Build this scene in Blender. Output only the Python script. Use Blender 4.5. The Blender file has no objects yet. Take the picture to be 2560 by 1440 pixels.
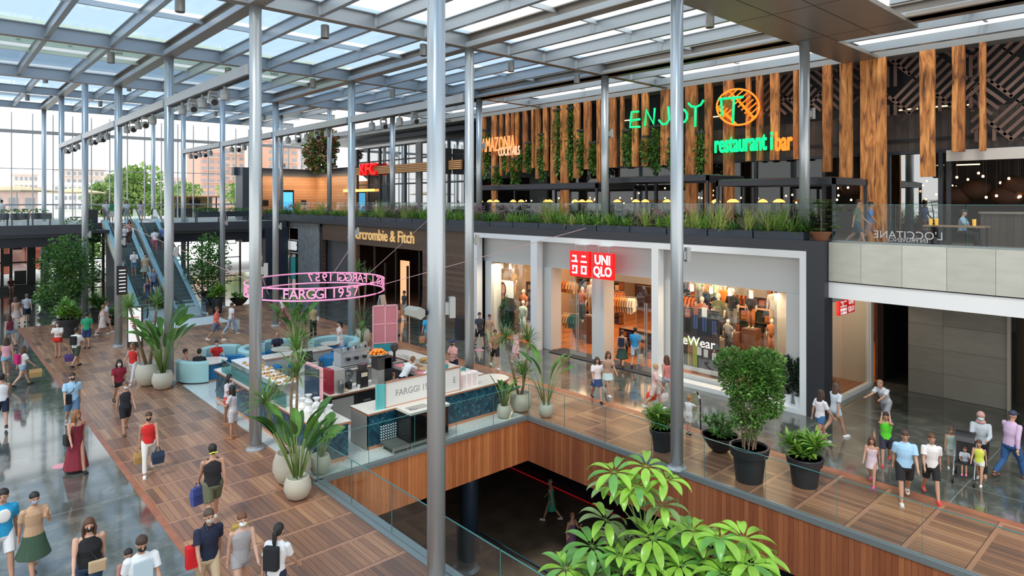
import bpy, bmesh, math, random
from mathutils import Vector, Matrix, Euler
R_ = random.Random(7)
PI = math.pi
sc = bpy.context.scene
COL = sc.collection
# ---------------------------------------------------------------- camera, sky, light, exposure
FPX, CXP, YH, EYE = 1627.0, 1280.0, 503.0, 7.1
TH = math.atan(1470 / FPX)
FW = (math.sin(TH), math.cos(TH)); RT = (math.cos(TH), -math.sin(TH))
cam = bpy.data.cameras.new('camera'); camo = bpy.data.objects.new('camera', cam); COL.objects.link(camo)
cam.sensor_width = 36; cam.lens = FPX / 2560 * 36; cam.shift_y = -(720 - YH) / 2560
cam.clip_start = 0.1; cam.clip_end = 2000
camo.location = (0, 0, EYE); camo.rotation_euler = (PI / 2, 0, -TH)
sc.camera = camo
w = bpy.data.worlds.new('sky'); sc.world = w; w.use_nodes = True
nt = w.node_tree; bg = nt.nodes['Background']
tc = nt.nodes.new('ShaderNodeTexCoord'); sep = nt.nodes.new('ShaderNodeSeparateXYZ'); rmp = nt.nodes.new('ShaderNodeValToRGB')
nt.links.new(tc.outputs['Generated'], sep.inputs[0]); nt.links.new(sep.outputs['Z'], rmp.inputs[0]); nt.links.new(rmp.outputs[0], bg.inputs[0])
rmp.color_ramp.elements[0].position = 0.0; rmp.color_ramp.elements[0].color = (1.0, 0.985, 0.97, 1)
rmp.color_ramp.elements[1].position = 0.7; rmp.color_ramp.elements[1].color = (0.86, 0.93, 1.0, 1)
bg.inputs[1].default_value = 1.25
sl = bpy.data.lights.new('sun', 'SUN'); sl.energy = 1.6; sl.angle = math.radians(12); sl.color = (1, 0.96, 0.9)
so = bpy.data.objects.new('sun', sl); COL.objects.link(so); so.rotation_euler = Vector((0.55, 0.25, -1.0)).to_track_quat('-Z', 'Y').to_euler()
sc.view_settings.view_transform = 'Standard'; sc.view_settings.look = 'None'
sc.view_settings.gamma = 1; sc.view_settings.use_curve_mapping = False
sc.view_settings.exposure = 0.5
try:
    sc.cycles.adaptive_threshold = 0.03; sc.cycles.max_bounces = 7; sc.cycles.diffuse_bounces = 3; sc.cycles.glossy_bounces = 3; sc.cycles.transmission_bounces = 4
    sc.cycles.transparent_max_bounces = 16; sc.cycles.caustics_reflective = False; sc.cycles.caustics_refractive = False
    sc.cycles.sample_clamp_indirect = 4
except Exception: pass

def G(px, py, z=0.0):                       # ground point seen at a photo pixel, at height z
    D = FPX * (EYE - z) / (py - YH); l = (px - CXP) / FPX * D
    return Vector((D * FW[0] + l * RT[0], D * FW[1] + l * RT[1], z))
def depth(v): return v[0] * FW[0] + v[1] * FW[1]

# ---------------------------------------------------------------- materials
MATS = {}
def mat(name, col=(.8, .8, .8), rough=.5, metal=0.0, emit=None, es=0.0, alpha=None, noise=None, bump=None, coat=0, spec=None, sss=None):
    if name in MATS: return MATS[name]
    m = bpy.data.materials.new(name); m.use_nodes = True; MATS[name] = m
    t = m.node_tree; b = t.nodes['Principled BSDF']
    b.inputs['Base Color'].default_value = (*col, 1); b.inputs['Roughness'].default_value = rough; b.inputs['Metallic'].default_value = metal
    if coat: b.inputs['Coat Weight'].default_value = coat; b.inputs['Coat Roughness'].default_value = .08
    if spec is not None: b.inputs['Specular IOR Level'].default_value = spec
    if emit: b.inputs['Emission Color'].default_value = (*emit, 1); b.inputs['Emission Strength'].default_value = es
    if noise or bump:
        tc = t.nodes.new('ShaderNodeTexCoord'); mp = t.nodes.new('ShaderNodeMapping'); nz = t.nodes.new('ShaderNodeTexNoise')
        sclv, amt = noise if noise else (bump[0], 0)
        if not isinstance(sclv, tuple): sclv = (sclv,) * 3
        mp.inputs['Scale'].default_value = sclv; nz.inputs['Scale'].default_value = 1; nz.inputs['Detail'].default_value = 5
        t.links.new(tc.outputs['Object'], mp.inputs[0]); t.links.new(mp.outputs[0], nz.inputs[0])
        if noise:
            r = t.nodes.new('ShaderNodeValToRGB'); r.color_ramp.elements[0].position = .3; r.color_ramp.elements[1].position = .7
            r.color_ramp.elements[0].color = (*[max(0, c * (1 - amt)) for c in col], 1); r.color_ramp.elements[1].color = (*[min(1, c * (1 + amt)) for c in col], 1)
            t.links.new(nz.outputs[0], r.inputs[0]); t.links.new(r.outputs[0], b.inputs['Base Color'])
        if bump:
            bp = t.nodes.new('ShaderNodeBump'); bp.inputs['Strength'].default_value = bump[1]; t.links.new(nz.outputs[0], bp.inputs['Height']); t.links.new(bp.outputs[0], b.inputs['Normal'])
    return m
def glass(name, tint=(.9, .97, .95), gloss=.08, fres=.35, rough=.02):
    if name in MATS: return MATS[name]
    m = bpy.data.materials.new(name); m.use_nodes = True; MATS[name] = m
    t = m.node_tree; t.nodes.clear()
    o = t.nodes.new('ShaderNodeOutputMaterial'); mx = t.nodes.new('ShaderNodeMixShader'); tr = t.nodes.new('ShaderNodeBsdfTransparent'); gl = t.nodes.new('ShaderNodeBsdfGlossy')
    lw = t.nodes.new('ShaderNodeLayerWeight'); lw.inputs[0].default_value = .25
    mr = t.nodes.new('ShaderNodeMapRange'); mr.inputs['To Min'].default_value = gloss; mr.inputs['To Max'].default_value = fres
    tr.inputs[0].default_value = (*tint, 1); gl.inputs['Roughness'].default_value = rough; gl.inputs[0].default_value = (1, 1, 1, 1)
    t.links.new(lw.outputs['Facing'], mr.inputs['Value']); t.links.new(mr.outputs[0], mx.inputs[0])
    t.links.new(tr.outputs[0], mx.inputs[1]); t.links.new(gl.outputs[0], mx.inputs[2]); t.links.new(mx.outputs[0], o.inputs[0])
    return m
class NT:                                    # tiny node-graph helper
    def __init__(s, m): s.m = m; m.use_nodes = True; s.t = m.node_tree; s.b = s.t.nodes.get('Principled BSDF')
    def n(s, typ, **k):
        x = s.t.nodes.new(typ)
        for a, v in k.items():
            if a == 'i':
                for kk, vv in v.items(): x.inputs[kk].default_value = vv
            else: setattr(x, a, v)
        return x
    def l(s, a, b): s.t.links.new(a, b)
    def math(s, op, a, b=None):
        x = s.n('ShaderNodeMath', operation=op)
        for i, v in enumerate((a, b)):
            if v is None: continue
            if isinstance(v, (int, float)): x.inputs[i].default_value = v
            else: s.l(v, x.inputs[i])
        return x.outputs[0]
def newmat(name):
    m = bpy.data.materials.new(name); MATS[name] = m; return NT(m)
def ramp(N, inp, stops):
    r = N.n('ShaderNodeValToRGB'); e = r.color_ramp.elements
    while len(e) < len(stops): e.new(.5)
    for k, (p, c) in enumerate(stops): e[k].position = p; e[k].color = (*c, 1)
    N.l(inp, r.inputs[0]); return r.outputs[0]

def wood_deck():
    N = newmat('deck_wood'); tcn = N.n('ShaderNodeTexCoord'); sp = N.n('ShaderNodeSeparateXYZ'); N.l(tcn.outputs['Object'], sp.inputs[0])
    x, y = sp.outputs[0], sp.outputs[1]
    yb = N.math('DIVIDE', y, 1.12); row = N.math('FLOOR', yb); fy = N.math('FRACT', yb)
    xb = N.math('DIVIDE', x, .135); pl = N.math('FLOOR', xb); fx = N.math('FRACT', xb)
    grp = N.math('FLOOR', N.math('DIVIDE', N.math('ADD', x, N.math('MULTIPLY', row, .37)), .54))
    cv = N.n('ShaderNodeCombineXYZ'); N.l(grp, cv.inputs[0]); N.l(row, cv.inputs[1])
    wn = N.n('ShaderNodeTexWhiteNoise', noise_dimensions='3D'); N.l(cv.outputs[0], wn.inputs['Vector'])
    cv2 = N.n('ShaderNodeCombineXYZ'); N.l(pl, cv2.inputs[0]); N.l(row, cv2.inputs[1]); wn2 = N.n('ShaderNodeTexWhiteNoise', noise_dimensions='3D'); N.l(cv2.outputs[0], wn2.inputs['Vector'])
    v = N.math('ADD', N.math('MULTIPLY', wn.outputs[0], .55), N.math('MULTIPLY', wn2.outputs[0], .45))
    c = ramp(N, v, [(0.1, (.155, .085, .062)), (.4, (.28, .135, .080)), (.7, (.40, .20, .11)), (.95, (.52, .28, .15))])
    # cross strip and gaps
    strip = N.math('LESS_THAN', fy, .085)
    mx = N.n('ShaderNodeMix', data_type='RGBA'); N.l(strip, mx.inputs[0]); N.l(c, mx.inputs[6]); mx.inputs[7].default_value = (.42, .21, .125, 1)
    gap = N.math('MULTIPLY', N.math('LESS_THAN', fx, .06), N.math('SUBTRACT', 1.0, strip))
    gy = N.math('LESS_THAN', N.math('ABSOLUTE', N.math('SUBTRACT', fy, .088)), .006)
    gp = N.math('MAXIMUM', gap, gy)
    mx2 = N.n('ShaderNodeMix', data_type='RGBA'); N.l(gp, mx2.inputs[0]); N.l(mx.outputs[2], mx2.inputs[6]); mx2.inputs[7].default_value = (.05, .028, .02, 1)
    nz = N.n('ShaderNodeTexNoise', i={'Scale': 1.0, 'Detail': 4.0}); mp = N.n('ShaderNodeMapping'); mp.inputs['Scale'].default_value = (30, 1.5, 1); N.l(tcn.outputs['Object'], mp.inputs[0]); N.l(mp.outputs[0], nz.inputs[0])
    mx3 = N.n('ShaderNodeMix', data_type='RGBA', blend_type='MULTIPLY'); mx3.inputs[0].default_value = .5; N.l(mx2.outputs[2], mx3.inputs[6]); N.l(ramp(N, nz.outputs[0], [(.3, (.6, .6, .6)), (.7, (1, 1, 1))]), mx3.inputs[7])
    N.l(mx3.outputs[2], N.b.inputs['Base Color']); N.b.inputs['Roughness'].default_value = .33
    return N.m
def stone_floor():
    N = newmat('polished_stone'); tcn = N.n('ShaderNodeTexCoord')
    nz = N.n('ShaderNodeTexNoise', i={'Scale': 1.6, 'Detail': 10.0, 'Roughness': .65}); N.l(tcn.outputs['Object'], nz.inputs[0])
    c = ramp(N, nz.outputs[0], [(.3, (.045, .052, .045)), (.5, (.085, .095, .082)), (.62, (.145, .15, .13)), (.75, (.22, .22, .19))])
    sp = N.n('ShaderNodeSeparateXYZ'); N.l(tcn.outputs['Object'], sp.inputs[0])
    fx = N.math('FRACT', N.math('DIVIDE', sp.outputs[1], 4.46)); g = N.math('LESS_THAN', fx, .004)
    fx2 = N.math('FRACT', N.math('DIVIDE', sp.outputs[0], 3.85)); g2 = N.math('LESS_THAN', fx2, .0045)
    mx = N.n('ShaderNodeMix', data_type='RGBA'); N.l(N.math('MAXIMUM', g, g2), mx.inputs[0]); N.l(c, mx.inputs[6]); mx.inputs[7].default_value = (.3, .3, .28, 1)
    N.l(mx.outputs[2], N.b.inputs['Base Color'])
    r = N.n('ShaderNodeMapRange'); N.l(nz.outputs[0], r.inputs[0]); r.inputs['To Min'].default_value = .05; r.inputs['To Max'].default_value = .16; N.l(r.outputs[0], N.b.inputs['Roughness'])
    N.b.inputs['Specular IOR Level'].default_value = .8; N.b.inputs['Coat Weight'].default_value = .5; N.b.inputs['Coat Roughness'].default_value = .05
    return N.m
def terrazzo():
    N = newmat('terrazzo'); tcn = N.n('ShaderNodeTexCoord'); v = N.n('ShaderNodeTexVoronoi', i={'Scale': 28.0}); N.l(tcn.outputs['Object'], v.inputs[0])
    wn = N.n('ShaderNodeTexWhiteNoise'); N.l(v.outputs['Color'], wn.inputs['Vector'])
    s = N.math('MULTIPLY', N.math('LESS_THAN', v.outputs['Distance'], .35), N.math('GREATER_THAN', wn.outputs[0], .78))
    mx = N.n('ShaderNodeMix', data_type='RGBA'); N.l(s, mx.inputs[0]); mx.inputs[6].default_value = (.66, .69, .66, 1); mx.inputs[7].default_value = (.2, .24, .23, 1)
    N.l(mx.outputs[2], N.b.inputs['Base Color']); N.b.inputs['Roughness'].default_value = .2
    return N.m
def plank_wood(name, axis, c0, c1, wdt=.1, rough=.45, gapc=.3):      # vertical boards: tone changes along one axis, fine grain along z
    N = newmat(name); tcn = N.n('ShaderNodeTexCoord'); sp = N.n('ShaderNodeSeparateXYZ'); N.l(tcn.outputs['Object'], sp.inputs[0])
    a = sp.outputs[axis]; d = N.math('DIVIDE', a, wdt); fl = N.math('FLOOR', d); fr = N.math('FRACT', d)
    wn = N.n('ShaderNodeTexWhiteNoise', noise_dimensions='1D'); N.l(fl, wn.inputs['W'])
    mp = N.n('ShaderNodeMapping'); mp.inputs['Scale'].default_value = (25, 25, 2.2); N.l(tcn.outputs['Object'], mp.inputs[0]); nz = N.n('ShaderNodeTexNoise', i={'Scale': 1.0, 'Detail': 5.0}); N.l(mp.outputs[0], nz.inputs[0])
    v = N.math('ADD', N.math('MULTIPLY', wn.outputs[0], .5), N.math('MULTIPLY', nz.outputs[0], .5))
    c = ramp(N, v, [(.2, c0), (.75, c1)])
    g = N.math('LESS_THAN', fr, .05)
    mx = N.n('ShaderNodeMix', data_type='RGBA'); N.l(g, mx.inputs[0]); N.l(c, mx.inputs[6]); mx.inputs[7].default_value = (*[q * gapc for q in c0], 1)
    N.l(mx.outputs[2], N.b.inputs['Base Color']); N.b.inputs['Roughness'].default_value = rough
    return N.m
def rough_timber():
    N = newmat('rough_timber'); tcn = N.n('ShaderNodeTexCoord'); gi = N.n('ShaderNodeObjectInfo')
    ad = N.n('ShaderNodeVectorMath', operation='ADD'); N.l(tcn.outputs['Object'], ad.inputs[0])
    cmb = N.n('ShaderNodeCombineXYZ'); N.l(N.math('MULTIPLY', gi.outputs['Random'], 50), cmb.inputs[2]); N.l(cmb.outputs[0], ad.inputs[1])
    mp = N.n('ShaderNodeMapping'); mp.inputs['Scale'].default_value = (7, 7, 1.2); N.l(ad.outputs[0], mp.inputs[0]); nz = N.n('ShaderNodeTexNoise', i={'Scale': 1.0, 'Detail': 7.0, 'Distortion': .8}); N.l(mp.outputs[0], nz.inputs[0])
    c = ramp(N, nz.outputs[0], [(.3, (.09, .04, .018)), (.43, (.42, .15, .04)), (.58, (.68, .27, .07)), (.75, (.82, .42, .15))])
    rr = ramp(N, gi.outputs['Random'], [(.0, (.62, .55, .5)), (.5, (.9, .9, .9)), (1, (1, 1, 1))])
    mx = N.n('ShaderNodeMix', data_type='RGBA', blend_type='MULTIPLY'); mx.inputs[0].default_value = 1; N.l(c, mx.inputs[6]); N.l(rr, mx.inputs[7])
    N.l(mx.outputs[2], N.b.inputs['Base Color']); N.b.inputs['Roughness'].default_value = .7
    return N.m
M_deck = wood_deck(); M_stone = stone_floor(); M_terr = terrazzo(); M_timber = rough_timber()
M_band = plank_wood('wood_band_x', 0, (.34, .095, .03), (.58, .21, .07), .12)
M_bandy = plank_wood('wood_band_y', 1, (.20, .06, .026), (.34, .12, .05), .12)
M_steel = mat('grey_painted_steel', (.33, .37, .40), .35, .35)
M_col = mat('column_paint', (.46, .50, .52), .28, .45)
M_soff = mat('brown_grey_soffit', (.26, .235, .205), .38, .25)
M_roofg = glass('roof_glass_blue', (.40, .55, .72), .03, .25); M_roofc = glass('roof_glass_clear', (.93, .96, .97), .03, .2)
M_roofgr = glass('roof_glass_green', (.42, .54, .46), .03, .25)
M_glass = glass('clear_glass', (.95, .985, .975), .012, .22); M_shopg = glass('shop_glass', (.95, .97, .96), .05, .4)
M_gedge = mat('glass_edge', (.05, .20, .20), .2)
M_white = mat('white_paint', (.78, .80, .80), .4); M_lime = None
M_dark = mat('dark_metal', (.03, .034, .042), .4, .2); M_black = mat('black', (.012, .012, .014), .45)
M_greyrim = mat('grey_rim', (.22, .26, .27), .35, .4); M_navy = mat('navy_trough', (.022, .035, .055), .45)
M_alu = mat('aluminium', (.6, .6, .58), .3, .9)

# ---------------------------------------------------------------- mesh builder
class MB:
    def __init__(s): s.v = []; s.f = []; s.mi = []; s.m = 0
    def face(s, idx): s.f.append(tuple(idx)); s.mi.append(s.m); return s
    def box(s, x0, x1, y0, y1, z0, z1):
        b = len(s.v); s.v += [(x, y, z) for z in (z0, z1) for y in (y0, y1) for x in (x0, x1)]
        for q in ((0, 2, 3, 1), (4, 5, 7, 6), (0, 1, 5, 4), (2, 6, 7, 3), (0, 4, 6, 2), (1, 3, 7, 5)): s.face([b + k for k in q])
        return s
    def obox(s, c, sx, sy, sz, rz=0, rx=0, ry=0):      # box by centre and full sizes, turned
        b = len(s.v); E = Euler((rx, ry, rz)).to_matrix(); c = Vector(c)
        for z in (-.5, .5):
            for y in (-.5, .5):
                for x in (-.5, .5): s.v.append(tuple(c + E @ Vector((x * sx, y * sy, z * sz))))
        for q in ((0, 2, 3, 1), (4, 5, 7, 6), (0, 1, 5, 4), (2, 6, 7, 3), (0, 4, 6, 2), (1, 3, 7, 5)): s.face([b + k for k in q])
        return s
    def loft(s, rings, cap=True):                        # list of equal-length vertex rings
        b = len(s.v); n = len(rings[0])
        for r in rings: s.v += [tuple(p) for p in r]
        for i in range(len(rings) - 1):
            for k in range(n):
                a, c = b + i * n + k, b + i * n + (k + 1) % n
                s.face((a, c, c + n, a + n))
        if cap: s.face([b + k for k in range(n)][::-1]); s.face([b + (len(rings) - 1) * n + k for k in range(n)])
        return s
    def tube(s, pts, rad, n=8, cap=True, flat=1.0):
        pts = [Vector(p) for p in pts]
        if isinstance(rad, (int, float)): rad = [rad] * len(pts)
        rings = []
        for i, p in enumerate(pts):
            d = (pts[min(i + 1, len(pts) - 1)] - pts[max(i - 1, 0)])
            d = d.normalized() if d.length > 1e-9 else Vector((0, 0, 1))
            u = Vector((1, 0, 0)) if abs(d.x) < .85 else Vector((0, 1, 0))
            a = d.cross(u).normalized(); c = d.cross(a).normalized()
            rings.append([p + (a * math.cos(t) + c * math.sin(t) * flat) * rad[i] for t in [-2 * PI * k / n for k in range(n)]])
        return s.loft(rings[::-1] if False else rings, cap)
    def lathe(s, prof, n=20, c=(0, 0, 0), sx=1, sy=1, cap=True):   # prof: (r,z) from bottom to top
        return s.loft([[(c[0] + r * sx * math.cos(2 * PI * k / n), c[1] + r * sy * math.sin(2 * PI * k / n), c[2] + z) for k in range(n)] for r, z in prof], cap)
    def ell(s, c, rx, ry, rz, n=12, m=8, M=None):
        rings = []
        for i in range(1, m):
            a = PI * i / m - PI / 2
            ring = [Vector((rx * math.cos(a) * math.cos(2 * PI * k / n), ry * math.cos(a) * math.sin(2 * PI * k / n), rz * math.sin(a))) for k in range(n)]
            if M: ring = [M @ q for q in ring]
            rings.append([Vector(c) + q for q in ring])
        return s.loft(rings, True)
    def prism(s, poly, z0, z1):
        return s.loft([[(x, y, z0) for x, y in poly], [(x, y, z1) for x, y in poly]], True)
    def quad(s, *p):
        b = len(s.v); s.v += [tuple(q) for q in p]; return s.face(range(b, b + len(p)))
    def build(s, name, m, parent=None, loc=(0, 0, 0), rz=0, smooth=False, rot=None):
        me = bpy.data.meshes.new(name); me.from_pydata(s.v, [], s.f)
        ms = m if isinstance(m, (list, tuple)) else [m]
        for q in ms: me.materials.append(q)
        if len(ms) > 1: me.polygons.foreach_set('material_index', s.mi)
        if smooth: me.polygons.foreach_set('use_smooth', [True] * len(me.polygons))
        me.update(); o = bpy.data.objects.new(name, me); COL.objects.link(o)
        o.location = loc; o.rotation_euler = rot if rot else (0, 0, rz)
        if parent: o.parent = parent
        return o
def tag(o, label=None, cat=None, group=None, kind=None):
    if label: o['label'] = label
    if cat: o['category'] = cat
    if group: o['group'] = group
    if kind: o['kind'] = kind
    return o
def struct(o, label=None): return tag(o, label, None, None, 'structure')
def thing(name, label, cat, loc=(0, 0, 0), rz=0, group=None):
    o = bpy.data.objects.new(name, None); COL.objects.link(o); o.location = loc; o.rotation_euler = (0, 0, rz); o.empty_display_size = .1
    return tag(o, label, cat, group)
KIDS = {}
def copy_tree(o, parent=None):
    c = o.copy(); COL.objects.link(c)
    if parent: c.parent = parent
    for ch in [q for q in bpy.data.objects if q.parent == o] if o.name not in KIDS else KIDS[o.name]: copy_tree(ch, c)
    return c
def dup(o, loc, rz=0, label=None, group=None, scale=None):
    if o.name not in KIDS:
        def rec(q):
            KIDS[q.name] = [c for c in bpy.data.objects if c.parent == q]
            for c in KIDS[q.name]: rec(c)
        rec(o)
    c = copy_tree(o); c.location = loc; c.rotation_euler = (0, 0, rz)
    if label: c['label'] = label
    if group: c['group'] = group
    if scale: c.scale = (scale,) * 3 if not isinstance(scale, tuple) else scale
    return c
def text(name, body, size, m, parent=None, loc=(0, 0, 0), rot=(PI / 2, 0, -PI / 2), ext=.01, off=0.0, align='CENTER', sp=1.0, xs=1.0):
    cu = bpy.data.curves.new(name, 'FONT'); cu.body = body; cu.size = size; cu.extrude = ext; cu.offset = off; cu.align_x = align; cu.align_y = 'CENTER'; cu.space_character = sp
    cu.materials.append(m); cu.resolution_u = 3
    tmp = bpy.data.objects.new(name, cu); COL.objects.link(tmp); me = bpy.data.meshes.new_from_object(tmp.evaluated_get(bpy.context.evaluated_depsgraph_get()))
    bpy.data.objects.remove(tmp); bpy.data.curves.remove(cu); o = bpy.data.objects.new(name, me); COL.objects.link(o); o.location = loc; o.rotation_euler = rot; o.scale = (xs, 1, 1)
    if parent: o.parent = parent
    return o
WALLROT = (PI / 2, 0, -PI / 2)
# ================================================================ THE SETTING
XA, XB, XC, XF = 7.05, 14.85, 22.55, 27.5         # column lines and upper facade
YG = [9.9 + 8.87 * k for k in range(8)]          # column rows
VX0, VX1, VY1 = 7.4, 14.75, 15.55                # the void
XU = 21.75                                        # lower shop front line
UF = 5.5                                          # upper floor
def slab(name, x0, x1, y0, y1, z1, m, th=.3, label=None):
    return struct(MB().box(x0, x1, y0, y1, z1 - th, z1).build(name, m), label)
slab('floor', -12, 3.85, -6, 66.1, 0, M_stone); slab('floor', 17.92, XU + .3, -6, 62, 0, M_stone)
slab('floor', XU + .3, 60, -6, 9.4, 0, M_stone); slab('floor', 3.85, 17.92, 45.5, 66.1, 0, M_stone); slab('floor', 17.92, 60, 62, 66.1, 0, M_stone)
slab('floor_deck', 3.85, VX0, -6, 45.5, 0, M_deck); slab('floor_deck', VX0, 17.92, 27.2, 45.5, 0, M_deck); slab('floor_deck', VX1, 17.92, -6, 27.2, 0, M_deck)
slab('floor_terrazzo', VX0, VX1, VY1, 27.2, 0, M_terr)
M_border = mat('deck_border', (.33, .12, .065), .4, noise=((3, 3, 3), .2))
for x0, x1, y0, y1 in ((17.68, 17.92, -6, 45.5), (3.85, 4.0, -6, 45.5)):
    struct(MB().box(x0, x1, y0, y1, 0, .004).build('trim_deck', M_border))
slab('floor_landing', 9.6, 13.4, 39.6, 42.4, .012, mat('pale_plate', (.75, .78, .76), .3), .05)
# lower level below the void
slab('floor_lower', -10, 32, -8, 40, -5.4, mat('lower_floor', (.19, .14, .10), .35, noise=(1.5, .25)), .3)
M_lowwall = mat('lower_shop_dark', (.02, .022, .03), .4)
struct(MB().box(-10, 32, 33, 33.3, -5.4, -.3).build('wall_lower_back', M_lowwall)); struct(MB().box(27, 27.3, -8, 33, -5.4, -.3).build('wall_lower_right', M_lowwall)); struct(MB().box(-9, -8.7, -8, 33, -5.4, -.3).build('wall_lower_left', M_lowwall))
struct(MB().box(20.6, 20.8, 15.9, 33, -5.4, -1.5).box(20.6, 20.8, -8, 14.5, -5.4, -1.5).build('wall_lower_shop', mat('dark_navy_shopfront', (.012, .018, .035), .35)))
for x, y in ((14.15, 17.9), (20.2, 15.2), (20.2, 6.0)):
    tag(struct(MB().lathe([(.32, -5.4), (.32, -.3)], 24, (x, y, 0)).build('column_lower', mat('navy_column', (.02, .04, .07), .3), smooth=True)), 'dark navy round column on the lower level under the wooden edge', 'column', 'lower level columns')
red = mat('red_strip', (.5, .01, .02), .4, emit=(1, .02, .03), es=.12)
for k, (x0, x1, y0, y1) in enumerate(((20.42, 20.44, 16.0, 24), (20.42, 20.44, 9, 14.4))):
    tag(MB().box(x0, x1, y0, y1, -5.4, -5.37).build('light_strip', red), 'thin glowing red strip on the dark lower floor, %s' % ['farther one at the dark shopfront', 'nearer one at the dark shopfront'][k], 'light strip', 'red strips on the lower level')
# void edge: wood bands, grey rims, underside
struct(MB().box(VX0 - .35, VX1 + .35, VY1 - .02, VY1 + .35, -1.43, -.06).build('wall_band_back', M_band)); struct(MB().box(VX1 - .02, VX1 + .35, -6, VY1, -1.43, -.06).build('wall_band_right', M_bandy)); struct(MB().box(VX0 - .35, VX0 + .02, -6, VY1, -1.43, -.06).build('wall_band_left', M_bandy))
struct(MB().box(VX0 - .1, VX1 + .1, VY1 - .05, VY1 + .1, -.08, .03).build('trim_void_back', M_greyrim)); struct(MB().box(VX1 - .05, VX1 + .1, -6, VY1, -.1, .03).build('trim_void_right', M_greyrim)); struct(MB().box(VX0 - .16, VX0 + .16, -6, VY1, -.1, .03).build('trim_void_left', M_greyrim))
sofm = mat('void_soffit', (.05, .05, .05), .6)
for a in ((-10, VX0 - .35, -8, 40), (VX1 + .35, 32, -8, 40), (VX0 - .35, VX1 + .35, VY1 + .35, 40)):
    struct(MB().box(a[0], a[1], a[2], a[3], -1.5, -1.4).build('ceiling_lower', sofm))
# glass balustrades of the void
def balustrade(label, p0, p1, n, z0=.0, h=1.06, group='glass balustrades of the opening'):
    p0 = Vector(p0); p1 = Vector(p1); L = (p1 - p0).length; d = (p1 - p0) / L; a = math.atan2(d.y, d.x)
    t = thing('glass_balustrade', label, 'balustrade', (p0.x, p0.y, z0), a, group); st = L / n
    pane = None
    for k in range(n):
        if pane is None:
            pane = MB().box(.012, st - .012, -.009, .009, .03, h).build('glass_panel', M_glass, t)
            eb = MB().box(.008, .013, -.01, .01, .03, h).box(.012, st - .012, -.011, .011, h, h + .012).build('panel_edge', M_gedge, pane)
        else:
            q = pane.copy(); COL.objects.link(q); q.location = (k * st, 0, 0); e = eb.copy(); COL.objects.link(e); e.parent = q
    MB().box(0, L, -.02, .02, 0, .05).build('base_channel', M_greyrim, t)
    return t
balustrade('frameless glass balustrade along the walkway deck, right of the opening', (VX1 + .02, VY1, .03), (VX1 + .02, -5.6, .03), 13)
balustrade('frameless glass balustrade between the cafe terrazzo and the opening', (VX0, VY1 + .03, .03), (VX1, VY1 + .03, .03), 5)
balustrade('frameless glass balustrade on the near side deck, left of the opening', (VX0, VY1, .03), (VX0, -5.6, .03), 12)
lb = balustrade('lower level glass barrier with dark handrail under the opening', (14.3, 17.4, -5.4), (14.3, 6, -5.4), 7, -5.4, 1.05, 'lower level barriers'); MB().tube([(0, -.06, 1.05), (11.4, -.06, 1.05)], .03, 8).build('handrail', M_dark, lb)
# ---------------------------------------------------------------- roof
ZR = 12.7; ZR2 = 14.35
def roof_beam(x0, x1, y0, y1, z0, z1, m=M_steel, name='ceiling_beam'):
    return struct(MB().box(x0, x1, y0, y1, z0, z1).build(name, m))
def ibeam_y(x, y0, y1, z, hgt=.42, wd=.16):      # I profile running along y
    return MB().box(x - wd / 2, x + wd / 2, y0, y1, z, z + .03).box(x - .015, x + .015, y0, y1, z + .03, z + hgt - .03).box(x - wd / 2, x + wd / 2, y0, y1, z + hgt - .03, z + hgt)
def ibeam_x(y, x0, x1, z, hgt=.42, wd=.2):
    return MB().box(x0, x1, y - wd / 2, y + wd / 2, z, z + .03).box(x0, x1, y - .015, y + .015, z + .03, z + hgt - .03).box(x0, x1, y - wd / 2, y + wd / 2, z + hgt - .03, z + hgt)
XS = [-8.5, -.75, XA, XB, XC, XF - 1.2]
def roof_bay(z, j, i):
    y0, y1 = YG0[j], YG0[j + 1]; x0, x1 = XS[i], XS[i + 1]
    n = 4 if i < 4 else 2
    for k in range(1, n):
        x = x0 + (x1 - x0) * k / n
        struct(ibeam_y(x, y0 + .1, y1 - .1, z + .04).build('ceiling_rib', M_steel))
    ym = (y0 + y1) / 2
    struct(MB().box(x0 + .1, x1 - .1, ym - .05, ym + .05, z + .34, z + .50).box(x0 + .1, x1 - .1, ym + .12, ym + .17, z + .46, z + .54).build('ceiling_purlin', mat('pale_steel', (.55, .60, .62), .3, .3)))
    for h, (a, b) in enumerate(((y0, ym), (ym, y1))):
        g = M_roofg
        if j <= 1 and i <= 3 and h == 0: g = M_roofc
        if j == 1 and i <= 3: g = M_roofc
        if j == 3 and i <= 2 and h == 0: g = M_roofgr
        if i == 4: g = M_roofc
        struct(MB().quad((x0, a, z + .50 + (.14 if h == 0 else 0)), (x1, a, z + .50 + (.14 if h == 0 else 0)), (x1, b, z + .50 + .14), (x0, b, z + .50 + .14)).build('ceiling_glass', g))
YG0 = [YG[0] - 8.87] + YG
for j in range(0, 4):                                # low roof
    for i in range(5):
        if j == 0 and i in (3,): continue
        roof_bay(ZR, j, i)
for j in range(4, 8): 
    for i in range(5): roof_bay(ZR2 if YG0[j] > 36 else ZR, j, i) if j < 7 else None
for j, y in enumerate(YG0):                          # transverse main beams
    z = ZR if y < 37 else ZR2
    if j > 7: continue
    struct(ibeam_x(y, XS[0], XF, z, .5, .3).build('ceiling_girder', M_steel))
    struct(MB().box(XS[0], XF, y - .16, y + .16, z - .012, z).build('ceiling_girder_soffit', M_soff))
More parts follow.
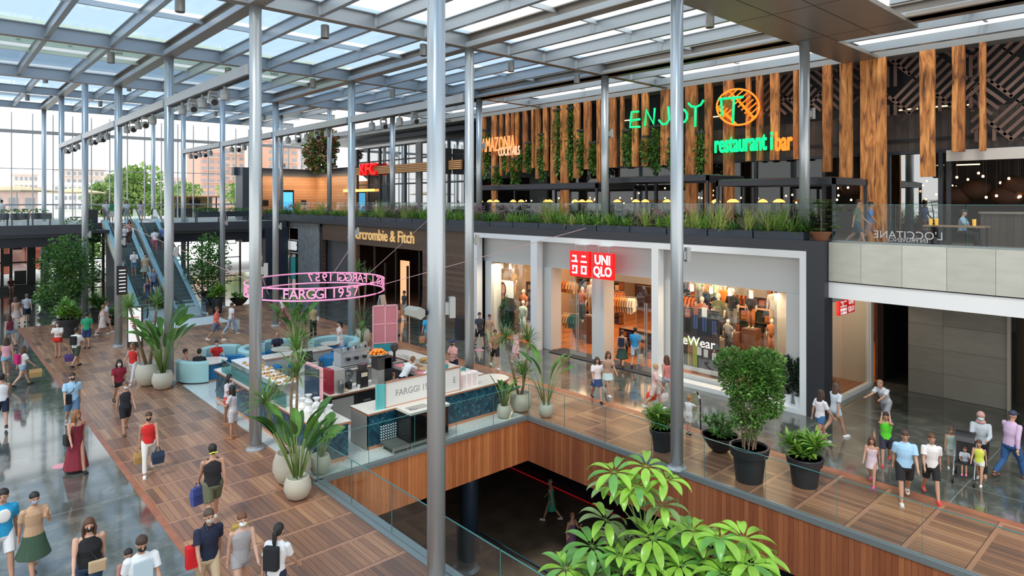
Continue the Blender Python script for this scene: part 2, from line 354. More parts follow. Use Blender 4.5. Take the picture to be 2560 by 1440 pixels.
for i, x in enumerate(XS[1:5]):                      # longitudinal wide box beams
    wd = .42 if i in (1, 2) else .5
    for (y0, y1, z) in ((YG0[0], YG0[4] + .1, ZR), (YG0[4] + .1, YG0[7], ZR2)):
        struct(MB().box(x - wd * .55, x + wd * .45, y0, y1, z - .02, z + .05).box(x - .02, x + .02, y0, y1, z + .05, z + .5).box(x - .2, x + .2, y0, y1, z + .46, z + .5).build('ceiling_main_beam', [M_soff]))
        struct(MB().box(x - wd * .55 - .004, x - wd * .55 + .02, y0, y1, z, z + .18).box(x + wd * .45 - .02, x + wd * .45 + .004, y0, y1, z, z + .18).build('ceiling_beam_side', M_steel))
struct(MB().box(XS[0], XF, YG0[4] + .14, YG0[4] + .26, ZR, ZR2 + .5).build('ceiling_step', mat('pale_steel', (.55, .60, .62))))
# edge gutter above the upper facade, and the solid brown soffit near the camera
struct(MB().box(XF - 1.2, XF - .95, YG0[0], YG0[7], ZR, ZR + .3).build('ceiling_edge_beam', M_steel)); struct(MB().box(XF - .35, XF + .62, YG0[0] - 2, YG0[7], ZR - .1, ZR + .5).build('ceiling_gutter', mat('gutter_grey', (.30, .31, .30), .4, .3)))
struct(MB().box(XB + .6, XC + .75, 6.65, 10.25, ZR - .12, ZR + .02).box(XC + .75, XF, 9.1, 10.4, ZR - .12, ZR).build('ceiling_soffit_panel', M_soff))
for y in (7.85, 9.05): struct(MB().box(XB + .6, XC + .75, y - .012, y + .012, ZR - .124, ZR - .118).build('trim_soffit_joint', M_black))
for x in (18.5, 22.2): struct(MB().box(x - .012, x + .012, 6.65, 10.25, ZR - .124, ZR - .118).build('trim_soffit_joint', M_black))
struct(MB().box(XC - .45, XC + .55, -2, 6.65, ZR - .02, ZR + .1).box(XC - .45, XC + .55, 10.25, YG0[7], ZR - .02, ZR + .05).build('ceiling_wide_soffit', M_soff))
struct(MB().quad((XB, 1.03, ZR + .6), (XC, 1.03, ZR + .6), (XC, 6.65, ZR + .6), (XB, 6.65, ZR + .6)).build('ceiling_glass', M_roofc))
for x in (16.7, 18.7, 20.6): struct(ibeam_y(x, 1.03, 6.6, ZR + .04).build('ceiling_rib', M_steel))
# ceiling spotlights hanging under the girders
spot = thing('ceiling_spotlight', '', 'spotlight', (0, 0, 0), 0, 'cylinder spotlights under the roof girders')
MB().lathe([(.13, -.42), (.13, -.02), (.10, 0)], 16).build('housing', mat('spot_grey', (.28, .28, .26), .35, .5), spot, smooth=False)
MB().lathe([(.11, -.43), (.11, -.415)], 16).build('lens', mat('spot_lens', (.02, .02, .02), .2), spot)
first = True
for j in range(1, 7):
    y = YG0[j] + .55; z = ZR if j < 4 else ZR2
    for i, x in enumerate((5.2, 9.45, 13.2, 17.4, 21.3)):
        if j == 1 and i > 3: continue
        L = 'cylindrical grey spotlight hanging below the glass roof, in the %s row from the near end' % ['', 'first', 'second', 'third', 'fourth', 'fifth', 'sixth'][j]
        L = 'grey cylinder spotlight under the %s roof girder, %s' % (['', 'nearest', 'second', 'third', 'fourth', 'fifth', 'farthest'][j], ['left of the near column line', 'just past the near column line', 'before the middle column line', 'past the middle column line', 'before the shop side columns'][i])
        if first: spot.location = (x, y, z); spot['label'] = L; first = False
        else: dup(spot, (x, y, z), 0, L)
# ---------------------------------------------------------------- columns
def column(x, y, z0, z1, r, label, box_z=None, parent_lamps=0):
    c = struct(MB().lathe([(r, z0), (r, z1)], 28, (0, 0, 0)).build('column', M_col, loc=(x, y, 0), smooth=True), label); tag(c, cat='column', group='round grey steel columns')
    me = c.data
    for p in me.polygons:
        if len(p.vertices) > 4: p.use_smooth = False
    MB().lathe([(r + .09, z0), (r + .09, z0 + .03), (r + .012, z0 + .07), (r + .012, z0 + .12)], 28).build('base_collar', M_col, c, smooth=False)
    if box_z: MB().box(r - .02, r + .08, -.10, .04, box_z, box_z + .22).box(r + .06, r + .17, -.13, .02, box_z - .06, box_z + .32).build('junction_box', mat('box_grey', (.33, .33, .31), .5), c, rz=-.45)
    return c
NA = ['nearest', 'second', 'third', 'fourth', 'fifth', 'sixth', 'farthest']
for k in range(7):
    y = YG[k] if k < 7 else 0; zt = ZR if k < 4 else ZR2
    column(XA, y, 0, zt, .17, 'round grey steel column in the row beside the opening, %s from the camera' % NA[k], 5.0)
    column(XB, y, 0, zt, .17, 'round grey steel column in the middle row, %s from the camera' % NA[k], 5.55)
    if k < 6: column(XC, y, UF, zt, .17, 'round grey steel column on the upper terrace, %s from the camera' % NA[k], 10.0)
# lighting rigs between columns
def rig(x, y0, y1, z, label, seed):
    t = thing('lighting_rig', label, 'lighting rig', (x, y0, z), 0, 'box beams carrying stage lights'); L = y1 - y0; rr = random.Random(seed)
    MB().box(-.17, .17, .2, L - .2, 0, .3).build('box_beam', mat('rig_grey', (.40, .42, .43), .4, .3), t)
    MB().box(-.11, .11, .25, L - .25, -.03, 0).build('beam_underside', M_black, t)
    hm = mat('stage_lamp_grey', (.30, .31, .30), .4, .2)
    for k in range(5):
        yy = L * (.28 + .13 * k) + rr.uniform(-.1, .1)
        if k % 2 == 0:
            h = MB().tube([(0, yy, -.03), (0, yy, -.14)], .05, 10).lathe([(.13, -.46), (.15, -.30), (.13, -.14)], 14, (0, yy, 0)).build('lamp_head', hm, t, smooth=False)
        else:
            h = MB().box(-.11, .11, yy - .1, yy + .1, -.12, -.02).box(-.15, -.12, yy - .06, yy + .06, -.4, -.1).box(.12, .15, yy - .06, yy + .06, -.4, -.1).build('lamp_head', hm, t)
            MB().tube([(0, yy - .16, -.42), (0, yy, -.36), (0, yy + .14, -.30)], [.13, .15, .09], 14).build('moving_head', hm, h, smooth=False)
            MB().lathe([(.10, 0), (.10, .01)], 14).build('lens', M_black, h, loc=(0, yy - .165, -.42), rot=(PI / 2 + .3, 0, 0))
    return t
for k, (a, b) in enumerate(((1, 2), (2, 3), (3, 4), (4, 5))): rig(XA, YG[a], YG[b], 10.75, 'box beam with hanging stage lights, row beside the opening, %s bay' % ['nearest', 'second', 'third', 'farthest'][k], k)
for k, (a, b) in enumerate(((1, 2), (2, 3), (3, 4), (4, 5))): rig(XB, YG[a], YG[b], 10.75, 'box beam with hanging stage lights, middle column row, %s bay' % ['nearest', 'second', 'third', 'farthest'][k], 9 + k)
# ================================================================ RIGHT HAND BUILDING
KX = RT[0] / FPX
def YatX(px, X): t = (px - CXP) / FPX; return X / (FW[0] + t * RT[0]) * (FW[1] + t * RT[1])
def ZatX(px, py, X): t = (px - CXP) / FPX; return EYE - (py - YH) / FPX * X / (FW[0] + t * RT[0])
def XatY(px, Y): t = (px - CXP) / FPX; return Y / (FW[1] + t * RT[1]) * (FW[0] + t * RT[0])
def ZatY(px, py, Y): t = (px - CXP) / FPX; return EYE - (py - YH) / FPX * Y / (FW[1] + t * RT[1])
M_offw = mat('pale_grey_panel', (.60, .62, .61), .35); M_wood_i = plank_wood('shop_floor_wood', 1, (.30, .10, .035), (.45, .17, .06), .15, .3)
M_conc = mat('grey_plaster', (.21, .22, .22), .7, noise=(3, .22)); M_brownbd = plank_wood('dark_brown_boards', 2, (.055, .03, .02), (.11, .065, .042), .14, .5)
def stone_tiles(name, c0, c1, tw, th, oy=0, oz=0, gap=.012):
    N = newmat(name); tcn = N.n('ShaderNodeTexCoord'); sp = N.n('ShaderNodeSeparateXYZ'); N.l(tcn.outputs['Object'], sp.inputs[0])
    a = N.math('DIVIDE', N.math('ADD', sp.outputs[1], oy), tw); b = N.math('DIVIDE', N.math('ADD', sp.outputs[2], oz), th)
    cv = N.n('ShaderNodeCombineXYZ'); N.l(N.math('FLOOR', a), cv.inputs[0]); N.l(N.math('FLOOR', b), cv.inputs[1]); wn = N.n('ShaderNodeTexWhiteNoise'); N.l(cv.outputs[0], wn.inputs['Vector'])
    mp = N.n('ShaderNodeMapping'); mp.inputs['Scale'].default_value = (3, 1.5, 6); N.l(tcn.outputs['Object'], mp.inputs[0]); nz = N.n('ShaderNodeTexNoise', i={'Scale': 1.0, 'Detail': 6.0}); N.l(mp.outputs[0], nz.inputs[0])
    v = N.math('ADD', N.math('MULTIPLY', wn.outputs[0], .5), N.math('MULTIPLY', nz.outputs[0], .5)); c = ramp(N, v, [(.25, c0), (.75, c1)])
    g = N.math('MAXIMUM', N.math('LESS_THAN', N.math('FRACT', a), gap / tw), N.math('LESS_THAN', N.math('FRACT', b), gap / th))
    mx = N.n('ShaderNodeMix', data_type='RGBA'); N.l(g, mx.inputs[0]); N.l(c, mx.inputs[6]); mx.inputs[7].default_value = (*[q * .35 for q in c0], 1)
    N.l(mx.outputs[2], N.b.inputs['Base Color']); N.b.inputs['Roughness'].default_value = .55; return N.m
M_lime = stone_tiles('limestone_cladding', (.42, .42, .36), (.56, .57, .51), 1.16, 3.0, oy=.28, oz=-1)
M_cwall = stone_tiles('grey_stone_wall', (.21, .20, .17), (.30, .29, .25), 1.9, .86, oy=.6)
# upper floor slab and fascia
struct(MB().box(22.0, 60, 9.4, 62, 5.2, UF).build('floor_upper', mat('terrace_tile', (.16, .15, .14), .4))); struct(MB().box(22.3, 60, -6, 9.4, 5.2, UF).build('floor_upper', MATS['terrace_tile']))
struct(MB().box(21.62, 22.1, 8.85, 56, 5.45, 5.8).build('trim_fascia', M_dark)); struct(MB().box(21.62, 22.25, 8.85, 9.42, 0, 5.45).build('wall_dark_pier', M_dark))
struct(MB().box(21.9, 22.3, -6, 8.83, 4.5, 5.76).build('wall_cladding', M_lime)); struct(MB().box(21.95, 22.6, -6, 8.95, 3.95, 4.46).build('ceiling_white_beam', M_white)); struct(MB().box(22.6, 40, -6, 9.3, 3.95, 4.1).build('ceiling_passage', mat('passage_ceiling', (.3, .3, .28), .6)))
struct(MB().box(22.1, 22.6, -6, 8.9, 4.46, 4.5).build('trim_shadow_gap', M_black))
# stone wall, dark recess and dark brown wall of the passage
struct(MB().box(27.3, 27.6, 5.1, 8.12, 0, 3.95).build('wall_stone', M_cwall)); struct(MB().box(27.22, 27.34, 5.02, 5.12, 0, 3.95).build('trim_stone_edge', mat('pale_bronze', (.42, .38, .3), .4)))
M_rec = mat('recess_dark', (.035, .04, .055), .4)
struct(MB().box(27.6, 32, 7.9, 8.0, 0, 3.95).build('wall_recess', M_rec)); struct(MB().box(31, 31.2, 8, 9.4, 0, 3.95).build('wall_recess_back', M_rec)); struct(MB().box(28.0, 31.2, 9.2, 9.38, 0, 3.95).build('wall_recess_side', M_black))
struct(MB().box(28.6, 28.8, -6, 5.1, 0, 3.95).build('wall_bronze', mat('bronze_panel', (.05, .035, .018), .35)))
# ---- clothes shop: white portal frames
def wframe(a, name='wall_shop_frame', m=M_white): return struct(MB().box(*a).build(name, m))
y = lambda px, X=XU: YatX(px, X)
yl, yr = 26.95, 9.44
wframe((XU - .12, XU + .25, yr, yl, 5.2, 5.45))
for p0, p1 in ((1331, 1347), (1633, 1650)): wframe((XU - .12, XU + .25, y(p1), y(p0), 0, 5.2))
wframe((XU - .12, XU + .25, yl - .25, yl, 0, 5.2)); wframe((XU - .12, XU + .25, yr, yr + .22, 0, 5.2)); wframe((XU - .12, XU + .35, 9.66, y(1650), 0, .16), 'trim_plinth')
wframe((22.3, 22.5, yr, yl, 3.92, 5.2), 'wall_shop_fascia', M_offw)
for px in (1722, 1753, 1873, 1920): pass
struct(MB().box(XU + .25, 22.5, yr, yl, 5.16, 5.2).build('ceiling_shop_front', M_offw))
# reveals and inner piers
pier = [(26.2, 26.7), (y(1385, 22.4), y(1352, 22.4)), (y(1517, 22.4), y(1487, 22.4)), (y(1690, 22.4), y(1652, 22.4)), (9.66, y(1972, 22.4))]
for a, b in pier: wframe((22.2, 22.9, min(a, b), max(a, b), 0, 3.92), 'wall_shop_pier', M_offw)
struct(MB().box(22.25, 22.4, 9.7, pier[3][0], .0, .3).build('trim_window_base', M_offw))
struct(MB().box(22.35, 36, 9.4, 27.0, 0.0, .02).build('floor_shop', M_wood_i)); struct(MB().box(35.5, 35.7, 9.4, 27, 0, 4.3).build('wall_shop_back', mat('shop_brown', (.12, .045, .022), .6, noise=(2, .3)))); struct(MB().box(22.5, 36, 26.95, 27.1, 0, 4.3).build('wall_shop_left', mat('shop_beige', (.42, .33, .25), .6))); struct(MB().box(28, 36, 9.4, 9.5, 0, 4.3).build('wall_shop_right', MATS['shop_brown']))
struct(MB().box(22.5, 36, 9.4, 27, 4.3, 4.4).build('ceiling_shop', mat('shop_ceiling', (.10, .05, .03), .7)))
struct(MB().box(21.8, 22.9, pier[3][0], 21.6, .02, .03).build('trim_doormat', mat('door_mat', (.035, .045, .06), .8)))
# shop window panes
for k, (a, b) in enumerate(((9.9, 12.6), (12.62, pier[3][0]), (pier[1][1], 23.8), (23.82, 26.2))):
    struct(MB().box(22.32, 22.34, a, b, .3, 3.92).build('window_%d' % (k + 1), M_shopg))
# side window (faces the passage)
struct(MB().box(22.25, 27.2, 9.38, 9.44, 3.55, 3.95).build('trim_side_window_top', M_offw)); struct(MB().box(27.0, 27.25, 9.3, 9.5, 0, 3.9).build('trim_side_window_edge', M_offw)); struct(MB().box(22.25, 27.0, 9.28, 9.46, 0, .14).build('trim_side_window_sill', M_white)); struct(MB().box(22.3, 27.0, 9.36, 9.38, .14, 3.55).build('window_5', M_shopg))
struct(MB().box(22.6, 27.4, 10.9, 11.0, 0, 4.0).build('wall_display_back', mat('shop_cream', (.55, .47, .38), .6))); struct(MB().box(27.2, 27.3, 9.4, 11, 0, 4).build('wall_display_side', MATS['shop_cream']))
struct(MB().box(44, 44.3, -8, 64, -1, 15).build('wall_outer_right', M_conc)); struct(MB().box(22.2, 44, yl + .2, yl + .3, 0, 5.2).build('wall_between_shops', mat('very_dark_brown', (.035, .02, .014), .5))); struct(MB().box(22.3, 44, YatX(797, 22), YatX(797, 22) + .1, 0, 5.2).build('wall_between_shops', MATS['very_dark_brown'])); struct(MB().box(22.3, 44, 60, 60.2, 0, 5.2).build('wall_between_shops', MATS['very_dark_brown'])); struct(MB().box(28, 44, -8, 62, ZR, ZR + .2).build('ceiling_restaurant_roof', M_dark))
# warm shop lights (its ceiling lamps)
def area(name, loc, sx, sy, power, col, rot=(0, 0, 0)):
    l = bpy.data.lights.new(name, 'AREA'); l.shape = 'RECTANGLE'; l.size = sx; l.size_y = sy; l.energy = power; l.color = col
    o = bpy.data.objects.new(name, l); COL.objects.link(o); o.location = loc; o.rotation_euler = rot; return o
area('shop_ceiling_light', (26, 15, 4.2), 4, 8, 600, (1, .62, .33)); area('shop_ceiling_light', (27, 22.5, 4.2), 6, 7, 420, (1, .62, .33)); area('shop_ceiling_light', (32, 18, 4.2), 5, 14, 380, (1, .58, .3))
area('display_light', (24.8, 10.1, 3.8), 3.5, .5, 60, (1, .85, .65)); area('window_light', (22.55, 24.9, 3.8), .3, 2.4, 110, (1, .75, .5)); area('window_light', (22.6, 13.2, 3.8), .3, 6, 150, (1, .75, .5))
# ---- neighbouring shops on the ground floor
ya = YatX(1160, XU); yb = YatX(800, XU)      # brown boarded shop
struct(MB().box(21.9, 22.2, 26.97, ya, 0, 5.45).build('wall_brown_pier', M_dark))
M_brn = plank_wood('brown_shopfront', 2, (.075, .042, .028), (.15, .09, .06), .16, .45)
ydl, ydr = YatX(893, 22), YatX(1058, 22)
b = MB().box(21.95, 22.2, ya, ydr, 0, 5.4).box(21.95, 22.2, ydr, ydl, 4.15, 5.4).box(21.95, 22.2, ydl, YatX(878, 22), 0, 5.4).box(21.95, 22.2, YatX(878, 22), YatX(808, 22), 4.25, 5.4).box(21.95, 22.2, YatX(808, 22), yb, 0, 5.4)
struct(b.build('wall_brown_shopfront', M_brn)); struct(MB().box(22.35, 22.4, YatX(878, 22), YatX(808, 22), 0, 4.25).build('wall_dark_panel', mat('charcoal_panel', (.05, .055, .065), .35)))
struct(MB().box(22.2, 30, ya, yb, 4.3, 4.4).build('ceiling_brown_shop', M_black)); struct(MB().box(29.5, 29.7, ya, yb, 0, 4.3).build('wall_brown_shop_back', mat('very_dark_brown', (.035, .02, .014), .5)))
struct(MB().box(22.0, 22.3, yb, yb + .5, 0, 5.4).build('wall_slit', M_black))
for k in range(6):
    yy = ydr + (ydl - ydr) * (k + .5) / 6
    tag(MB().box(22.15, 22.25, yy - .06, yy + .06, 0, 3.1 if k % 2 else 4.1).build('door_post', M_black), 'black door post in the entrance of the brown boarded shop', 'door post', 'posts of the brown shop entrance')
for k, (dx, dy, c) in enumerate(((3, .3, (1, .35, .15)), (4, .5, (1, .6, .3)), (2.5, .75, (1, .5, .25)), (5, .6, (1, .3, .1)))):
    yy = ydr + (ydl - ydr) * dy
    tag(MB().box(22 + dx, 22.1 + dx, yy - .5, yy + .5, .02, 3.0).build('lit_display', mat('lit_display_%d' % k, (.3, .1, .05), .5, emit=c, es=.8)), 'glowing warm display deep inside the brown shop, %s one' % ['first', 'second', 'third', 'fourth'][k], 'display', 'lit displays in the brown shop')
area('brown_shop_light', (25, (ydl + ydr) / 2, 4.1), 3, 4, 80, (1, .6, .35))
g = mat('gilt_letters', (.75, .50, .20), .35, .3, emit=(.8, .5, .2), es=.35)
yT = (YatX(880, 21.9) + YatX(1036, 21.9)) / 2
t = text('shop_sign', 'Abercrombie & Fitch', 1.02, g, loc=(21.9, YatX(948, 21.9) , 4.85), ext=.03, off=.012, xs=.80); xs_ = [v.co.x for v in t.data.vertices]; t.scale.x = (YatX(870, 21.9) - YatX(1036, 21.9)) / (max(xs_) - min(xs_)); t.location.y = (YatX(870, 21.9) + YatX(1036, 21.9)) / 2; tag(t, 'gold lettering on the brown boarded shopfront', 'shop sign')
# grey plaster shop with white gridded window sign
yc = YatX(748, 22); yd = YatX(655, 22)
struct(MB().box(21.9, 22.2, yb + .5, yc, 0, 5.4).box(21.9, 22.2, yc, 60, 5.0, 5.4).build('wall_grey_plaster', M_conc))
struct(MB().box(22.1, 30, yc, 60, 0, .02).build('floor_grid_shop', mat('dark_floor', (.08, .06, .05), .4))); struct(MB().box(27, 27.2, yc - 2, 60, 0, 5).build('wall_grid_shop_back', mat('very_dark_brown', (.035, .02, .014), .5)))
t = thing('window_grid', 'white steel grid window above the narrow clothing shop entrance', 'shop window', (21.95, yc, 0)); L = yd - yc + 1.5
mb = MB()
for k in range(6): mb.box(0, .06, L * k / 5 - .03, L * k / 5 + .03, 0, 5.0)
for z in (3.0, 4.0, 4.97): mb.box(0, .06, 0, L, z - .03, z + .03)
mb.build('frame', M_white, t); MB().box(.1, .12, .1, L - .1, 0, 3).build('glass', M_shopg, t)
t = text('shop_sign', 'URBAN OUTFITTERS', .95, mat('white_letters', (.85, .87, .86), .4, emit=(1, 1, 1), es=.25), loc=(21.90, yc + 3.0, 3.5), ext=.05, off=.03, xs=.62); tag(t, 'white block lettering across the white gridded shop window', 'shop sign')
tag(MB().box(21.88, 21.92, yc + .5, yc + 1.6, .9, 2.6).build('poster', mat('teal_poster', (.05, .42, .42), .5)), 'teal poster low in the white gridded shop window', 'poster')
area('grid_shop_light', (24.5, yc + 3, 4.6), 3, 4, 60, (1, .7, .5))
# ---- red square shop signs
M_red = mat('sign_red', (.86, .005, .008), .35, emit=(1, .0, .0), es=.35); M_wl = mat('sign_white', (.9, .9, .9), .4, emit=(1, 1, 1), es=.5)
def katakana(mb, c, h, X):                # the four block characters, drawn in a 2x2 grid; c=(centre y, centre z)
    u = h / 10.0
    def r(x0, x1, z0, z1): mb.box(X - .012, X, c[0] - x1 * u, c[0] - x0 * u, c[1] + z0 * u, c[1] + z1 * u)
    r(-3.6, -1.4, 2.7, 3.4); r(-2.1, -1.4, .9, 2.7); r(-4.0, -.8, .6, 1.3)            # yu
    r(1.2, 3.4, 2.7, 3.4); r(.8, 3.9, .6, 1.3)                                         # ni
    r(-3.6, -1.0, -1.3, -.6); r(-3.6, -2.9, -2.4, -.6); r(-1.7, -1.0, -3.2, -.6); r(-3.8, -1.0, -3.9, -3.2)   # ku
    r(1.0, 3.8, -1.3, -.6); r(1.0, 3.8, -3.9, -3.2); r(1.0, 1.7, -3.9, -.6); r(3.1, 3.8, -3.9, -.6)           # ro
    return mb
XS1 = 21.35
def red_sign(px0, px1, py0, py1, label, kind, X=XS1):
    ya_, yb_ = YatX(px0, X), YatX(px1, X); zc = (ZatX(px0, py0, X) + ZatX(px0, py1, X)) / 2; h = abs(ya_ - yb_)
    h = (h + ZatX(px0, py0, X) - ZatX(px0, py1, X)) / 2; cy = (ya_ + yb_) / 2
    t = thing('shop_sign', label, 'shop sign', (0, 0, 0), 0, 'red square shop signs')
    MB().box(X, X + .16, cy - h / 2, cy + h / 2, zc - h / 2, zc + h / 2).build('panel', M_red, t)
    if kind == 'k': katakana(MB(), (cy, zc), h, X).build('characters', M_wl, t)
    else:
        text('characters', 'UNI', h * .50, M_wl, t, (X - .005, cy, zc + h * .22), ext=.006, off=.018, xs=.92); text('characters', 'QLO', h * .50, M_wl, t, (X - .005, cy, zc - h * .22), ext=.006, off=.018, xs=.86)
    MB().tube([(X + .08, cy - h * .25, zc + h / 2), (X + .08, cy - h * .25, 5.2)], .018, 6).tube([(X + .08, cy + h * .25, zc + h / 2), (X + .08, cy + h * .25, 5.2)], .018, 6).build('hanging_rod', M_steel, t)
    MB().box(X + .06, X + .5, cy - h * .3, cy + h * .3, 5.17, 5.2).build('mounting_plate', M_offw, t)
    return t
red_sign(1424, 1473, 627, 688, 'hanging red square sign with four white block characters above the shop entrance', 'k')
red_sign(1480, 1533, 633, 694, 'hanging red square sign with six white letters above the shop entrance', 'u')
# small projecting sign by the side window
t = thing('shop_sign', 'small double red sign hanging in the shop side window by the passage', 'shop sign', (0, 0, 0), 0, 'red square shop signs')
xs0, xs1 = XatY(2098, 9.6), XatY(2137, 9.6)
MB().box(xs0, xs1, 9.6, 9.7, 2.92, 3.5).build('panel', M_red, t)
mb = MB(); u = (xs1 - xs0) / 2
for (cx, q) in ((xs0 + u * .5, 0),):
    for (a, b_, c, d) in ((-.3, .0, .2, .26), (-.08, 0, .06, .2), (-.32, .06, .0, .06), (.14, .36, .2, .26), (.1, .4, .0, .06), (-.3, 0, -.12, -.06), (-.3, -.22, -.2, -.06), (-.08, 0, -.26, -.06), (-.3, 0, -.3, -.24), (.1, .38, -.12, -.06), (.1, .38, -.3, -.24), (.1, .17, -.3, -.06), (.31, .38, -.3, -.06)):
        mb.box(cx + a * .75, cx + b_ * .75, 9.585, 9.6, 3.2 + c * .85, 3.2 + d * .85)
mb.build('characters', M_wl, t)
text('characters', 'UNI', .26, M_wl, t, (xs0 + u * 1.5, 9.59, 3.33), (PI / 2, 0, 0), .004, .008); text('characters', 'QLO', .26, M_wl, t, (xs0 + u * 1.5, 9.59, 3.07), (PI / 2, 0, 0), .004, .008)
MB().tube([(xs0 + .2, 9.65, 3.5), (xs0 + .2, 9.65, 4.3)], .01, 6).tube([(xs1 - .2, 9.65, 3.5), (xs1 - .2, 9.65, 4.3)], .01, 6).build('hanging_rod', M_steel, t)
# ================================================================ UPPER FACADE
M_blk = mat('facade_black', (.012, .013, .016), .5); M_bboard = plank_wood('facade_brown_boards', 1, (.05, .036, .03), (.095, .07, .055), .22, .6)
YF0, YF1 = -6, YatX(1165, XF)
struct(MB().box(28.5, 28.7, YF0, YF1, 10.4, ZR).build('wall_upper_black', M_blk)); struct(MB().box(28.15, 28.3, YF0, YatX(1440, 28), 9.0, 10.5).build('wall_upper_boards', M_bboard))
struct(MB().box(28.15, 28.3, YatX(1440, 28), YF1, 8.6, 9.6).build('wall_upper_boards', M_blk)); struct(MB().box(28.0, 28.1, YF0, YF1, 8.9, 9.02).build('trim_upper', M_dark))
struct(MB().box(34, 34.2, YF0, YF1, UF, ZR).build('wall_restaurant_back', mat('restaurant_dark', (.025, .018, .014), .6, noise=(1.5, .5)))); struct(MB().box(28.1, 34, YF0, YF1, 9.4, 9.5).build('ceiling_restaurant', M_blk)); struct(MB().box(28, 34, YF1, YF1 + .2, UF, ZR).build('wall_restaurant_end', M_blk))
for k, px in enumerate((1520, 1640, 1890, 2060, 2222, 2352, 2372)):
    yy = YatX(px, 28); struct(MB().box(27.95, 28.1, yy - .07, yy + .07, UF, 8.9).build('trim_window_post', M_dark))
for k, (a, b) in enumerate(((1380, 1515), (1525, 1635), (1645, 1885), (1895, 2055), (2226, 2345))):
    struct(MB().box(28.0, 28.03, YatX(b, 28), YatX(a, 28), UF + .02, 8.88).build('window_%d' % (6 + k), glass('dark_glass', (.75, .8, .8), .03, .16) if k < 4 else glass('mirror_pane', (.5, .55, .55), .3, .8)))
fins = [(1205, 1212, 440), (1228, 1240, 520), (1248, 1254, 440), (1264, 1271, 430), (1277, 1284, 449), (1288, 1294, 430), (1306, 1316, 431), (1328, 1333, 420), (1338, 1348, 447), (1357, 1367, 427), (1376, 1390, 461), (1400, 1419, 560), (1433, 1447, 445), (1459, 1475, 423), (1491, 1500, 455), (1523, 1538, 419), (1550, 1557, 415), (1580, 1593, 417), (1604, 1619, 415), (1651, 1672, 413), (1713, 1741, 560), (1761, 1778, 560), (1808, 1832, 560), (1864, 1874, 403), (1890, 1905, 402), (1925, 1946, 400), (1983, 1994, 398), (2056, 2078, 430), (2098, 2129, 447), (2150, 2174, 640), (2174, 2190, 640), (2190, 2214, 640), (2299, 2336, 442), (2380, 2395, 379), (2396, 2411, 379), (2448, 2464, 377)]
desc = ['short', 'narrow', 'wide', 'long']
ZTF = 12.61
for k, (a, b, yb_) in enumerate(fins):
    X = 27.15; y0, y1 = YatX(b, X), YatX(a, X); full = yb_ > 500; z0 = UF if full else ZatX((a + b) / 2, yb_, X)
    hh = ZTF - z0; nseg = 3
    mb = MB(); rr = random.Random(k); rings = []
    for s in range(nseg + 1):
        z = z0 + hh * s / nseg; j = [rr.uniform(-.012, .012) for _ in range(4)]
        rings.append([(X + j[0], y0 + j[1], z), (X + .15, y0 + j[1], z), (X + .15, y1 + j[2], z), (X + j[3], y1 + j[2], z)])
    mb.loft(rings)
    near = ['above the passage', 'above the clothes shop window', 'above the clothes shop entrance', 'above the brown shop'][0 if b > 2020 else 1 if b > 1640 else 2 if b > 1330 else 3]
    tag(mb.build('timber_fin', M_timber, loc=(0, 0, 0)), 'rough %s reclaimed timber beam %s on the upper facade' % ('floor-length' if full else 'hanging', near), 'timber beam', 'reclaimed timber beams %s, %s' % (near, 'floor length' if full else 'hanging'))
# lattice screens of slanted bars
M_lat = mat('lattice_brown', (.17, .10, .075), .6)
def lattice(name, y0, y1, z0, z1, X, label, seed, botfn=None):
    rr = random.Random(seed); mb = MB(); c = 1.05; rt2 = math.sqrt(.5)
    def seg(p, q, wd=.11):
        # clip to the rectangle
        (ya_, za_), (yb_, zb_) = p, q; t0, t1 = 0.0, 1.0; dy, dz = yb_ - ya_, zb_ - za_
        for pp, qq in ((-dy, ya_ - y0), (dy, y1 - ya_), (-dz, za_ - z0), (dz, z1 - za_)):
            if abs(pp) < 1e-9:
                if qq < 0: return
            else:
                r = qq / pp
                if pp < 0: t0 = max(t0, r)
                else: t1 = min(t1, r)
        if t0 >= t1: return
        a = (ya_ + dy * t0, za_ + dz * t0); b = (ya_ + dy * t1, za_ + dz * t1); L = math.hypot(b[0] - a[0], b[1] - a[1])
        if L < .04: return
        mb.obox((X, (a[0] + b[0]) / 2, (a[1] + b[1]) / 2), .05, L + wd * .5, wd, 0, math.atan2(b[1] - a[1], b[0] - a[0]))
    n = int((y1 - y0 + z1 - z0) / c) + 4
    for i in range(-n, n):
        for j in range(-n, n):
            cy = y0 + (i + j) * c * rt2; cz = z0 + (i - j) * c * rt2
            if cy < y0 - c or cy > y1 + c or cz < z0 - c or cz > z1 + c: continue
            o = rr.choice((0, 0, 1, 1, 2)); u = (rt2, rt2); v = (rt2, -rt2)
            if o == 1: u, v = v, u
            h = c / 2
            seg((cy - v[0] * h - u[0] * h, cz - v[1] * h - u[1] * h), (cy - v[0] * h + u[0] * h, cz - v[1] * h + u[1] * h), .12)
            for s in (-.25, 0, .25):
                if o == 2:
                    seg((cy + s * c, cz - h * .7), (cy + s * c, cz + h * .7))
                else: seg((cy + v[0] * s * c * 1.0 - u[0] * h, cz + v[1] * s * c - u[1] * h), (cy + v[0] * s * c + u[0] * h, cz + v[1] * s * c + u[1] * h))
    return tag(mb.build(name, M_lat, loc=(0, 0, 0)), label, 'lattice screen', None)
lattice('lattice_screen', YatX(2450, 27.9), YatX(2217, 27.9), 10.45, 12.6, 27.85, 'brown cut-out lattice screen between wide timber beams above the passage', 3)
lattice('lattice_screen', -6, YatX(2412, 27.9) - .2, 9.25, 12.6, 27.95, 'brown cut-out lattice screen, largest one, at the upper corner above the dark bar', 5)
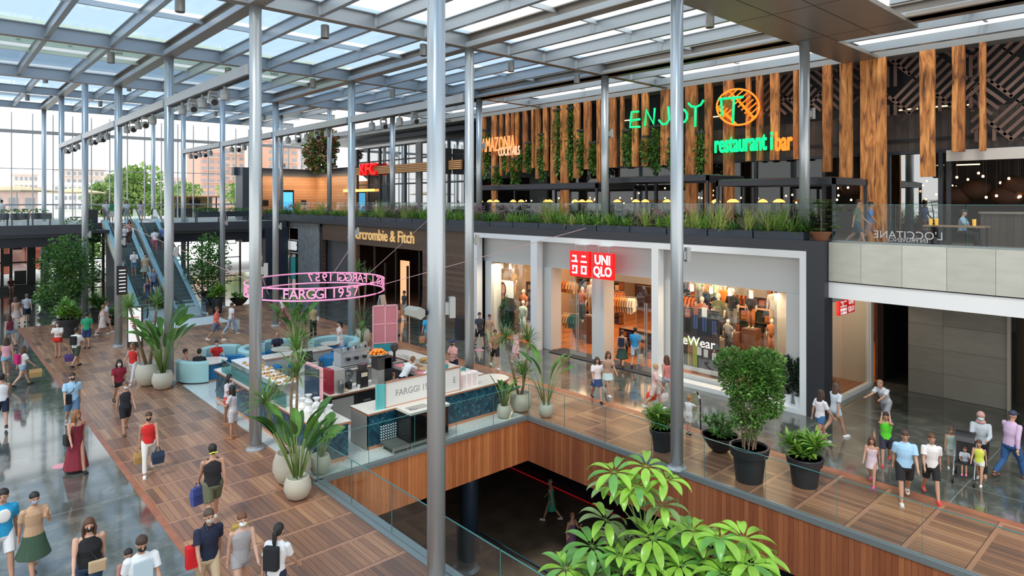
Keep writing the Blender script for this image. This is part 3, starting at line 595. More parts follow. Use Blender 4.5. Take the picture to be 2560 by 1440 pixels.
lattice('lattice_screen', YatX(2147, 27.9), YatX(1900, 27.9), 10.9, 12.6, 27.85, 'brown cut-out lattice screen behind the terrace column, beside the glowing round sign', 8)
awn = MB(); yy0, yy1 = -5.5, YatX(2365, 27.6)
awn.loft([[(27.6 + .02 * math.sin(k), yy0 + (yy1 - yy0) * k / 14, z) for k in range(15)] + [(27.66 + .02 * math.sin(k), yy0 + (yy1 - yy0) * k / 14, z) for k in range(14, -1, -1)] for z in (8.55, 8.95)])
tag(awn.build('fabric_banner', mat('beige_fabric', (.55, .50, .45), .8)), 'beige fabric strip with dark pattern hanging above the bar opening', 'banner')
def fitx(o, wdt):
    xs = [v.co.x for v in o.data.vertices]; o.scale.x = wdt / (max(xs) - min(xs))
# neon lettering
M_green = mat('neon_green', (.0, .5, .2), .4, emit=(.0, .82, .20), es=.95); M_or = mat('neon_orange', (.6, .15, .02), .4, emit=(1, .20, .01), es=1.0)
XN = 26.95
def strokes(name, ls, m, r=.05, parent=None, label=None, X=XN):
    o = None; t = thing(name, label, 'neon sign', (0, 0, 0)) if label else parent
    for ch in ls:
        mb = MB()
        for st in ch: mb.tube([(X, YatX(a, X), ZatX(a, b, X)) for a, b in st], r, 8)
        mb.build('neon_letter', m, t, smooth=True)
    if label:
        a = ls[0][0][0]; mb = MB()
        for ch in ls: q = ch[0][0]; mb.tube([(X, YatX(q[0], X), ZatX(q[0], q[1], X)), (27.2, YatX(q[0], X), ZatX(q[0], q[1], X))], .02, 5)
        mb.build('bracket', M_dark, t)
    return t
E_ = [[(1597, 279), (1579, 280), (1577, 300), (1575, 318), (1600, 317)], [(1574, 302), (1600, 298)]]
N_ = [[(1612, 315), (1616, 275), (1634, 310), (1637, 270)]]
J_ = [[(1671, 266), (1673, 298), (1667, 309), (1656, 311), (1647, 300)]]
O_ = [[(1700 + 16 * math.cos(a) + 2, 290 + 18 * math.sin(a)) for a in [2 * PI * k / 14 for k in range(15)]]]
Y_ = [[(1721, 258), (1728, 266), (1739, 268), (1752, 262), (1759, 250)], [(1739, 268), (1738, 317)]]
strokes('neon_sign', [E_, N_, J_, O_, Y_], M_green, .055, label='glowing green handwritten word ENJOY on the timber facade')
IT = [[[(1803, 247), (1805, 290)], [(1797, 248), (1858, 242)]], [[(1835, 246), (1832, 309)]]]
t = thing('neon_sign', 'glowing orange round lattice sign with green letters IT', 'neon sign', (0, 0, 0))
cx, cy, ra, rb = 1842, 267, 53, 45
ring = [(cx + ra * math.cos(a), cy + rb * math.sin(a)) for a in [2 * PI * k / 36 for k in range(37)]]
mb = MB(); mb.tube([(XN + .1, YatX(a, XN), ZatX(a, b, XN)) for a, b in ring], .045, 8); mb.build('ring', M_or, t, smooth=True)
mb = MB()
def inell(p): return ((p[0] - cx) / ra) ** 2 + ((p[1] - cy) / rb) ** 2 < .96
def clipline(p, d, lo, hi):
    pts = [(p[0] + d[0] * s, p[1] + d[1] * s) for s in range(int(lo), int(hi) + 1, 2)]; pts = [q for q in pts if inell(q)]
    if len(pts) > 1: mb.tube([(XN + .1, YatX(pts[0][0], XN), ZatX(*pts[0], XN)), (XN + .1, YatX(pts[-1][0], XN), ZatX(*pts[-1], XN))], .032, 6)
for k in range(-4, 5):
    clipline((cx + k * 9 - 20, cy + k * 4 + 10), (.75, -.66), -55, 6) if k < 1 else None
    clipline((cx + 14 + k * 7, cy + k * 8), (.72, .69), -12, 34)
    clipline((cx + 5 + k * 8, cy - 4 + k * 8), (.75, -.68), -6, 34)
    clipline((cx - 30 + k * 6, cy + 20 + k * 5), (.7, .72), -26, 18)
mb.build('lattice', M_or, t); strokes('x', IT, M_green, .055, t)
t = thing('neon_sign', 'glowing green and orange lowercase lettering under the round orange sign', 'neon sign', (0, 0, 0))
xc = (1787 + 1930) / 2
yA, yB = YatX(1787, XN), YatX(1931, XN); wid = abs(yA - yB)
a = text('green_lettering', 'restaurant i', 1.15, M_green, t, (XN, (yA + yB) / 2, ZatX(xc, 358, XN)), ext=.05, off=.02, xs=.46); fitx(a, wid)
yA, yB = YatX(1938, XN), YatX(1980, XN)
MB().tube([(XN, YatX(1800, XN), ZatX(1800, 365, XN)), (27.2, YatX(1800, XN), ZatX(1800, 365, XN))], .02, 5).tube([(XN, YatX(1900, XN), ZatX(1900, 365, XN)), (27.2, YatX(1900, XN), ZatX(1900, 365, XN))], .02, 5).build('bracket', M_dark, t)
a = text('orange_lettering', 'bar', 1.15, M_or, t, (XN, (yA + yB) / 2, ZatX(1958, 355, XN)), ext=.05, off=.02, xs=.46); fitx(a, abs(yA - yB))
M_or2 = mat('neon_amber', (.6, .2, .1), .4, emit=(1, .30, .08), es=.9)
yA, yB = YatX(1204, XN), YatX(1287, XN)
a = text('neon_sign', 'AMAZONIA', 1.3, M_or2, None, (XN, (yA + yB) / 2, ZatX(1245, 362, XN)), ext=.03, off=.0); fitx(a, abs(yA - yB)); tag(a, 'orange glowing word over the hanging plants, upper of two lines', 'neon sign')
yA, yB = YatX(1246, XN), YatX(1299, XN)
a = text('neon_sign', 'COCKTAILS', .8, mat('neon_salmon', (.6, .25, .15), .4, emit=(1, .45, .28), es=.8), None, (XN, (yA + yB) / 2, ZatX(1270, 379, XN)), ext=.03, off=.0); fitx(a, abs(yA - yB)); tag(a, 'smaller orange glowing word under the upper orange one', 'neon sign')
# pergolas on the terrace
def pergola(px0, px1, py, X0, X1, label):
    z = ZatX(px0, py, X0); y1, y0 = YatX(px0, X0), YatX(px1, X0)
    t = thing('pergola', label, 'pergola', (X0, y0, UF), 0, 'dark steel pergolas on the terrace'); W = X1 - X0; L = y1 - y0; h = z - UF
    MB().box(0, W, 0, .1, h - .22, h).box(0, W, L - .1, L, h - .22, h).box(0, .1, 0, L, h - .22, h).box(W - .1, W, 0, L, h - .22, h).build('frame', M_dark, t)
    mb = MB()
    for k in range(int(L / .22)): mb.obox((W / 2, .15 + k * .22, h + .02), W - .1, .2, .02, 0, .25)
    mb.build('louvres', M_dark, t)
    for (a, b) in ((.05, .05), (.05, L - .05), (W - .05, .05), (W - .05, L - .05)): MB().box(a - .05, a + .05, b - .05, b + .05, 0, h - .22).build('leg', M_dark, t)
    return t
pergola(1190, 1492, 466, 23.3, 26.3, 'dark louvred pergola on the terrace, the farthest one, over the brown shop end'); pergola(1517, 1770, 446, 23.3, 26.3, 'dark louvred pergola on the terrace, the middle one behind the tall column'); pergola(1790, 2087, 452, 23.3, 26.3, 'dark louvred pergola on the terrace, the nearest one beside the leafy shrub')
# terrace glass rails
def rail_y(X, y0, y1, z0, h, n, label):
    b = balustrade(label, (X, y1, z0), (X, y0, z0), n, z0, h, 'glass balustrades of the upper terrace'); return b
rail_y(22.12, -6, 8.8, 5.77, 1.22, 8, 'frameless glass balustrade above the pale stone cladding'); rail_y(22.75, 9.5, 56, 5.5, 1.5, 22, 'long glass balustrade behind the planted troughs')
text_o = text('window_lettering', "L'OCCITANE", .33, mat('grey_letter', (.45, .45, .47), .5), None, (22.1, YatX(2268, 22.1), ZatX(2268, 589, 22.1)), (PI / 2, 0, PI / 2), .002, .0, xs=1); tag(text_o, 'mirrored grey lettering on the terrace glass above the passage, first line', 'lettering')
text_p = text('window_lettering', "EN PROVENCE", .17, MATS['grey_letter'], None, (22.1, YatX(2268, 22.1), ZatX(2268, 601, 22.1)), (PI / 2, 0, PI / 2), .002, .0, xs=1); tag(text_p, 'mirrored small grey lettering on the terrace glass, second line', 'lettering')
# ---- glazed restaurant with slatted band, and timber-clad cafe
Y0k, Y1k = YF1 + .2, YatX(892, XF)
t = struct(MB().box(XF, XF + .2, Y0k, Y1k, ZatX(1000, 345, XF), ZatX(1000, 335, XF)).build('trim_glazing_top', M_dark))
for k in range(9):
    yy = Y0k + (Y1k - Y0k) * k / 8; wd = .35 if k == 3 else .08
    struct(MB().box(XF, XF + .2, yy - wd, yy + wd, UF, 11.5).build('trim_mullion', M_dark if k != 3 else mat('grey_pier', (.16, .16, .16), .5)))
for z in (8.4, 10.3): struct(MB().box(XF + .05, XF + .15, Y0k, Y1k, z, z + .12).build('trim_transom', M_dark))
struct(MB().box(XF + .08, XF + .1, Y0k, Y1k, UF, 11.4).build('window_12', glass('mirror_glass', (.35, .42, .44), .35, .8))); struct(MB().box(XF + 6, XF + 6.2, Y0k - 2, 62, UF, 12.5).build('wall_glazed_back', mat('grey_interior', (.25, .28, .29), .5)))
zb0, zb1 = ZatX(1000, 432, XF), ZatX(1000, 411, XF)
t = thing('slatted_band', 'band of horizontal light wooden slats carrying the red lettering', 'sign board', (XF - .3, Y0k, zb0)); mb = MB()
for k in range(5): mb.box(0, .12, 0, Y1k - Y0k, k * (zb1 - zb0) / 5, k * (zb1 - zb0) / 5 + (zb1 - zb0) * .13)
mb.build('slats', mat('light_slat_wood', (.62, .34, .14), .5), t); MB().box(.12, .2, 0, Y1k - Y0k, 0, zb1 - zb0).build('backing', mat('slat_back', (.12, .05, .02), .6), t)
t = text('shop_sign', 'KFC', 1.35, M_red, None, (XF - .40, YatX(931, XF), ZatX(931, 425, XF)), ext=.1, off=.03, xs=1.1); tag(t, 'bold red three letter sign on the light wooden slats', 'shop sign')
yk = YatX(1128, XF)
t = thing('blade_sign', 'projecting red and black square sign beside the wooden slats', 'sign', (XF, yk, 0)); MB().box(-.9, 0, -.08, .08, 9.0, 10.8).build('panel', M_black, t); MB().box(-.85, -.05, .08, .1, 9.1, 10.7).build('red_face', M_red, t)
M_wclad = plank_wood('cafe_wood_cladding', 2, (.42, .22, .11), (.60, .34, .18), .25, .4)
YW = 58.1; Xw0 = XatY(640, YW)
struct(MB().box(Xw0, XF, YW, YW + .2, UF, 9.4).build('wall_cafe_front', M_wclad)); struct(MB().box(XF, XF + .2, Y1k, YW, UF, 9.4).build('wall_cafe_side', M_wclad)); M_slate = mat('slate_blue_fascia', (.06, .075, .09), .4)
struct(MB().box(Xw0 - 2, XF - .3, YW - .3, YW + .3, 9.35, 10.05).build('trim_cafe_band', M_slate)); struct(MB().box(XF - .3, XF + .3, Y1k, YW + .3, 9.35, 10.05).build('trim_cafe_band', M_slate)); struct(MB().box(Xw0 - 1.7, Xw0, 56.6, YW, 3.6, 10.0).build('wall_dark_box', M_slate))
t = thing('information_totem', 'freestanding display totem with a bright blue screen by the wooden cafe wall', 'display totem', (XatY(718, 56.3), 56.3, UF)); MB().box(-.62, .62, 0, .2, 0, 2.6).build('body', M_black, t); MB().box(-.5, .5, -.01, 0, .5, 2.4).build('screen', mat('blue_screen', (.1, .4, .7), .3, emit=(.1, .5, .85), es=.9), t)
for k, px in enumerate((665, 700, 760)): tag(MB().box(-.25, .25, 0, .04, 1.2, 1.7).build('wall_notice', M_black, loc=(XatY(px, YW - .1), YW - .05, UF)), 'small dark notice on the wooden cafe wall, %s' % ['first beside the dark box', 'second, beside the blue totem', 'third, near the corner'][k], 'notice', 'notices on the cafe wall')
t = thing('wall_light', 'yellow glowing linear wall lamp left of the glazed restaurant', 'wall lamp', (XF - .1, YatX(900, XF), 7.9)); MB().box(-.1, 0, -2.6, 2.6, 0, .22).build('frame', mat('lamp_amber', (.7, .4, .1), .5, emit=(1, .5, .12), es=1.3), t)
area('cafe_fill_light', (24.5, 56.6, 9.2), 5, 1, 80, (1, .70, .45), (.6, 0, 0)); area('cafe_fill_light', (26.2, 54.5, 9.2), 1, 6, 60, (1, .70, .45), (0, -.6, 0))  # warm fill lamps without fittings, added to brighten the wooden cafe walls
# hedge of dry ivy by the cafe roof
struct(MB().box(Xw0, 40, 61, 61.2, 10, 14).build('wall_roof_glazing', M_offw)) if False else None
# ================================================================ FAR END: bridge, escalators, glass wall, outdoors
def leaves(mb, c, rad, n, size, rr, flat=1.0, up=.35, shell=.55, m=None, asp=.45):
    for _ in range(n):
        while True:
            p = Vector((rr.uniform(-1, 1), rr.uniform(-1, 1), rr.uniform(-1, 1)))
            if shell < p.length < 1: break
        q = Vector(c) + Vector((p.x * rad[0], p.y * rad[1], p.z * rad[2])); d = (p + Vector((rr.uniform(-.6, .6), rr.uniform(-.6, .6), rr.uniform(-.2, .9) * up))).normalized()
        s = size * rr.uniform(.7, 1.3); sd = d.cross(Vector((rr.uniform(-1, 1), rr.uniform(-1, 1), 1))).normalized() * s * asp
        nrm = sd.cross(d).normalized() * s * .12
        b = len(mb.v); mb.v += [tuple(q), tuple(q + d * s * .5 + sd + nrm), tuple(q + d * s), tuple(q + d * s * .5 - sd + nrm)]
        if m is not None: mb.m = m(rr) if callable(m) else m
        mb.face((b, b + 1, b + 2, b + 3))
def leafmat(name, c=None, var=.35, rough=.45, sub=.0):
    if name in MATS: return MATS[name]
    N = newmat(name); tcn = N.n('ShaderNodeTexCoord'); nz = N.n('ShaderNodeTexNoise', i={'Scale': 2.6, 'Detail': 3.0}); N.l(tcn.outputs['Object'], nz.inputs[0])
    col = ramp(N, nz.outputs[0], [(.3, tuple(q * (1 - var) for q in c)), (.7, tuple(min(1, q * (1 + var)) for q in c))]); N.l(col, N.b.inputs['Base Color'])
    N.b.inputs['Roughness'].default_value = rough
    tl = N.n('ShaderNodeBsdfTranslucent'); N.l(col, tl.inputs[0]); mx = N.n('ShaderNodeMixShader'); mx.inputs[0].default_value = .25
    out = N.t.nodes['Material Output']; N.l(N.b.outputs[0], mx.inputs[1]); N.l(tl.outputs[0], mx.inputs[2]); N.l(mx.outputs[0], out.inputs[0]); return N.m
L_dark = leafmat('leaf_dark', (.045, .13, .025)); L_mid = leafmat('leaf_mid', (.10, .25, .04)); L_lime = leafmat('leaf_lime', (.22, .40, .05)); L_tree = leafmat('leaf_tree', (.30, .42, .12)); L_pale = leafmat('leaf_pale', (.32, .46, .16)); L_brown = leafmat('leaf_brown', (.30, .20, .08))
M_trunk = mat('bark', (.20, .14, .08), .8, noise=(12, .3)); M_soil = mat('soil', (.07, .045, .03), .9, noise=(25, .5))
M_steelA = mat('bridge_dark', (.045, .05, .06), .45); M_navyb = mat('bridge_navy', (.02, .028, .045), .45)
for (x0, x1, y0) in ((-8, 8.2, 51.6), (8.2, 9.6, 54.6), (13.1, 21.6, 51.0)):
    struct(MB().box(x0, x1, y0, 66, 5.1, UF).build('floor_bridge', M_conc)); struct(MB().box(x0, x1, y0 - .12, y0, 4.95, UF + .05).box(x0, x1, y0 + .1, y0 + .3, 4.75, 5.0).build('trim_bridge_edge', M_steelA)); struct(MB().box(x0, x1, y0 + .8, y0 + 1.1, 4.1, 5.1).build('ceiling_bridge_beam', M_navyb))
struct(MB().box(9.6, 13.1, 55.15, 66, 5.1, UF).build('floor_bridge', M_offw)); struct(MB().box(13.1, 22, 51.3, 66, 4.9, 5.1).build('ceiling_bridge', M_navyb)); struct(MB().box(-8, 9.6, 52.5, 66, 4.9, 5.1).build('ceiling_bridge', M_navyb))
struct(MB().box(19.8, 21.6, 50.6, 51.3, 0, 5.0).build('wall_dark_pier', M_navyb))
# rails on the bridge
balustrade('glass balustrade on the far bridge left of the escalators', (-6, 51.65, UF), (8.2, 51.65, UF), 8, UF, 1.1, 'glass balustrades of the far bridge'); balustrade('glass balustrade on the far bridge right of the escalators', (13.3, 51.1, UF), (21.6, 51.1, UF), 5, UF, 1.1, 'glass balustrades of the far bridge')
# glass wall
YGW = 66.0; M_mull = mat('pale_mullion', (.40, .43, .45), .4, .3)
xsm = [XatY(p, YGW) for p in (-18, 29, 82, 133, 182, 229, 275, 319, 362, 404, 445, 484, 521, 556, 590, 622, 655, 690, 722, 755)]
for x in xsm: struct(MB().box(x - .035, x + .035, YGW, YGW + .2, 5.5, 14.3).build('trim_mullion', M_mull))
for z, h in ((ZatY(0, 421, YGW), .06), (ZatY(0, 330, YGW), .28), (6.75, .12)): struct(MB().box(xsm[0], xsm[-1], YGW - .02, YGW + .1, z, z + h).build('trim_transom', M_mull if h < .1 else mat('transom_grey', (.25, .27, .28), .4)))
for k in range(len(xsm) - 1): struct(MB().box(xsm[k] + .035, xsm[k + 1] - .035, YGW + .05, YGW + .06, 5.5, 14.3).build('window_%d' % (20 + k), glass('wall_glass', (.97, .98, .98), .01, .1)))
M_fr = mat('black_frame', (.03, .032, .036), .4); rr = random.Random(5)
for k, px in enumerate((-10, 5, 27, 78, 112, 150, 200, 232, 258)):
    x = XatY(px, 65.6); w_ = .28 if px in (78, 112) else .1
    struct(MB().box(x - w_, x + w_, 65.5, 65.75, 0, 5).build('trim_frame', M_fr))
for z in (.25, 2.1, 3.9): struct(MB().box(-6, XatY(260, 65.6), 65.55, 65.7, z, z + .12).build('trim_frame', M_fr))
for k, (a, b, c, d) in enumerate(((32, 56, 3.2, 3.9), (9, 27, 1.9, 2.9), (57, 76, 4.0, 4.9), (84, 108, 3.4, 3.9), (36, 66, .4, 1.5))): struct(MB().box(XatY(a, 65.5), XatY(b, 65.5), 65.45, 65.6, c, d).build('wall_dark_panel', M_fr))
struct(MB().box(-6, XatY(265, 65.6), 65.62, 65.64, .3, 5).build('window_11', M_shopg))
struct(MB().box(XatY(265, 63), XatY(300, 63), 62.9, 63.1, 0, 5).build('wall_frosted', mat('frosted_panel', (.45, .50, .52), .5)))
X3 = [XatY(p, 62) for p in (430, 470, 505, 548, 600)]
for k, x in enumerate(X3): struct(MB().box(x - .06, x + .06, 61.9, 62.1, 0, 4.9).build('trim_frame', M_fr))
for z in (.2, 1.9, 3.6): struct(MB().box(X3[0], X3[-1], 61.95, 62.05, z, z + .08).build('trim_frame', M_fr))
for k in range(9):
    x = rr.uniform(X3[0] + .3, X3[-1] - 1); z = rr.uniform(.8, 4); s = rr.uniform(.5, .9)
    tag(MB().box(x, x + s, 61.8, 61.86, z, z + .06).box(x, x + s, 61.8, 61.86, z + s, z + s + .06).box(x, x + .06, 61.8, 61.86, z, z + s).box(x + s - .06, x + s, 61.8, 61.86, z, z + s).build('square_frame', M_fr), 'open black square frame mounted on the far glazed shopfront', 'frame', 'black square frames on the far shopfront')
tag(MB().box(XatY(-5, 64), XatY(90, 64), 63.8, 64.4, 0, .45).build('bench', M_fr), 'long low dark bench before the far glazed entrance', 'bench')
# ---- escalators
def escalator(x0, label):
    t = thing('escalator', label, 'escalator', (x0, 42.6, 0), 0, 'escalators up to the bridge'); W = 1.65; y0, y1, yt = 1.2, 11.6, 12.5
    n = 24; pr = [(0, 0), (y0, 0)]
    for k in range(n): pr += [(y0 + (y1 - y0) * k / n, UF * (k + 1) / n), (y0 + (y1 - y0) * (k + 1) / n, UF * (k + 1) / n)]
    pr += [(yt, UF)]
    mb = MB()
    for a, b in zip(pr[:-1], pr[1:]): mb.quad((.28, a[0], a[1] + .02), (W - .28, a[0], a[1] + .02), (W - .28, b[0], b[1] + .02), (.28, b[0], b[1] + .02))
    mb.build('steps', mat('step_teal_grey', (.11, .16, .165), .35, .4), t)
    line = [(0, 0), (y0, 0), (y1, UF), (yt, UF)]
    def strip(off0, off1, xa, xb, name, m, parent=t):
        mb = MB(); top = [(q[0], q[1] + off1) for q in line]; bot = [(q[0], q[1] + off0) for q in line]
        mb.loft([[(xa, a[0], b[1]), (xb, a[0], b[1]), (xb, a[0], a[1]), (xa, a[0], a[1])] for a, b in zip(top, bot)]); return mb.build(name, m, parent)
    for xa, xb in ((0, .1), (W - .1, W)):
        strip(-.35, .12, xa, xb, 'side_panel', mat('side_panel_cream', (.62, .60, .48), .5))
    for xa, xb in ((.02, .28), (W - .28, W - .02)): strip(.12, .22, xa, xb, 'skirt_deck', mat('skirt_blue_steel', (.42, .54, .58), .25, .5))
    for xa in (.13, W - .15):
        strip(.22, 1.0, xa, xa + .015, 'glass_panel', glass('escalator_glass', (.82, .93, .92), .03, .3))
        pts = [(xa, -.25, .35), (xa, -.45, .6), (xa, -.38, .9), (xa, -.1, 1.04)] + [(xa, q[0], q[1] + 1.04) for q in line] + [(xa, yt + .35, UF + .9), (xa, yt + .42, UF + .6)]
        MB().tube(pts, .045, 8).build('handrail', M_black, t, smooth=True)
    mb = MB().box(.1, W - .1, y0, y1, -.01, 0)
    mb = MB(); mb.loft([[(.1, q[0], q[1] - .75 if 0 < i < 3 else q[1] - .02), (W - .1, q[0], q[1] - .75 if 0 < i < 3 else q[1] - .02), (W - .1, q[0], q[1] - .1), (.1, q[0], q[1] - .1)] for i, q in enumerate([(0.2, 0.05), (y0 + 1.6, .95), (y1 + .3, UF), (yt, UF)])]); mb.build('truss', mat('truss_grey', (.35, .38, .38), .5), t)
    MB().box(.12, W - .12, -.5, .05, 0.012, .03).build('comb_plate', M_alu, t)
    return t
escalator(9.5, 'left escalator rising to the far bridge, coming down with people standing on it'); escalator(11.45, 'right escalator rising to the far bridge, the couple in white and blue ride up')
# boards and signs
t = thing('directory_sign', 'narrow black directory board with white lines on a steel column', 'directory board', (XA + .05, YG[3] - .2, 0)); MB().box(-.18, .28, -.1, -.05, 2.55, 3.95).build('board', M_black, t)
mb = MB()
for k in range(7): mb.box(-.08, .2, -.112, -.1, 2.7 + k * .17, 2.74 + k * .17)
mb.build('lettering', M_wl, t)
c = G(338, 868); t = thing('poster_stand', 'tall lit white poster stand with pink printed lines near the escalators', 'poster stand', (c.x, c.y, 0), -TH * .7)
MB().box(-.33, .33, -.06, .06, 0, 2.0).build('body', M_black, t); MB().box(-.28, .28, -.07, -.06, .28, 1.92).build('poster', mat('poster_white', (.82, .82, .80), .4, emit=(1, 1, 1), es=.25), t)
mb = MB()
for k in range(4): mb.box(-.2, .2, -.08, -.07, 1.45 - k * .1, 1.5 - k * .1)
mb.box(-.12, .02, -.08, -.07, .95, 1.1).box(-.02, .14, -.08, -.07, .75, .9).build('printed_lines', mat('pink_print', (.75, .22, .25), .5), t)
# ---- outdoors
struct(MB().box(-400, 600, 66.3, 900, -.12, -.02).build('ground', mat('outdoor_ground', (.8, .78, .75), .8))); struct(MB().box(-40, 44, 67.5, 78, 5.2, 5.48).build('floor_outer_terrace', mat('outer_tile', (.5, .49, .47), .8)))
def building(px0, px1, pytop, Y, colr, label, floors, cols, z0=0, dp=12):
    x0, x1 = XatY(px0, Y), XatY(px1, Y); zt = ZatY(px0, pytop, Y); nm = 'facade_%d' % (len(MATS)); t = thing('apartment_building', label, 'building', (x0, Y, 0))
    MB().box(0, x1 - x0, 0, dp, z0, zt).build('walls', mat(nm, colr, .8), t); MB().box(-.3, x1 - x0 + .3, -.3, dp + .3, zt, zt + .5).build('roof_edge', mat(nm + 'r', tuple(q * .9 for q in colr), .8), t)
    W = x1 - x0; zb = max(z0, 5)
    for f in range(floors):
        for k in range(cols):
            cx = W * (k + .5) / cols; z = zb + (zt - zb) * (f + .35) / floors; ww = W / cols * .28; hh = (zt - zb) / floors * .42
            w_ = MB().box(cx - ww, cx + ww, -.08, 0, z, z + hh).build('window', mat('far_window', (.30, .33, .36), .3), t)
        MB().box(W * .08, W * .92, -.9, 0, zb + (zt - zb) * (f + .22) / floors, zb + (zt - zb) * (f + .26) / floors).build('balcony_slab', mat('balcony_white', (.75, .70, .66), .7), t) if f % 2 == 0 else None
    return t
building(500, 560, 381, 190, (.62, .36, .28), 'tall terracotta apartment block seen far away through the glass wall', 9, 3); building(560, 612, 372, 210, (.66, .47, .38), 'pale terracotta apartment block behind the taller one', 9, 3)
building(668, 745, 352, 200, (.62, .36, .26), 'orange brick apartment block above the wooden cafe', 9, 4); building(748, 800, 372, 230, (.60, .50, .46), 'grey pink apartment block above the wooden cafe corner', 8, 3)
building(150, 262, 424, 230, (.68, .58, .52), 'wide beige apartment block with a low upper storey, far left', 5, 8); building(262, 330, 440, 260, (.70, .52, .45), 'pinkish far apartment block beside the big tree', 4, 5)
building(35, 95, 437, 260, (.72, .60, .55), 'pale far apartment block above the parasol', 4, 5); building(415, 470, 446, 280, (.70, .58, .50), 'low sandy far apartment block right of the big tree', 3, 4); building(-30, 95, 478, 92, (.72, .55, .48), 'pale pink pavilion behind the parasol terrace', 1, 3)
building(135, 238, 462, 150, (.78, .74, .72), 'long white building with rows of windows behind the terrace', 3, 9)
building(6, 24, 610, 80, (.50, .14, .08), 'red brick building behind the ground floor glazing', 2, 2); building(84, 100, 625, 84, (.48, .12, .07), 'narrow red brick block behind the ground floor glazing', 2, 1)
def tree(px, py, Y, rx, rz, n, label, m=L_tree, size=.55, seed=1):
    x = XatY(px, Y); z = ZatY(px, py, Y); t = thing('tree', label, 'tree', (x, Y, 0)); rr = random.Random(seed); mb = MB()
    for k in range(9):
        c = (rr.uniform(-.6, .6) * rx, rr.uniform(-.4, .4) * rx, z + rr.uniform(-.55, .5) * rz); leaves(mb, c, (rx * .5, rx * .5, rz * .5), n // 9, size, rr, m=lambda r: r.choice((0, 0, 1)))
    mb.build('crown', [m, L_mid], t); MB().tube([(0, 0, 0), (.1, 0, z * .5), (-.1, 0, z)], [rx * .06, rx * .05, rx * .03], 8).build('trunk', M_trunk, t); return t
tree(345, 480, 110, 5.2, 4.6, 4200, 'big light green round tree outside the glass wall', seed=2); tree(262, 505, 100, 2.6, 2.4, 1500, 'smaller light green tree left of the big one outside', seed=3); tree(300, 495, 120, 3.6, 3.0, 1500, 'light green tree partly behind the big one outside', seed=14)
tree(396, 510, 100, 2.2, 2.0, 1000, 'small light green tree right of the big one outside', seed=4); tree(465, 480, 170, 3.6, 3, 900, 'far green tree left of the terracotta block', seed=5); tree(590, 488, 120, 3.5, 2, 1000, 'green tree low beside the dark box outside', seed=6); tree(200, 620, 90, 2.4, 1.6, 900, 'green tree behind the ground floor glazing', seed=7)
tree(150, 625, 88, 1.8, 1.4, 700, 'autumn tinted tree behind the ground floor glazing', m=L_brown, seed=8); tree(50, 640, 95, 2.2, 1.8, 700, 'bushy tree behind the ground floor glazing at the left', seed=9)
def parasol(px, py, Y, r, label):
    x = XatY(px, Y); z = ZatY(px, py, Y); t = thing('parasol', label, 'parasol', (x, Y, 5.48), 0, 'beige parasols on the outer terrace'); h = z - 5.48
    MB().lathe([(r, h - .32), (r, h - .22), (r * .5, h), (.05, h + .22)], 8).build('canopy', mat('parasol_beige', (.55, .45, .28), .8), t); MB().lathe([(.05, 0), (.05, h)], 8).build('pole', M_white, t); MB().box(-.4, .4, -.4, .4, 0, .1).build('base', M_dark, t)
parasol(42, 470, 70, 3.0, 'beige square parasol nearest the left end of the outer terrace'); parasol(188, 475, 76, 2.6, 'beige parasol further right on the outer terrace')
# bar hut on the terrace
xb0, xb1 = XatY(437, 69), XatY(545, 69); t = thing('terrace_bar', 'dark terrace bar hut with bamboo back seen through the glass', 'bar', (xb0, 69, 5.48)); W = xb1 - xb0
MB().box(0, W, 0, .1, 0, .9).build('counter', M_black, t); MB().box(-.1, W + .1, -.2, 2, 2.0, 2.12).build('roof', mat('bamboo_rust', (.35, .16, .06), .7), t); MB().box(0, W, 1.8, 1.9, 0, 2.0).build('back_wall', mat('bamboo', (.32, .27, .10), .7, noise=((20, 2, .5), .5)), t)
for k in range(3): MB().box(.1 + k * (W - .3) / 2, .2 + k * (W - .3) / 2, 0, .1, .9, 2.0).build('post', M_black, t)
MB().box(W * .45, W * .7, 1.7, 1.78, 1.2, 1.75).build('screen', M_black, t)
# planted troughs on the bridge
def trough(px0, px1, Y, label, seed, legs=True):
    x0, x1 = XatY(px0, Y), XatY(px1, Y); L = x1 - x0; t = thing('planter_trough', label, 'planter', (x0, Y, UF)); rr = random.Random(seed)
    MB().box(0, L, 0, .45, .42, .82).build('trough_body', M_navy, t)
    for q in (.08, L - .08):
        for d in (.05, .4): MB().box(q - .03, q + .03, d - .03, d + .03, 0, .42).build('leg', M_navy, t)
    mb = MB()
    for k in range(int(L / .22)): leaves(mb, (.1 + k * .22, .22, .88), (.2, .2, .16), 34, .12, rr, m=lambda r: r.choice((0, 0, 1)))
    mb.build('foliage', [L_mid, L_dark], t); return t
trough(-8, 23, 52.0, 'navy trough with low green plants at the left edge of the far bridge', 1); trough(27, 75, 52.0, 'navy trough with low green plants, second along the far bridge', 2); trough(79, 130, 52.0, 'navy trough with low green plants, third along the far bridge near the column', 3)
trough(490, 553, 51.4, 'navy trough with low green plants right of the escalators', 4); trough(566, 625, 51.4, 'navy trough with low green plants beside the dark box on the bridge', 5)
tag(MB().box(-.35, .35, -.25, .25, 0, 1.0).build('litter_bin', M_dark, loc=(XatY(229, 56), 56, UF)), 'dark litter bin on the bridge by the escalator top', 'litter bin')
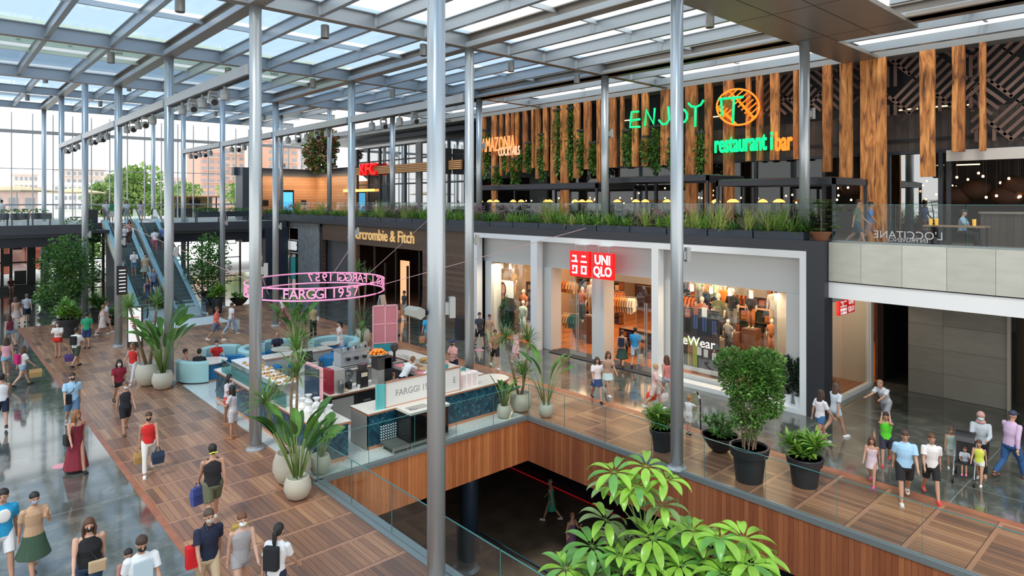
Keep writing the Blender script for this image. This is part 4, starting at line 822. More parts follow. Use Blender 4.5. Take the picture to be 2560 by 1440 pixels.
# ================================================================ CAFE KIOSK
struct(MB().box(XU + .3, 44, 9.4, 62, -.3, 0).build('floor_shops', mat('shops_floor_dark', (.06, .045, .035), .35)))
def scale_tile():
    N = newmat('blue_scale_tile'); tcn = N.n('ShaderNodeTexCoord'); sp = N.n('ShaderNodeSeparateXYZ'); N.l(tcn.outputs['Object'], sp.inputs[0])
    a = N.math('ADD', sp.outputs[0], sp.outputs[1]); u = N.math('DIVIDE', N.math('ADD', a, sp.outputs[2]), .16); v = N.math('DIVIDE', N.math('SUBTRACT', a, sp.outputs[2]), .16)
    cv = N.n('ShaderNodeCombineXYZ'); N.l(N.math('FLOOR', u), cv.inputs[0]); N.l(N.math('FLOOR', v), cv.inputs[1]); wn = N.n('ShaderNodeTexWhiteNoise'); N.l(cv.outputs[0], wn.inputs['Vector'])
    c = ramp(N, wn.outputs[0], [(0, (.006, .035, .065)), (.6, (.012, .085, .13)), (1, (.03, .15, .20))])
    g = N.math('MAXIMUM', N.math('LESS_THAN', N.math('FRACT', u), .1), N.math('LESS_THAN', N.math('FRACT', v), .1))
    mx = N.n('ShaderNodeMix', data_type='RGBA'); N.l(g, mx.inputs[0]); N.l(c, mx.inputs[6]); mx.inputs[7].default_value = (.005, .025, .045, 1); N.l(mx.outputs[2], N.b.inputs['Base Color']); N.b.inputs['Roughness'].default_value = .25; return N.m
M_tile = scale_tile(); M_cop = mat('copper', (.75, .33, .20), .3, .7); M_top = mat('counter_top', (.72, .68, .60), .25); M_stain = mat('stainless', (.46, .45, .41), .38, .5)
M_mint = mat('mint_upholstery', (.36, .60, .60), .7); M_blue = mat('blue_upholstery', (.01, .16, .36), .6); M_teal = mat('teal_panel', (.04, .30, .33), .35); M_pink = mat('pink_mesh', (.58, .20, .23), .5); M_cream = mat('cream', (.66, .58, .42), .5)
def rpoly(x0, x1, y0, y1, r=(0, 0, 0, 0), n=8):      # rounded rectangle, radii at SW, SE, NE, NW
    out = []
    for (cx, cy, q, a0) in ((x0, y0, r[0], PI), (x1, y0, r[1], 1.5 * PI), (x1, y1, r[2], 0), (x0, y1, r[3], .5 * PI)):
        if q <= 0: out.append((cx, cy)); continue
        ox = cx + (q if cx == x0 else -q); oy = cy + (q if cy == y0 else -q)
        out += [(ox + q * math.cos(a0 + .5 * PI * k / n), oy + q * math.sin(a0 + .5 * PI * k / n)) for k in range(n + 1)]
    return out
def counter(name, label, x0, x1, y0, y1, h=1.05, r=(0, 0, 0, 0), body=None, ov=.06):
    t = thing(name, label, 'counter', (x0, y0, 0)); x1 -= x0; y1 -= y0
    r2 = tuple(max(0, q - ov) if q else 0 for q in r)
    MB().prism(rpoly(ov, x1 - ov, ov, y1 - ov, r2), .08, h - .06).build('body', body or M_tile, t); MB().prism(rpoly(ov - .01, x1 - ov + .01, ov - .01, y1 - ov + .01, r2), 0, .09).build('copper_base', M_cop, t)
    MB().prism(rpoly(-.003, x1 + .003, -.003, y1 + .003, r), h - .06, h - .012).build('copper_rim', M_cop, t); MB().prism(rpoly(0, x1, 0, y1, r), h - .012, h).build('worktop', M_top, t); return t
c1 = counter('cafe_counter', 'long cafe counter facing the glass balustrade, blue scale tiles with rounded end', 9.35, 15.0, 16.45, 17.5, r=(0, .5, .5, 0))
MB().box(-.01, .0, .06, .99, .02, .99).build('steel_side', M_stain, c1)
c2 = counter('cafe_counter', 'cafe counter with rounded copper edge behind the potted plants', 7.75, 8.75, 16.3, 24.6, r=(.45, 0, 0, 0))
c3 = counter('cafe_counter', 'cafe counter on the shop side carrying the ice cream display', 13.65, 14.6, 17.6, 22.8, r=(0, 0, .4, 0))
c4 = counter('machine_counter', 'steel fronted inner counter with blenders and grinders', 9.32, 12.0, 18.75, 19.6, body=mat('fridge_dark', (.055, .055, .05), .3, .6))
for k, (a, b) in enumerate(((1.05, 1.6), (1.68, 2.4), (2.48, 3.2))):
    d = MB().box(a, b, .04, .06, .45, .92).build('drawer', mat('drawer_dark', (.04, .042, .045), .3, .6), c4); MB().box((a + b) / 2 - .13, (a + b) / 2 + .13, .0, .04, .66, .70).build('handle', M_alu, d)
MB().box(.1, .85, .03, .06, .1, .9).build('fridge_door', M_stain, c4)
c5 = counter('espresso_counter', 'central counter carrying the espresso machine', 10.9, 13.3, 21.2, 22.2, body=M_stain)
c6 = counter('high_table', 'long white high table with blue stools at the back of the cafe', 9.75, 12.6, 25.0, 25.75, 1.0, body=mat('table_body', (.45, .46, .44), .5))
# projecting worktop, glass fridge and trolley
t = thing('display_fridge', 'glass fronted steel fridge under the projecting worktop', 'fridge', (10.3, 15.72, 0))
MB().box(0, 1.35, .02, .72, .18, .98).build('body', mat('fridge_black', (.03, .035, .035), .15, .3), t); MB().box(-.02, 1.38, -.02, .735, .98, 1.05).build('worktop', M_top, t); MB().box(.04, 1.31, 0, .02, .25, .93).build('glass_door', glass('fridge_glass', (.35, .4, .4), .12, .6), t)
MB().box(0, 1.35, .0, .7, .1, .18).build('rail', M_alu, t)
MB().lathe([(.11, 1.05), (.13, 1.075), (.12, 1.075)], 16, (.3, .3, 0)).box(.12, .78, .16, .5, 1.05, 1.058).build('drain_plate', M_alu, t)
for q in ((.1, .1), (1.25, .1), (.1, .6), (1.25, .6)): MB().lathe([(.025, 0), (.025, .1)], 8, (q[0], q[1], 0)).build('leg', M_alu, t)
t = thing('platform_trolley', 'low steel platform trolley on castors with patterned crate panel', 'trolley', (9.72, 15.72, 0))
MB().box(0, .55, 0, .66, .12, .19).build('deck', mat('trolley_deck', (.10, .11, .10), .5), t); MB().box(0, .55, -.02, 0, .10, .2).box(0, .55, .66, .68, .10, .2).build('rim', M_alu, t)
mb = MB()
for i in range(7):
    for j in range(6): mb.obox((.03 + i * .08, .672, .24 + j * .075), .06, .01, .03, 0, 0, .7)
mb.build('patterned_panel', M_white, t)
for q in ((.05, .05), (.5, .05), (.05, .6), (.5, .6)): MB().box(q[0] - .015, q[0] + .015, q[1] - .03, q[1] + .03, 0, .12).build('castor', M_alu, t)
# sign board on the counter
t = thing('counter_sign', 'white board framed in copper with grey printed name standing on the cafe counter', 'sign board', (10.02, 16.6, 1.05)); L = 2.72
MB().box(0, L, 0, .06, 0, .74).build('board', mat('sign_cream', (.74, .73, .69), .5), t); MB().box(-.02, L + .02, -.015, .065, -.0, .02).box(-.02, L + .02, -.015, .065, .72, .745).box(-.02, .0, -.015, .065, 0, .74).box(L, L + .02, -.015, .065, 0, .74).build('copper_frame', M_cop, t)
text('lettering', 'FARGGI 1957', .27, mat('sign_grey_print', (.30, .30, .30), .5), t, (1.04, -.004, .36), (PI / 2, 0, 0), .003, 0, xs=.92); text('lettering', 'E', .27, MATS['sign_grey_print'], t, (2.5, -.004, .36), (PI / 2, 0, 0), .003, 0, xs=.8)
t = thing('glass_screen', 'rounded turquoise glass screen at the left end of the counter sign', 'screen', (9.72, 16.62, 1.05)); mb = MB()
for k in range(7): mb.lathe([(.032, 0), (.032, .72)], 8, (.0 + k * .045, .02 * math.sin(k), 0))
mb.build('ribbed_glass', mat('turquoise_glass', (.12, .50, .50), .15, coat=.5), t)
rr = random.Random(12)
for k in range(6):
    tag(MB().box(0, .1, -.14, .14, 0, .40 + .03 * (k % 2)).build('carton_stack', mat('carton_white', (.82, .78, .76), .6) if k % 2 else mat('carton_pink', (.80, .62, .62), .6), loc=(12.95 + .11 * k, 16.85, 1.05)), 'white and pink folded carton pack standing on the rounded counter end', 'carton', 'row of white and pink cartons on the counter end')
# pink dividers with screens
t = thing('menu_divider', 'tall pink framed divider holding a dark menu screen behind the potted palms', 'menu screen', (8.62, 18.0, 1.05), .0)
MB().lathe([(.04, -1.0), (.04, 0)], 10, (.05, .1, 0)).box(-.05, .1, -.05, .06, -.02, .0).build('pole', mat('pink_metal', (.80, .42, .44), .4), t)
MB().box(0, .08, -.1, .95, .0, 1.15).build('frame', MATS['pink_metal'], t); MB().box(-.06, 0, -.02, .85, .06, 1.10).build('screen', mat('screen_dark', (.03, .05, .09), .15), t)
t = thing('pink_divider', 'pink perforated divider with crossed bars at the shop side of the cafe', 'divider', (13.75, 23.75, 0), -1.95)
MB().box(0, .06, 0, .95, 1.25, 2.75).build('mesh_panel', M_pink, t); MB().box(-.02, .08, -.04, 0, .9, 2.8).box(-.02, .08, .95, .99, .9, 2.8).box(-.02, .08, .45, .5, 1.2, 2.8).box(-.02, .08, -.04, .99, 2.75, 2.8).box(-.02, .08, -.04, .99, 1.22, 1.26).box(-.02, .08, 0, .95, 2.0, 2.04).build('frame', MATS['pink_metal'], t)
MB().box(.2, .35, -.35, -.06, 1.9, 2.7).build('white_box', M_white, t) if False else None
MB().box(-.01, .1, .0, .95, .0, 1.2).build('teal_base', M_teal, t)
# pastry display
t = thing('pastry_display', 'glass pastry display with croissant trays on the cafe counter behind the palms', 'pastry display', (7.95, 18.9, 1.05))
MB().box(-.1, -.06, -.3, 5.2, 0, .42).build('front_glass', glass('teal_glass', (.35, .68, .68), .05, .3), t); MB().box(.1, .7, .6, 4.8, .42, .45).build('shelf', M_white, t); MB().box(.1, .7, .6, 4.8, 0, .06).build('tray', M_white, t)
for q in (.6, 4.75): MB().box(.1, .7, q, q + .05, .06, .42).build('support', M_alu, t)
M_past = mat('golden_pastry', (.62, .33, .10), .5, noise=(30, .3)); rr = random.Random(3)
cro = MB(); pts = [(.07 * math.cos(a), .07 * math.sin(a), .03) for a in [PI * k / 8 for k in range(9)]]; cro.tube(pts, [.008, .018, .027, .032, .034, .032, .027, .018, .008], 8)
crm = cro.build('croissant', M_past, loc=(8.2, 19.7, 1.11), smooth=True); tag(crm, 'golden croissant on the cafe display trays', 'pastry', 'croissants on the cafe trays')
for k in range(64):
    o = crm.copy(); COL.objects.link(o); s = k % 32; o.location = (8.12 + .15 * (s % 4), 19.65 + .16 * (s // 4 + (k // 32) * 9), 1.11 if k < 32 else 1.50); o.rotation_euler = (0, 0, rr.uniform(0, 6)); o.scale = (1.1,) * 3
    if k >= 32: o.location.y = 19.7 + .45 * (s // 4)
for k in range(9):
    tag(MB().lathe([(.13, 0), (.15, .10), (.09, .2), (.04, .24), (.11, .34)], 10).build('paper_bag', mat('white_paper', (.80, .80, .79), .7), loc=(8.15 + .3 * (k % 2) + rr.uniform(-.03, .03), 16.75 + k * .22, 1.05)), 'crumpled white wrapped bag on the near end of the cafe counter', 'wrapped bag', 'white wrapped bags on the counter')
# machines
def on(name, label, cat, x, y, z=1.05, rz=0, group=None): return thing(name, label, cat, (x, y, z), rz, group)
t = on('soft_drink_machine', 'dark red and steel juice machine at the left end of the inner counter', 'drink machine', 9.5, 19.15); MB().box(-.1, .05, -.25, .25, 0, .75).build('red_side', mat('dark_red', (.28, .01, .03), .4), t); MB().box(.05, .42, -.25, .25, 0, .72).build('body', M_stain, t); MB().lathe([(.1, 0), (.1, .3), (.08, .42)], 14, (.25, -.3, 0)).build('jug', glass('jug_glass', (.7, .75, .78), .15, .5), t)
t = on('blender', 'blender with smoky jug on the inner counter', 'blender', 10.15, 19.1); MB().lathe([(.11, 0), (.12, .18), (.09, .22)], 12).build('base', M_black, t); MB().lathe([(.09, .22), (.15, .52), (.15, .58)], 12).build('jug', glass('jug_glass'), t); MB().lathe([(.15, .58), (.05, .63)], 12).build('lid', M_black, t)
t = on('coffee_grinder', 'black coffee grinder with cream label on the inner counter', 'coffee grinder', 10.62, 19.05); MB().box(-.14, .14, -.14, .14, 0, .55).build('body', M_black, t); MB().box(-.11, .11, -.145, -.14, .35, .48).build('label_plate', M_cream, t); MB().lathe([(.14, .55), (.17, .72), (.17, .75)], 14).build('hopper', mat('smoke', (.06, .05, .05), .2), t)
t = on('juice_press', 'boxy steel and black orange press under the bowl of oranges', 'juice press', 11.25, 19.0); MB().box(-.2, .05, -.2, .2, 0, .5).build('body', M_stain, t); MB().box(.05, .35, -.22, .22, .1, .85).build('front', M_black, t); MB().box(-.2, .3, -.22, .22, .5, .92).build('hood', mat('smoke'), t)
t = on('orange_tray', 'wide tray heaped with oranges on top of the press', 'tray', 11.2, 19.05, 1.97); MB().lathe([(.2, 0), (.36, .06), (.36, .09)], 16, cap=False).build('tray', M_alu, t)
om = mat('orange_peel', (.85, .26, .02), .45); org = MB().ell((0, 0, 0), .052, .052, .05, 10, 7).build('orange', om, loc=(11.2, 19.05, 2.1), smooth=True); tag(org, 'round orange in the heap on the juice press', 'orange', 'oranges heaped over the juice press')
for k in range(34):
    a = k * 2.4; r = .30 * math.sqrt((k % 20) / 20); o = org.copy(); COL.objects.link(o); o.location = (11.2 + r * math.cos(a), 19.05 + r * math.sin(a), 2.05 + (0 if k < 20 else .085) + .0)
    if k >= 20: o.location.x = 11.2 + .2 * math.sqrt((k - 20) / 14) * math.cos(a); o.location.y = 19.05 + .2 * math.sqrt((k - 20) / 14) * math.sin(a)
t = on('pastry_plate', 'plate of sliced pastry on the inner counter corner', 'plate', 9.95, 18.98); MB().lathe([(.06, 0), (.15, .02)], 16).build('plate', mat('plate_glass', (.7, .75, .72), .2), t); MB().lathe([(.10, .02), (.08, .08), (.02, .10)], 9).build('pastry', M_past, t)
tag(MB().lathe([(.035, 0), (.05, .13)], 12).build('paper_cup', M_white, loc=(10.4, 18.88, 1.05)), 'white paper cup on the inner counter', 'cup')
t = on('espresso_machine', 'wide three group chrome espresso machine with cups on top', 'espresso machine', 11.1, 21.35); MB().box(0, 1.15, .1, .65, .1, .6).build('body', mat('machine_white', (.66, .68, .70), .2, .4), t); MB().box(-.03, 1.18, .0, .68, .6, .64).build('cup_rail', M_alu, t); MB().box(0, 1.15, -.05, .6, 0, .08).build('drip_tray', M_alu, t)
for k in range(3): MB().lathe([(.05, .3), (.08, .33), (.08, .4)], 12, (.25 + .33 * k, 0, 0)).build('group_head', M_black, t)
for k in range(9): tag(MB().lathe([(.03, 0), (.042, .07)], 10).build('coffee_cup', (mat('cup_teal', (.05, .35, .30), .3), M_white, M_black)[k % 3], loc=(11.22 + .12 * k, 21.6 + .1 * (k % 2), 1.69)), '%s cup upside down on top of the espresso machine' % ('teal', 'white', 'black')[k % 3], 'cup', '%s cups on the espresso machine' % ('teal', 'white', 'black')[k % 3])
for k in range(7): tag(MB().lathe([(.035, 0), (.035, .2), (.012, .26), (.012, .32)], 10).build('bottle', M_white if k % 2 else glass('jug_glass'), loc=(12.42 + .1 * k, 21.5 + .15 * (k % 2), 1.05)), '%s bottle beside the espresso machine' % ('slim white' if k % 2 else 'clear glass'), 'bottle', '%s bottles by the espresso machine' % ('white' if k % 2 else 'clear'))
t = on('coffee_mill', 'black coffee mill with round hopper beside the ice cream display', 'coffee grinder', 13.2, 21.25, 0); MB().lathe([(.05, 1.05), (.05, 1.4)], 10).build('stem', M_black, t); MB().lathe([(.06, 1.4), (.14, 1.5), (.14, 1.68), (.05, 1.75)], 14).build('hopper', mat('smoke'), t); MB().box(-.3, .3, -.25, .25, 0, 1.05).build('cabinet', M_stain, t)
t = on('ice_cream_display', 'ice cream display case with slanted glass and coloured tubs', 'display case', 12.74, 17.75, 0)
MB().box(0, .85, 0, 3.0, .0, 1.0).build('cabinet', M_black, t); MB().box(-.02, .87, -.02, 3.02, 1.0, 1.05).build('steel_rim', M_alu, t); MB().quad((.75, 0, 1.05), (.75, 3.0, 1.05), (.45, 3.0, 1.42), (.45, 0, 1.42)).quad((.45, 0, 1.42), (.45, 3, 1.42), (.1, 3, 1.42), (.1, 0, 1.42)).build('slanted_glass', M_shopg, t)
cols = [(.75, .45, .40), (.62, .40, .20), (.75, .65, .45), (.30, .15, .08), (.70, .25, .25), (.80, .72, .60)]
for k in range(12): MB().box(.1 + .36 * (k % 2), .42 + .36 * (k % 2), .1 + .48 * (k // 2), .54 + .48 * (k // 2), 1.02, 1.08).build('ice_cream_tub', mat('ice_%d' % (k % 6), cols[k % 6], .6, noise=(12, .2)), t)
t = on('bread_basket', 'flat basket of golden rolls on the shop side counter', 'basket', 14.1, 20.3); MB().lathe([(.25, 0), (.36, .1), (.34, .1), (.22, .02)], 16).build('basket', mat('wicker', (.45, .28, .12), .8), t)
for k in range(10): tag(MB().ell((0, 0, 0), .08, .055, .045, 10, 6).build('bread_roll', M_past, loc=(14.1 + .18 * math.cos(k * 2.1) * (k > 0), 20.3 + .18 * math.sin(k * 2.1) * (k > 0), 1.14), rz=k, smooth=True), 'golden bread roll in the flat basket on the shop side counter', 'bread roll', 'rolls in the basket')
for k in range(8): tag(MB().box(0, .14, 0, .1, 0, .1 + .04 * (k % 3)).build('food_box', (M_cream, M_teal, mat('salmon_box', (.75, .4, .3), .6))[k % 3], loc=(13.95 + .2 * (k % 2), 18.0 + .26 * k, 1.05)), '%s small box on the shop side counter' % ('cream', 'teal', 'salmon')[k % 3], 'box', '%s boxes on the shop side counter' % ('cream', 'teal', 'salmon')[k % 3])
for k in range(14): tag(MB().lathe([(.04, 0), (.045, .12 + .05 * (k % 3))], 10).build('jar', (glass('jug_glass'), M_cop, M_black, M_white)[k % 4], loc=(11.55 + .06 * (k % 7), 19.1 + .2 * (k // 7), 1.05)), '%s jar at the right end of the inner counter' % ('clear', 'copper', 'black', 'white')[k % 4], 'jar', '%s jars on the inner counter' % ('clear', 'copper', 'black', 'white')[k % 4])
t = on('laptop', 'black laptop screen standing open near the blue stools', 'laptop', 11.0, 24.0, 0); MB().box(-.3, .3, -.3, .3, 0, .9).build('stand', M_top, t); MB().obox((0, .1, 1.08), .55, .02, .36, 0, -.3).build('screen', M_black, t); MB().box(-.27, .27, -.25, .08, .9, .92).build('keyboard', M_dark, t)
# hanging ring sign
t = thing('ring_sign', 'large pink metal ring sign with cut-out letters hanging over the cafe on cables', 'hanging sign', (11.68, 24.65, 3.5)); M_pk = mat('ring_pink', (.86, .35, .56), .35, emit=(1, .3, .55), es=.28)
RR = 2.68; circ = [2 * PI * k / 72 for k in range(73)]
for z in (0, .44): MB().tube([(RR * math.cos(a), RR * math.sin(a), z) for a in circ], .03, 8).build('hoop', M_pk, t, smooth=True)
def ring_text(body, a0, hgt=.37, stp=.09):
    a = a0
    for ch in body:
        if ch == ' ': a += stp * .6; continue
        w_ = {'I': .045, '1': .08}.get(ch, .112)
        a += w_ / 2
        o = text('ring_letter', ch, hgt * 1.36, M_pk, t, (RR * math.cos(a), RR * math.sin(a), .22), (PI / 2, 0, a + PI / 2), .006, .004); a += w_ / 2
aF = math.atan2(-FW[1], -FW[0])
ring_text('FARGGI 1957', aF - .17); ring_text('GELADOS L FARGGI 1957', aF + 1.5); ring_text('GELADOS I', aF - 1.35)
for (tx, ty, tz, a) in ((XA + .1, YG[1], 5.2, 3.6), (XC - .2, YG[1], 6.1, -.6), (XB, YG[2], 5.0, .9), (XA + .1, YG[3] - .5, 6.0, 2.2), (21.0, 30, 6.2, .3)):
    MB().tube([(RR * math.cos(a), RR * math.sin(a), .22), (tx - 11.68, ty - 24.65, tz - 3.5)], .012, 6).build('cable', mat('cable_pink', (.65, .40, .38), .5), t)
# lounge furniture
def arc_sofa(label, x, y, r, a0, a1, hh=.85, w=.28, rz=0, seat=True, m=None):
    t = thing('curved_sofa', label, 'sofa', (x, y, 0), rz); n = 16; m = m or M_mint
    def arc(ri, ro, z0, z1, name, mm, rnd=.05):
        mb = MB(); rings = []
        for k in range(n + 1):
            a = a0 + (a1 - a0) * k / n; c, s = math.cos(a), math.sin(a)
            rings.append([(ri * c, ri * s, z0), (ro * c, ro * s, z0), (ro * c, ro * s, z1 - rnd), ((ro - rnd) * c, (ro - rnd) * s, z1), ((ri + rnd) * c, (ri + rnd) * s, z1), (ri * c, ri * s, z1 - rnd)])
        mb.loft(rings); return mb.build(name, mm, t, smooth=False)
    arc(r - w, r, .06, hh, 'backrest', m)
    if seat: arc(.12 if r < .9 else r - w - .55, r - w, .1, .44, 'seat', M_blue if m is M_mint else m)
    arc(r - w, r - .03, 0, .06, 'base', M_dark, .01)
    return t
def rtable(label, x, y, r, h=.75, m=None, food=True):
    t = thing('round_table', label, 'table', (x, y, 0)); MB().lathe([(r - .02, h - .04), (r, h - .02), (r, h)], 32).build('tabletop', M_top, t); MB().lathe([(r * .99, h - .05), (r * .99, h - .035)], 32).build('copper_rim', M_cop, t)
    MB().lathe([(r * .62, .06), (r * .62, h - .05)], 24).build('drum_base', m or M_blue, t, smooth=False); MB().lathe([(r * .64, 0), (r * .64, .06)], 24).build('copper_foot', M_cop, t); return t
rtable('round white table on a bright blue drum beside the grey and mint sofas', 8.5, 27.35, .62)
arc_sofa('mint curved sofa seen from behind, left end of the cafe', 8.35, 27.75, 1.0, 2.9, 4.6); arc_sofa('mint curved sofa where the person in red sits', 9.4, 28.8, .9, .2, 2.6)
def tub_chair(label, x, y, rz, m=None): return arc_sofa(label, x, y, .42, -1.9, 1.9, .8, .12, rz, True, m or M_blue)
tub_chair('bright blue tub chair beside the first round table', 9.35, 27.2, .3)
arc_sofa('mint curved sofa behind the tall near column, by the white high table', 10.9, 27.9, 1.1, 1.2, 4.0); arc_sofa('mint curved sofa around the bald man in navy', 11.75, 28.3, .95, .3, 2.6); arc_sofa('large mint curved sofa at the back right of the cafe', 13.75, 27.2, 1.15, -1.3, 2.6)
rtable('round white table with blue drum in the large mint sofa', 13.5, 27.1, .42, m=M_blue); rtable('round white table before the bald man', 11.5, 27.45, .5, m=M_teal)
t = thing('blue_drum_seat', 'big bright blue round drum seat in front of the large mint sofa', 'seat', (12.3, 24.35, 0)); MB().lathe([(.42, .04), (.44, .1), (.44, .85), (.40, .9)], 24).build('drum', M_blue, t, smooth=False); MB().lathe([(.40, 0), (.40, .04)], 20).build('foot', M_dark, t)
t = thing('blue_drum_seat', 'bright blue round drum seat beside the large mint sofa back', 'seat', (13.2, 25.3, 0)); MB().lathe([(.42, .04), (.44, .1), (.44, .8), (.40, .85)], 24).build('drum', M_blue, t, smooth=False); MB().lathe([(.40, 0), (.40, .04)], 20).build('foot', M_dark, t)
for k, x in enumerate((9.9, 10.55, 11.2, 11.85)):
    t = thing('bar_stool', 'blue cushioned stool at the white high table, %s from its left end' % ['first', 'second', 'third', 'fourth'][k], 'stool', (x + .2, 24.72, 0)); MB().lathe([(.18, .62), (.2, .66), (.2, .74), (.16, .77)], 16).build('seat', M_blue, t)
    for a in range(4): MB().tube([(.14 * math.cos(a * PI / 2 + .8), .14 * math.sin(a * PI / 2 + .8), .63), (.2 * math.cos(a * PI / 2 + .8), .2 * math.sin(a * PI / 2 + .8), 0)], .014, 6).build('leg', M_black, t)
def chair(label, x, y, rz, m):
    t = thing('cafe_chair', label, 'chair', (x, y, 0), rz); MB().prism(rpoly(-.22, .22, -.2, .22, (.08, .08, .1, .1)), .43, .49).build('seat', m, t)
    mb = MB(); rings = []
    for k in range(9):
        a = PI * .1 + PI * .8 * k / 8; rings.append([(.25 * math.cos(a), .24 * math.sin(a), .5), (.22 * math.cos(a), .21 * math.sin(a), .5), (.22 * math.cos(a), .23 * math.sin(a), .84), (.25 * math.cos(a), .26 * math.sin(a), .84)])
    mb.loft(rings); mb.build('backrest', m, t)
    for sx in (-1, 1):
        for sy in (-1, 1): MB().tube([(.16 * sx, .15 * sy, .43), (.22 * sx, .22 * sy, 0)], .012, 6).build('leg', M_black, t)
    return t
chair('cream cafe chair by the two standing girls', 8.35, 25.3, .6, M_cream); chair('teal cafe chair near the two standing girls', 8.9, 24.6, 2.4, M_teal); chair('red cafe chair half hidden by the near column', 9.3, 25.0, -1.0, mat('red_chair', (.45, .04, .03), .5)); chair('cream cafe chair near the espresso machine', 12.0, 23.3, 1.0, M_cream)
rtable('small round wooden topped table behind the near column', 9.0, 25.6, .42, m=M_dark)
# floor stickers
def sticker(px, py, label, r=.3): c = G(px, py); tag(MB().lathe([(r, 0), (r, .004)], 24).build('floor_sticker', mat('pink_sticker', (.72, .30, .36), .4), loc=(c.x, c.y, .001)), label, 'floor sticker')
sticker(152, 1165, 'round pink floor sticker on the polished floor by the maroon dress', .2); sticker(1198, 875, 'round pink floor sticker on the shop side walkway', .24)
t = thing('litter_bin', 'dark square litter bin by the brown shop corner', 'litter bin', (20.6, 26.6, 0)); MB().box(-.3, .3, -.25, .25, 0, 1.1).build('body', M_dark, t); MB().box(-.2, .2, -.26, -.25, .8, .95).build('opening', M_black, t)
c = G(955, 780); t = thing('sandwich_board', 'white folding board standing before the brown shop entrance', 'signboard', (c.x, c.y, 0), .5); MB().obox((0, -.15, .55), .55, .03, 1.1, 0, -.2).obox((0, .15, .55), .55, .03, 1.1, 0, .2).build('board', M_white, t)
# speaker on a column
t = thing('wall_speaker', 'grey hexagonal loudspeaker fixed to the tall nearest column', 'speaker', (XA - .17, YG[0], 5.05), 0); 
MB().tube([(-.16, .42, 0), (-.16, .02, 0)], [.105, .115], 6).build('housing', mat('speaker_grey', (.30, .30, .26), .5), t); MB().tube([(-.03, .05, 0), (.0, .05, 0)], .05, 8).build('bracket', M_black, t)
# ================================================================ PLANTS
def blade(mb, p, d, L, W, droop=.6, n=7, fold=.25, shape=.8, twist=0.0, tipdown=0):
    """a leaf blade: starts at p heading d, bends towards the ground by droop"""
    p = Vector(p); d = Vector(d).normalized(); b = len(mb.v); st = L / n
    for k in range(n + 1):
        t = k / n; w = W * .5 * max(.02, math.sin(PI * min(1, t * .94 + .04)) ** shape)
        s = d.cross(Vector((0, 0, 1)))
        s = s.normalized() if s.length > .05 else Vector((1, 0, 0))
        if twist: s = Matrix.Rotation(twist, 3, d) @ s
        u = s.cross(d).normalized()
        mb.v += [tuple(p - s * w + u * w * fold), tuple(p), tuple(p + s * w + u * w * fold)]
        p = p + d * st; d = (d + Vector((0, 0, -1)) * droop / n * (.4 + 1.2 * t)).normalized()
    for k in range(n):
        q = b + 3 * k; mb.face((q, q + 1, q + 4, q + 3)); mb.face((q + 1, q + 2, q + 5, q + 4))
M_pot = mat('beige_pot', (.50, .48, .39), .55); M_potd = mat('black_pot', (.022, .024, .028), .5); M_stemg = mat('green_stem', (.14, .22, .05), .5)
def pot_round(t, r, h):
    MB().lathe([(r * .5, 0), (r * .78, h * .12), (r, h * .45), (r * .97, h * .72), (r * .82, h * .97), (r * .80, h), (r * .74, h), (r * .74, h * .93)], 28, cap=True).build('pot', M_pot, t, smooth=True); MB().lathe([(r * .74, h * .90), (r * .74, h * .92)], 20).build('soil', M_soil, t)
def pot_tall(t, r, h):
    MB().lathe([(r * .66, 0), (r * .80, h * .72), (r * .92, h * .74), (r, h * .98), (r * .97, h), (r * .88, h), (r * .86, h * .93)], 28).build('pot', M_potd, t); MB().lathe([(r * .86, h * .90), (r * .86, h * .93)], 24).build('soil', M_soil, t)
def strelitzia(t, z, n, H, rr, spread=.5, L=.8, W=.26, cx=0, cy=0):
    st = MB(); lf = MB()
    for k in range(n):
        a = rr.uniform(0, 2 * PI); tilt = rr.uniform(.05, spread); h = H * rr.uniform(.45, 1.0); d = Vector((math.cos(a) * tilt, math.sin(a) * tilt, 1)).normalized()
        p0 = Vector((cx + .06 * math.cos(a), cy + .06 * math.sin(a), z)); p1 = p0 + d * h * .6; d2 = (d + Vector((math.cos(a), math.sin(a), 0)) * .12).normalized(); p2 = p1 + d2 * h * .4
        st.tube([p0, p1, p2], [.022, .016, .011], 6); d3 = (d2 + Vector((math.cos(a), math.sin(a), 0)) * rr.uniform(.1, .6)).normalized()
        lf.m = rr.choice((0, 0, 1)); blade(lf, p2, d3, L * rr.uniform(.75, 1.15), W * rr.uniform(.8, 1.1), rr.uniform(.3, 1.5), 8, .3, .65, rr.uniform(-.8, .8))
    st.build('stems', M_stemg, t, smooth=True); lf.build('leaves', [L_mid, L_dark], t)
def dracaena(t, z, heads, rr, L=.6, W=.035, nb=60, trunk_r=.03):
    tr = MB(); lf = MB()
    for (hx, hy, hz) in heads:
        b = Vector((hx * .15, hy * .15, z)); e = Vector((hx, hy, hz)); m = (b + e) / 2 + Vector((rr.uniform(-.1, .1), rr.uniform(-.1, .1), 0)); tr.tube([b, m, e], [trunk_r * 1.3, trunk_r, trunk_r * .8], 7)
        for k in range(nb):
            a = rr.uniform(0, 2 * PI); el = rr.uniform(-.35, 1.35); d = Vector((math.cos(a) * math.cos(el), math.sin(a) * math.cos(el), math.sin(el)))
            lf.m = rr.choice((0, 1, 1)); blade(lf, e + Vector((0, 0, rr.uniform(-.08, .05))), d, L * rr.uniform(.7, 1.1), W, rr.uniform(.4, 1.2), 5, .2, .5)
    tr.build('trunk', M_trunk, t, smooth=True); lf.build('leaves', [L_mid, leafmat('leaf_olive', (.16, .24, .07))], t)
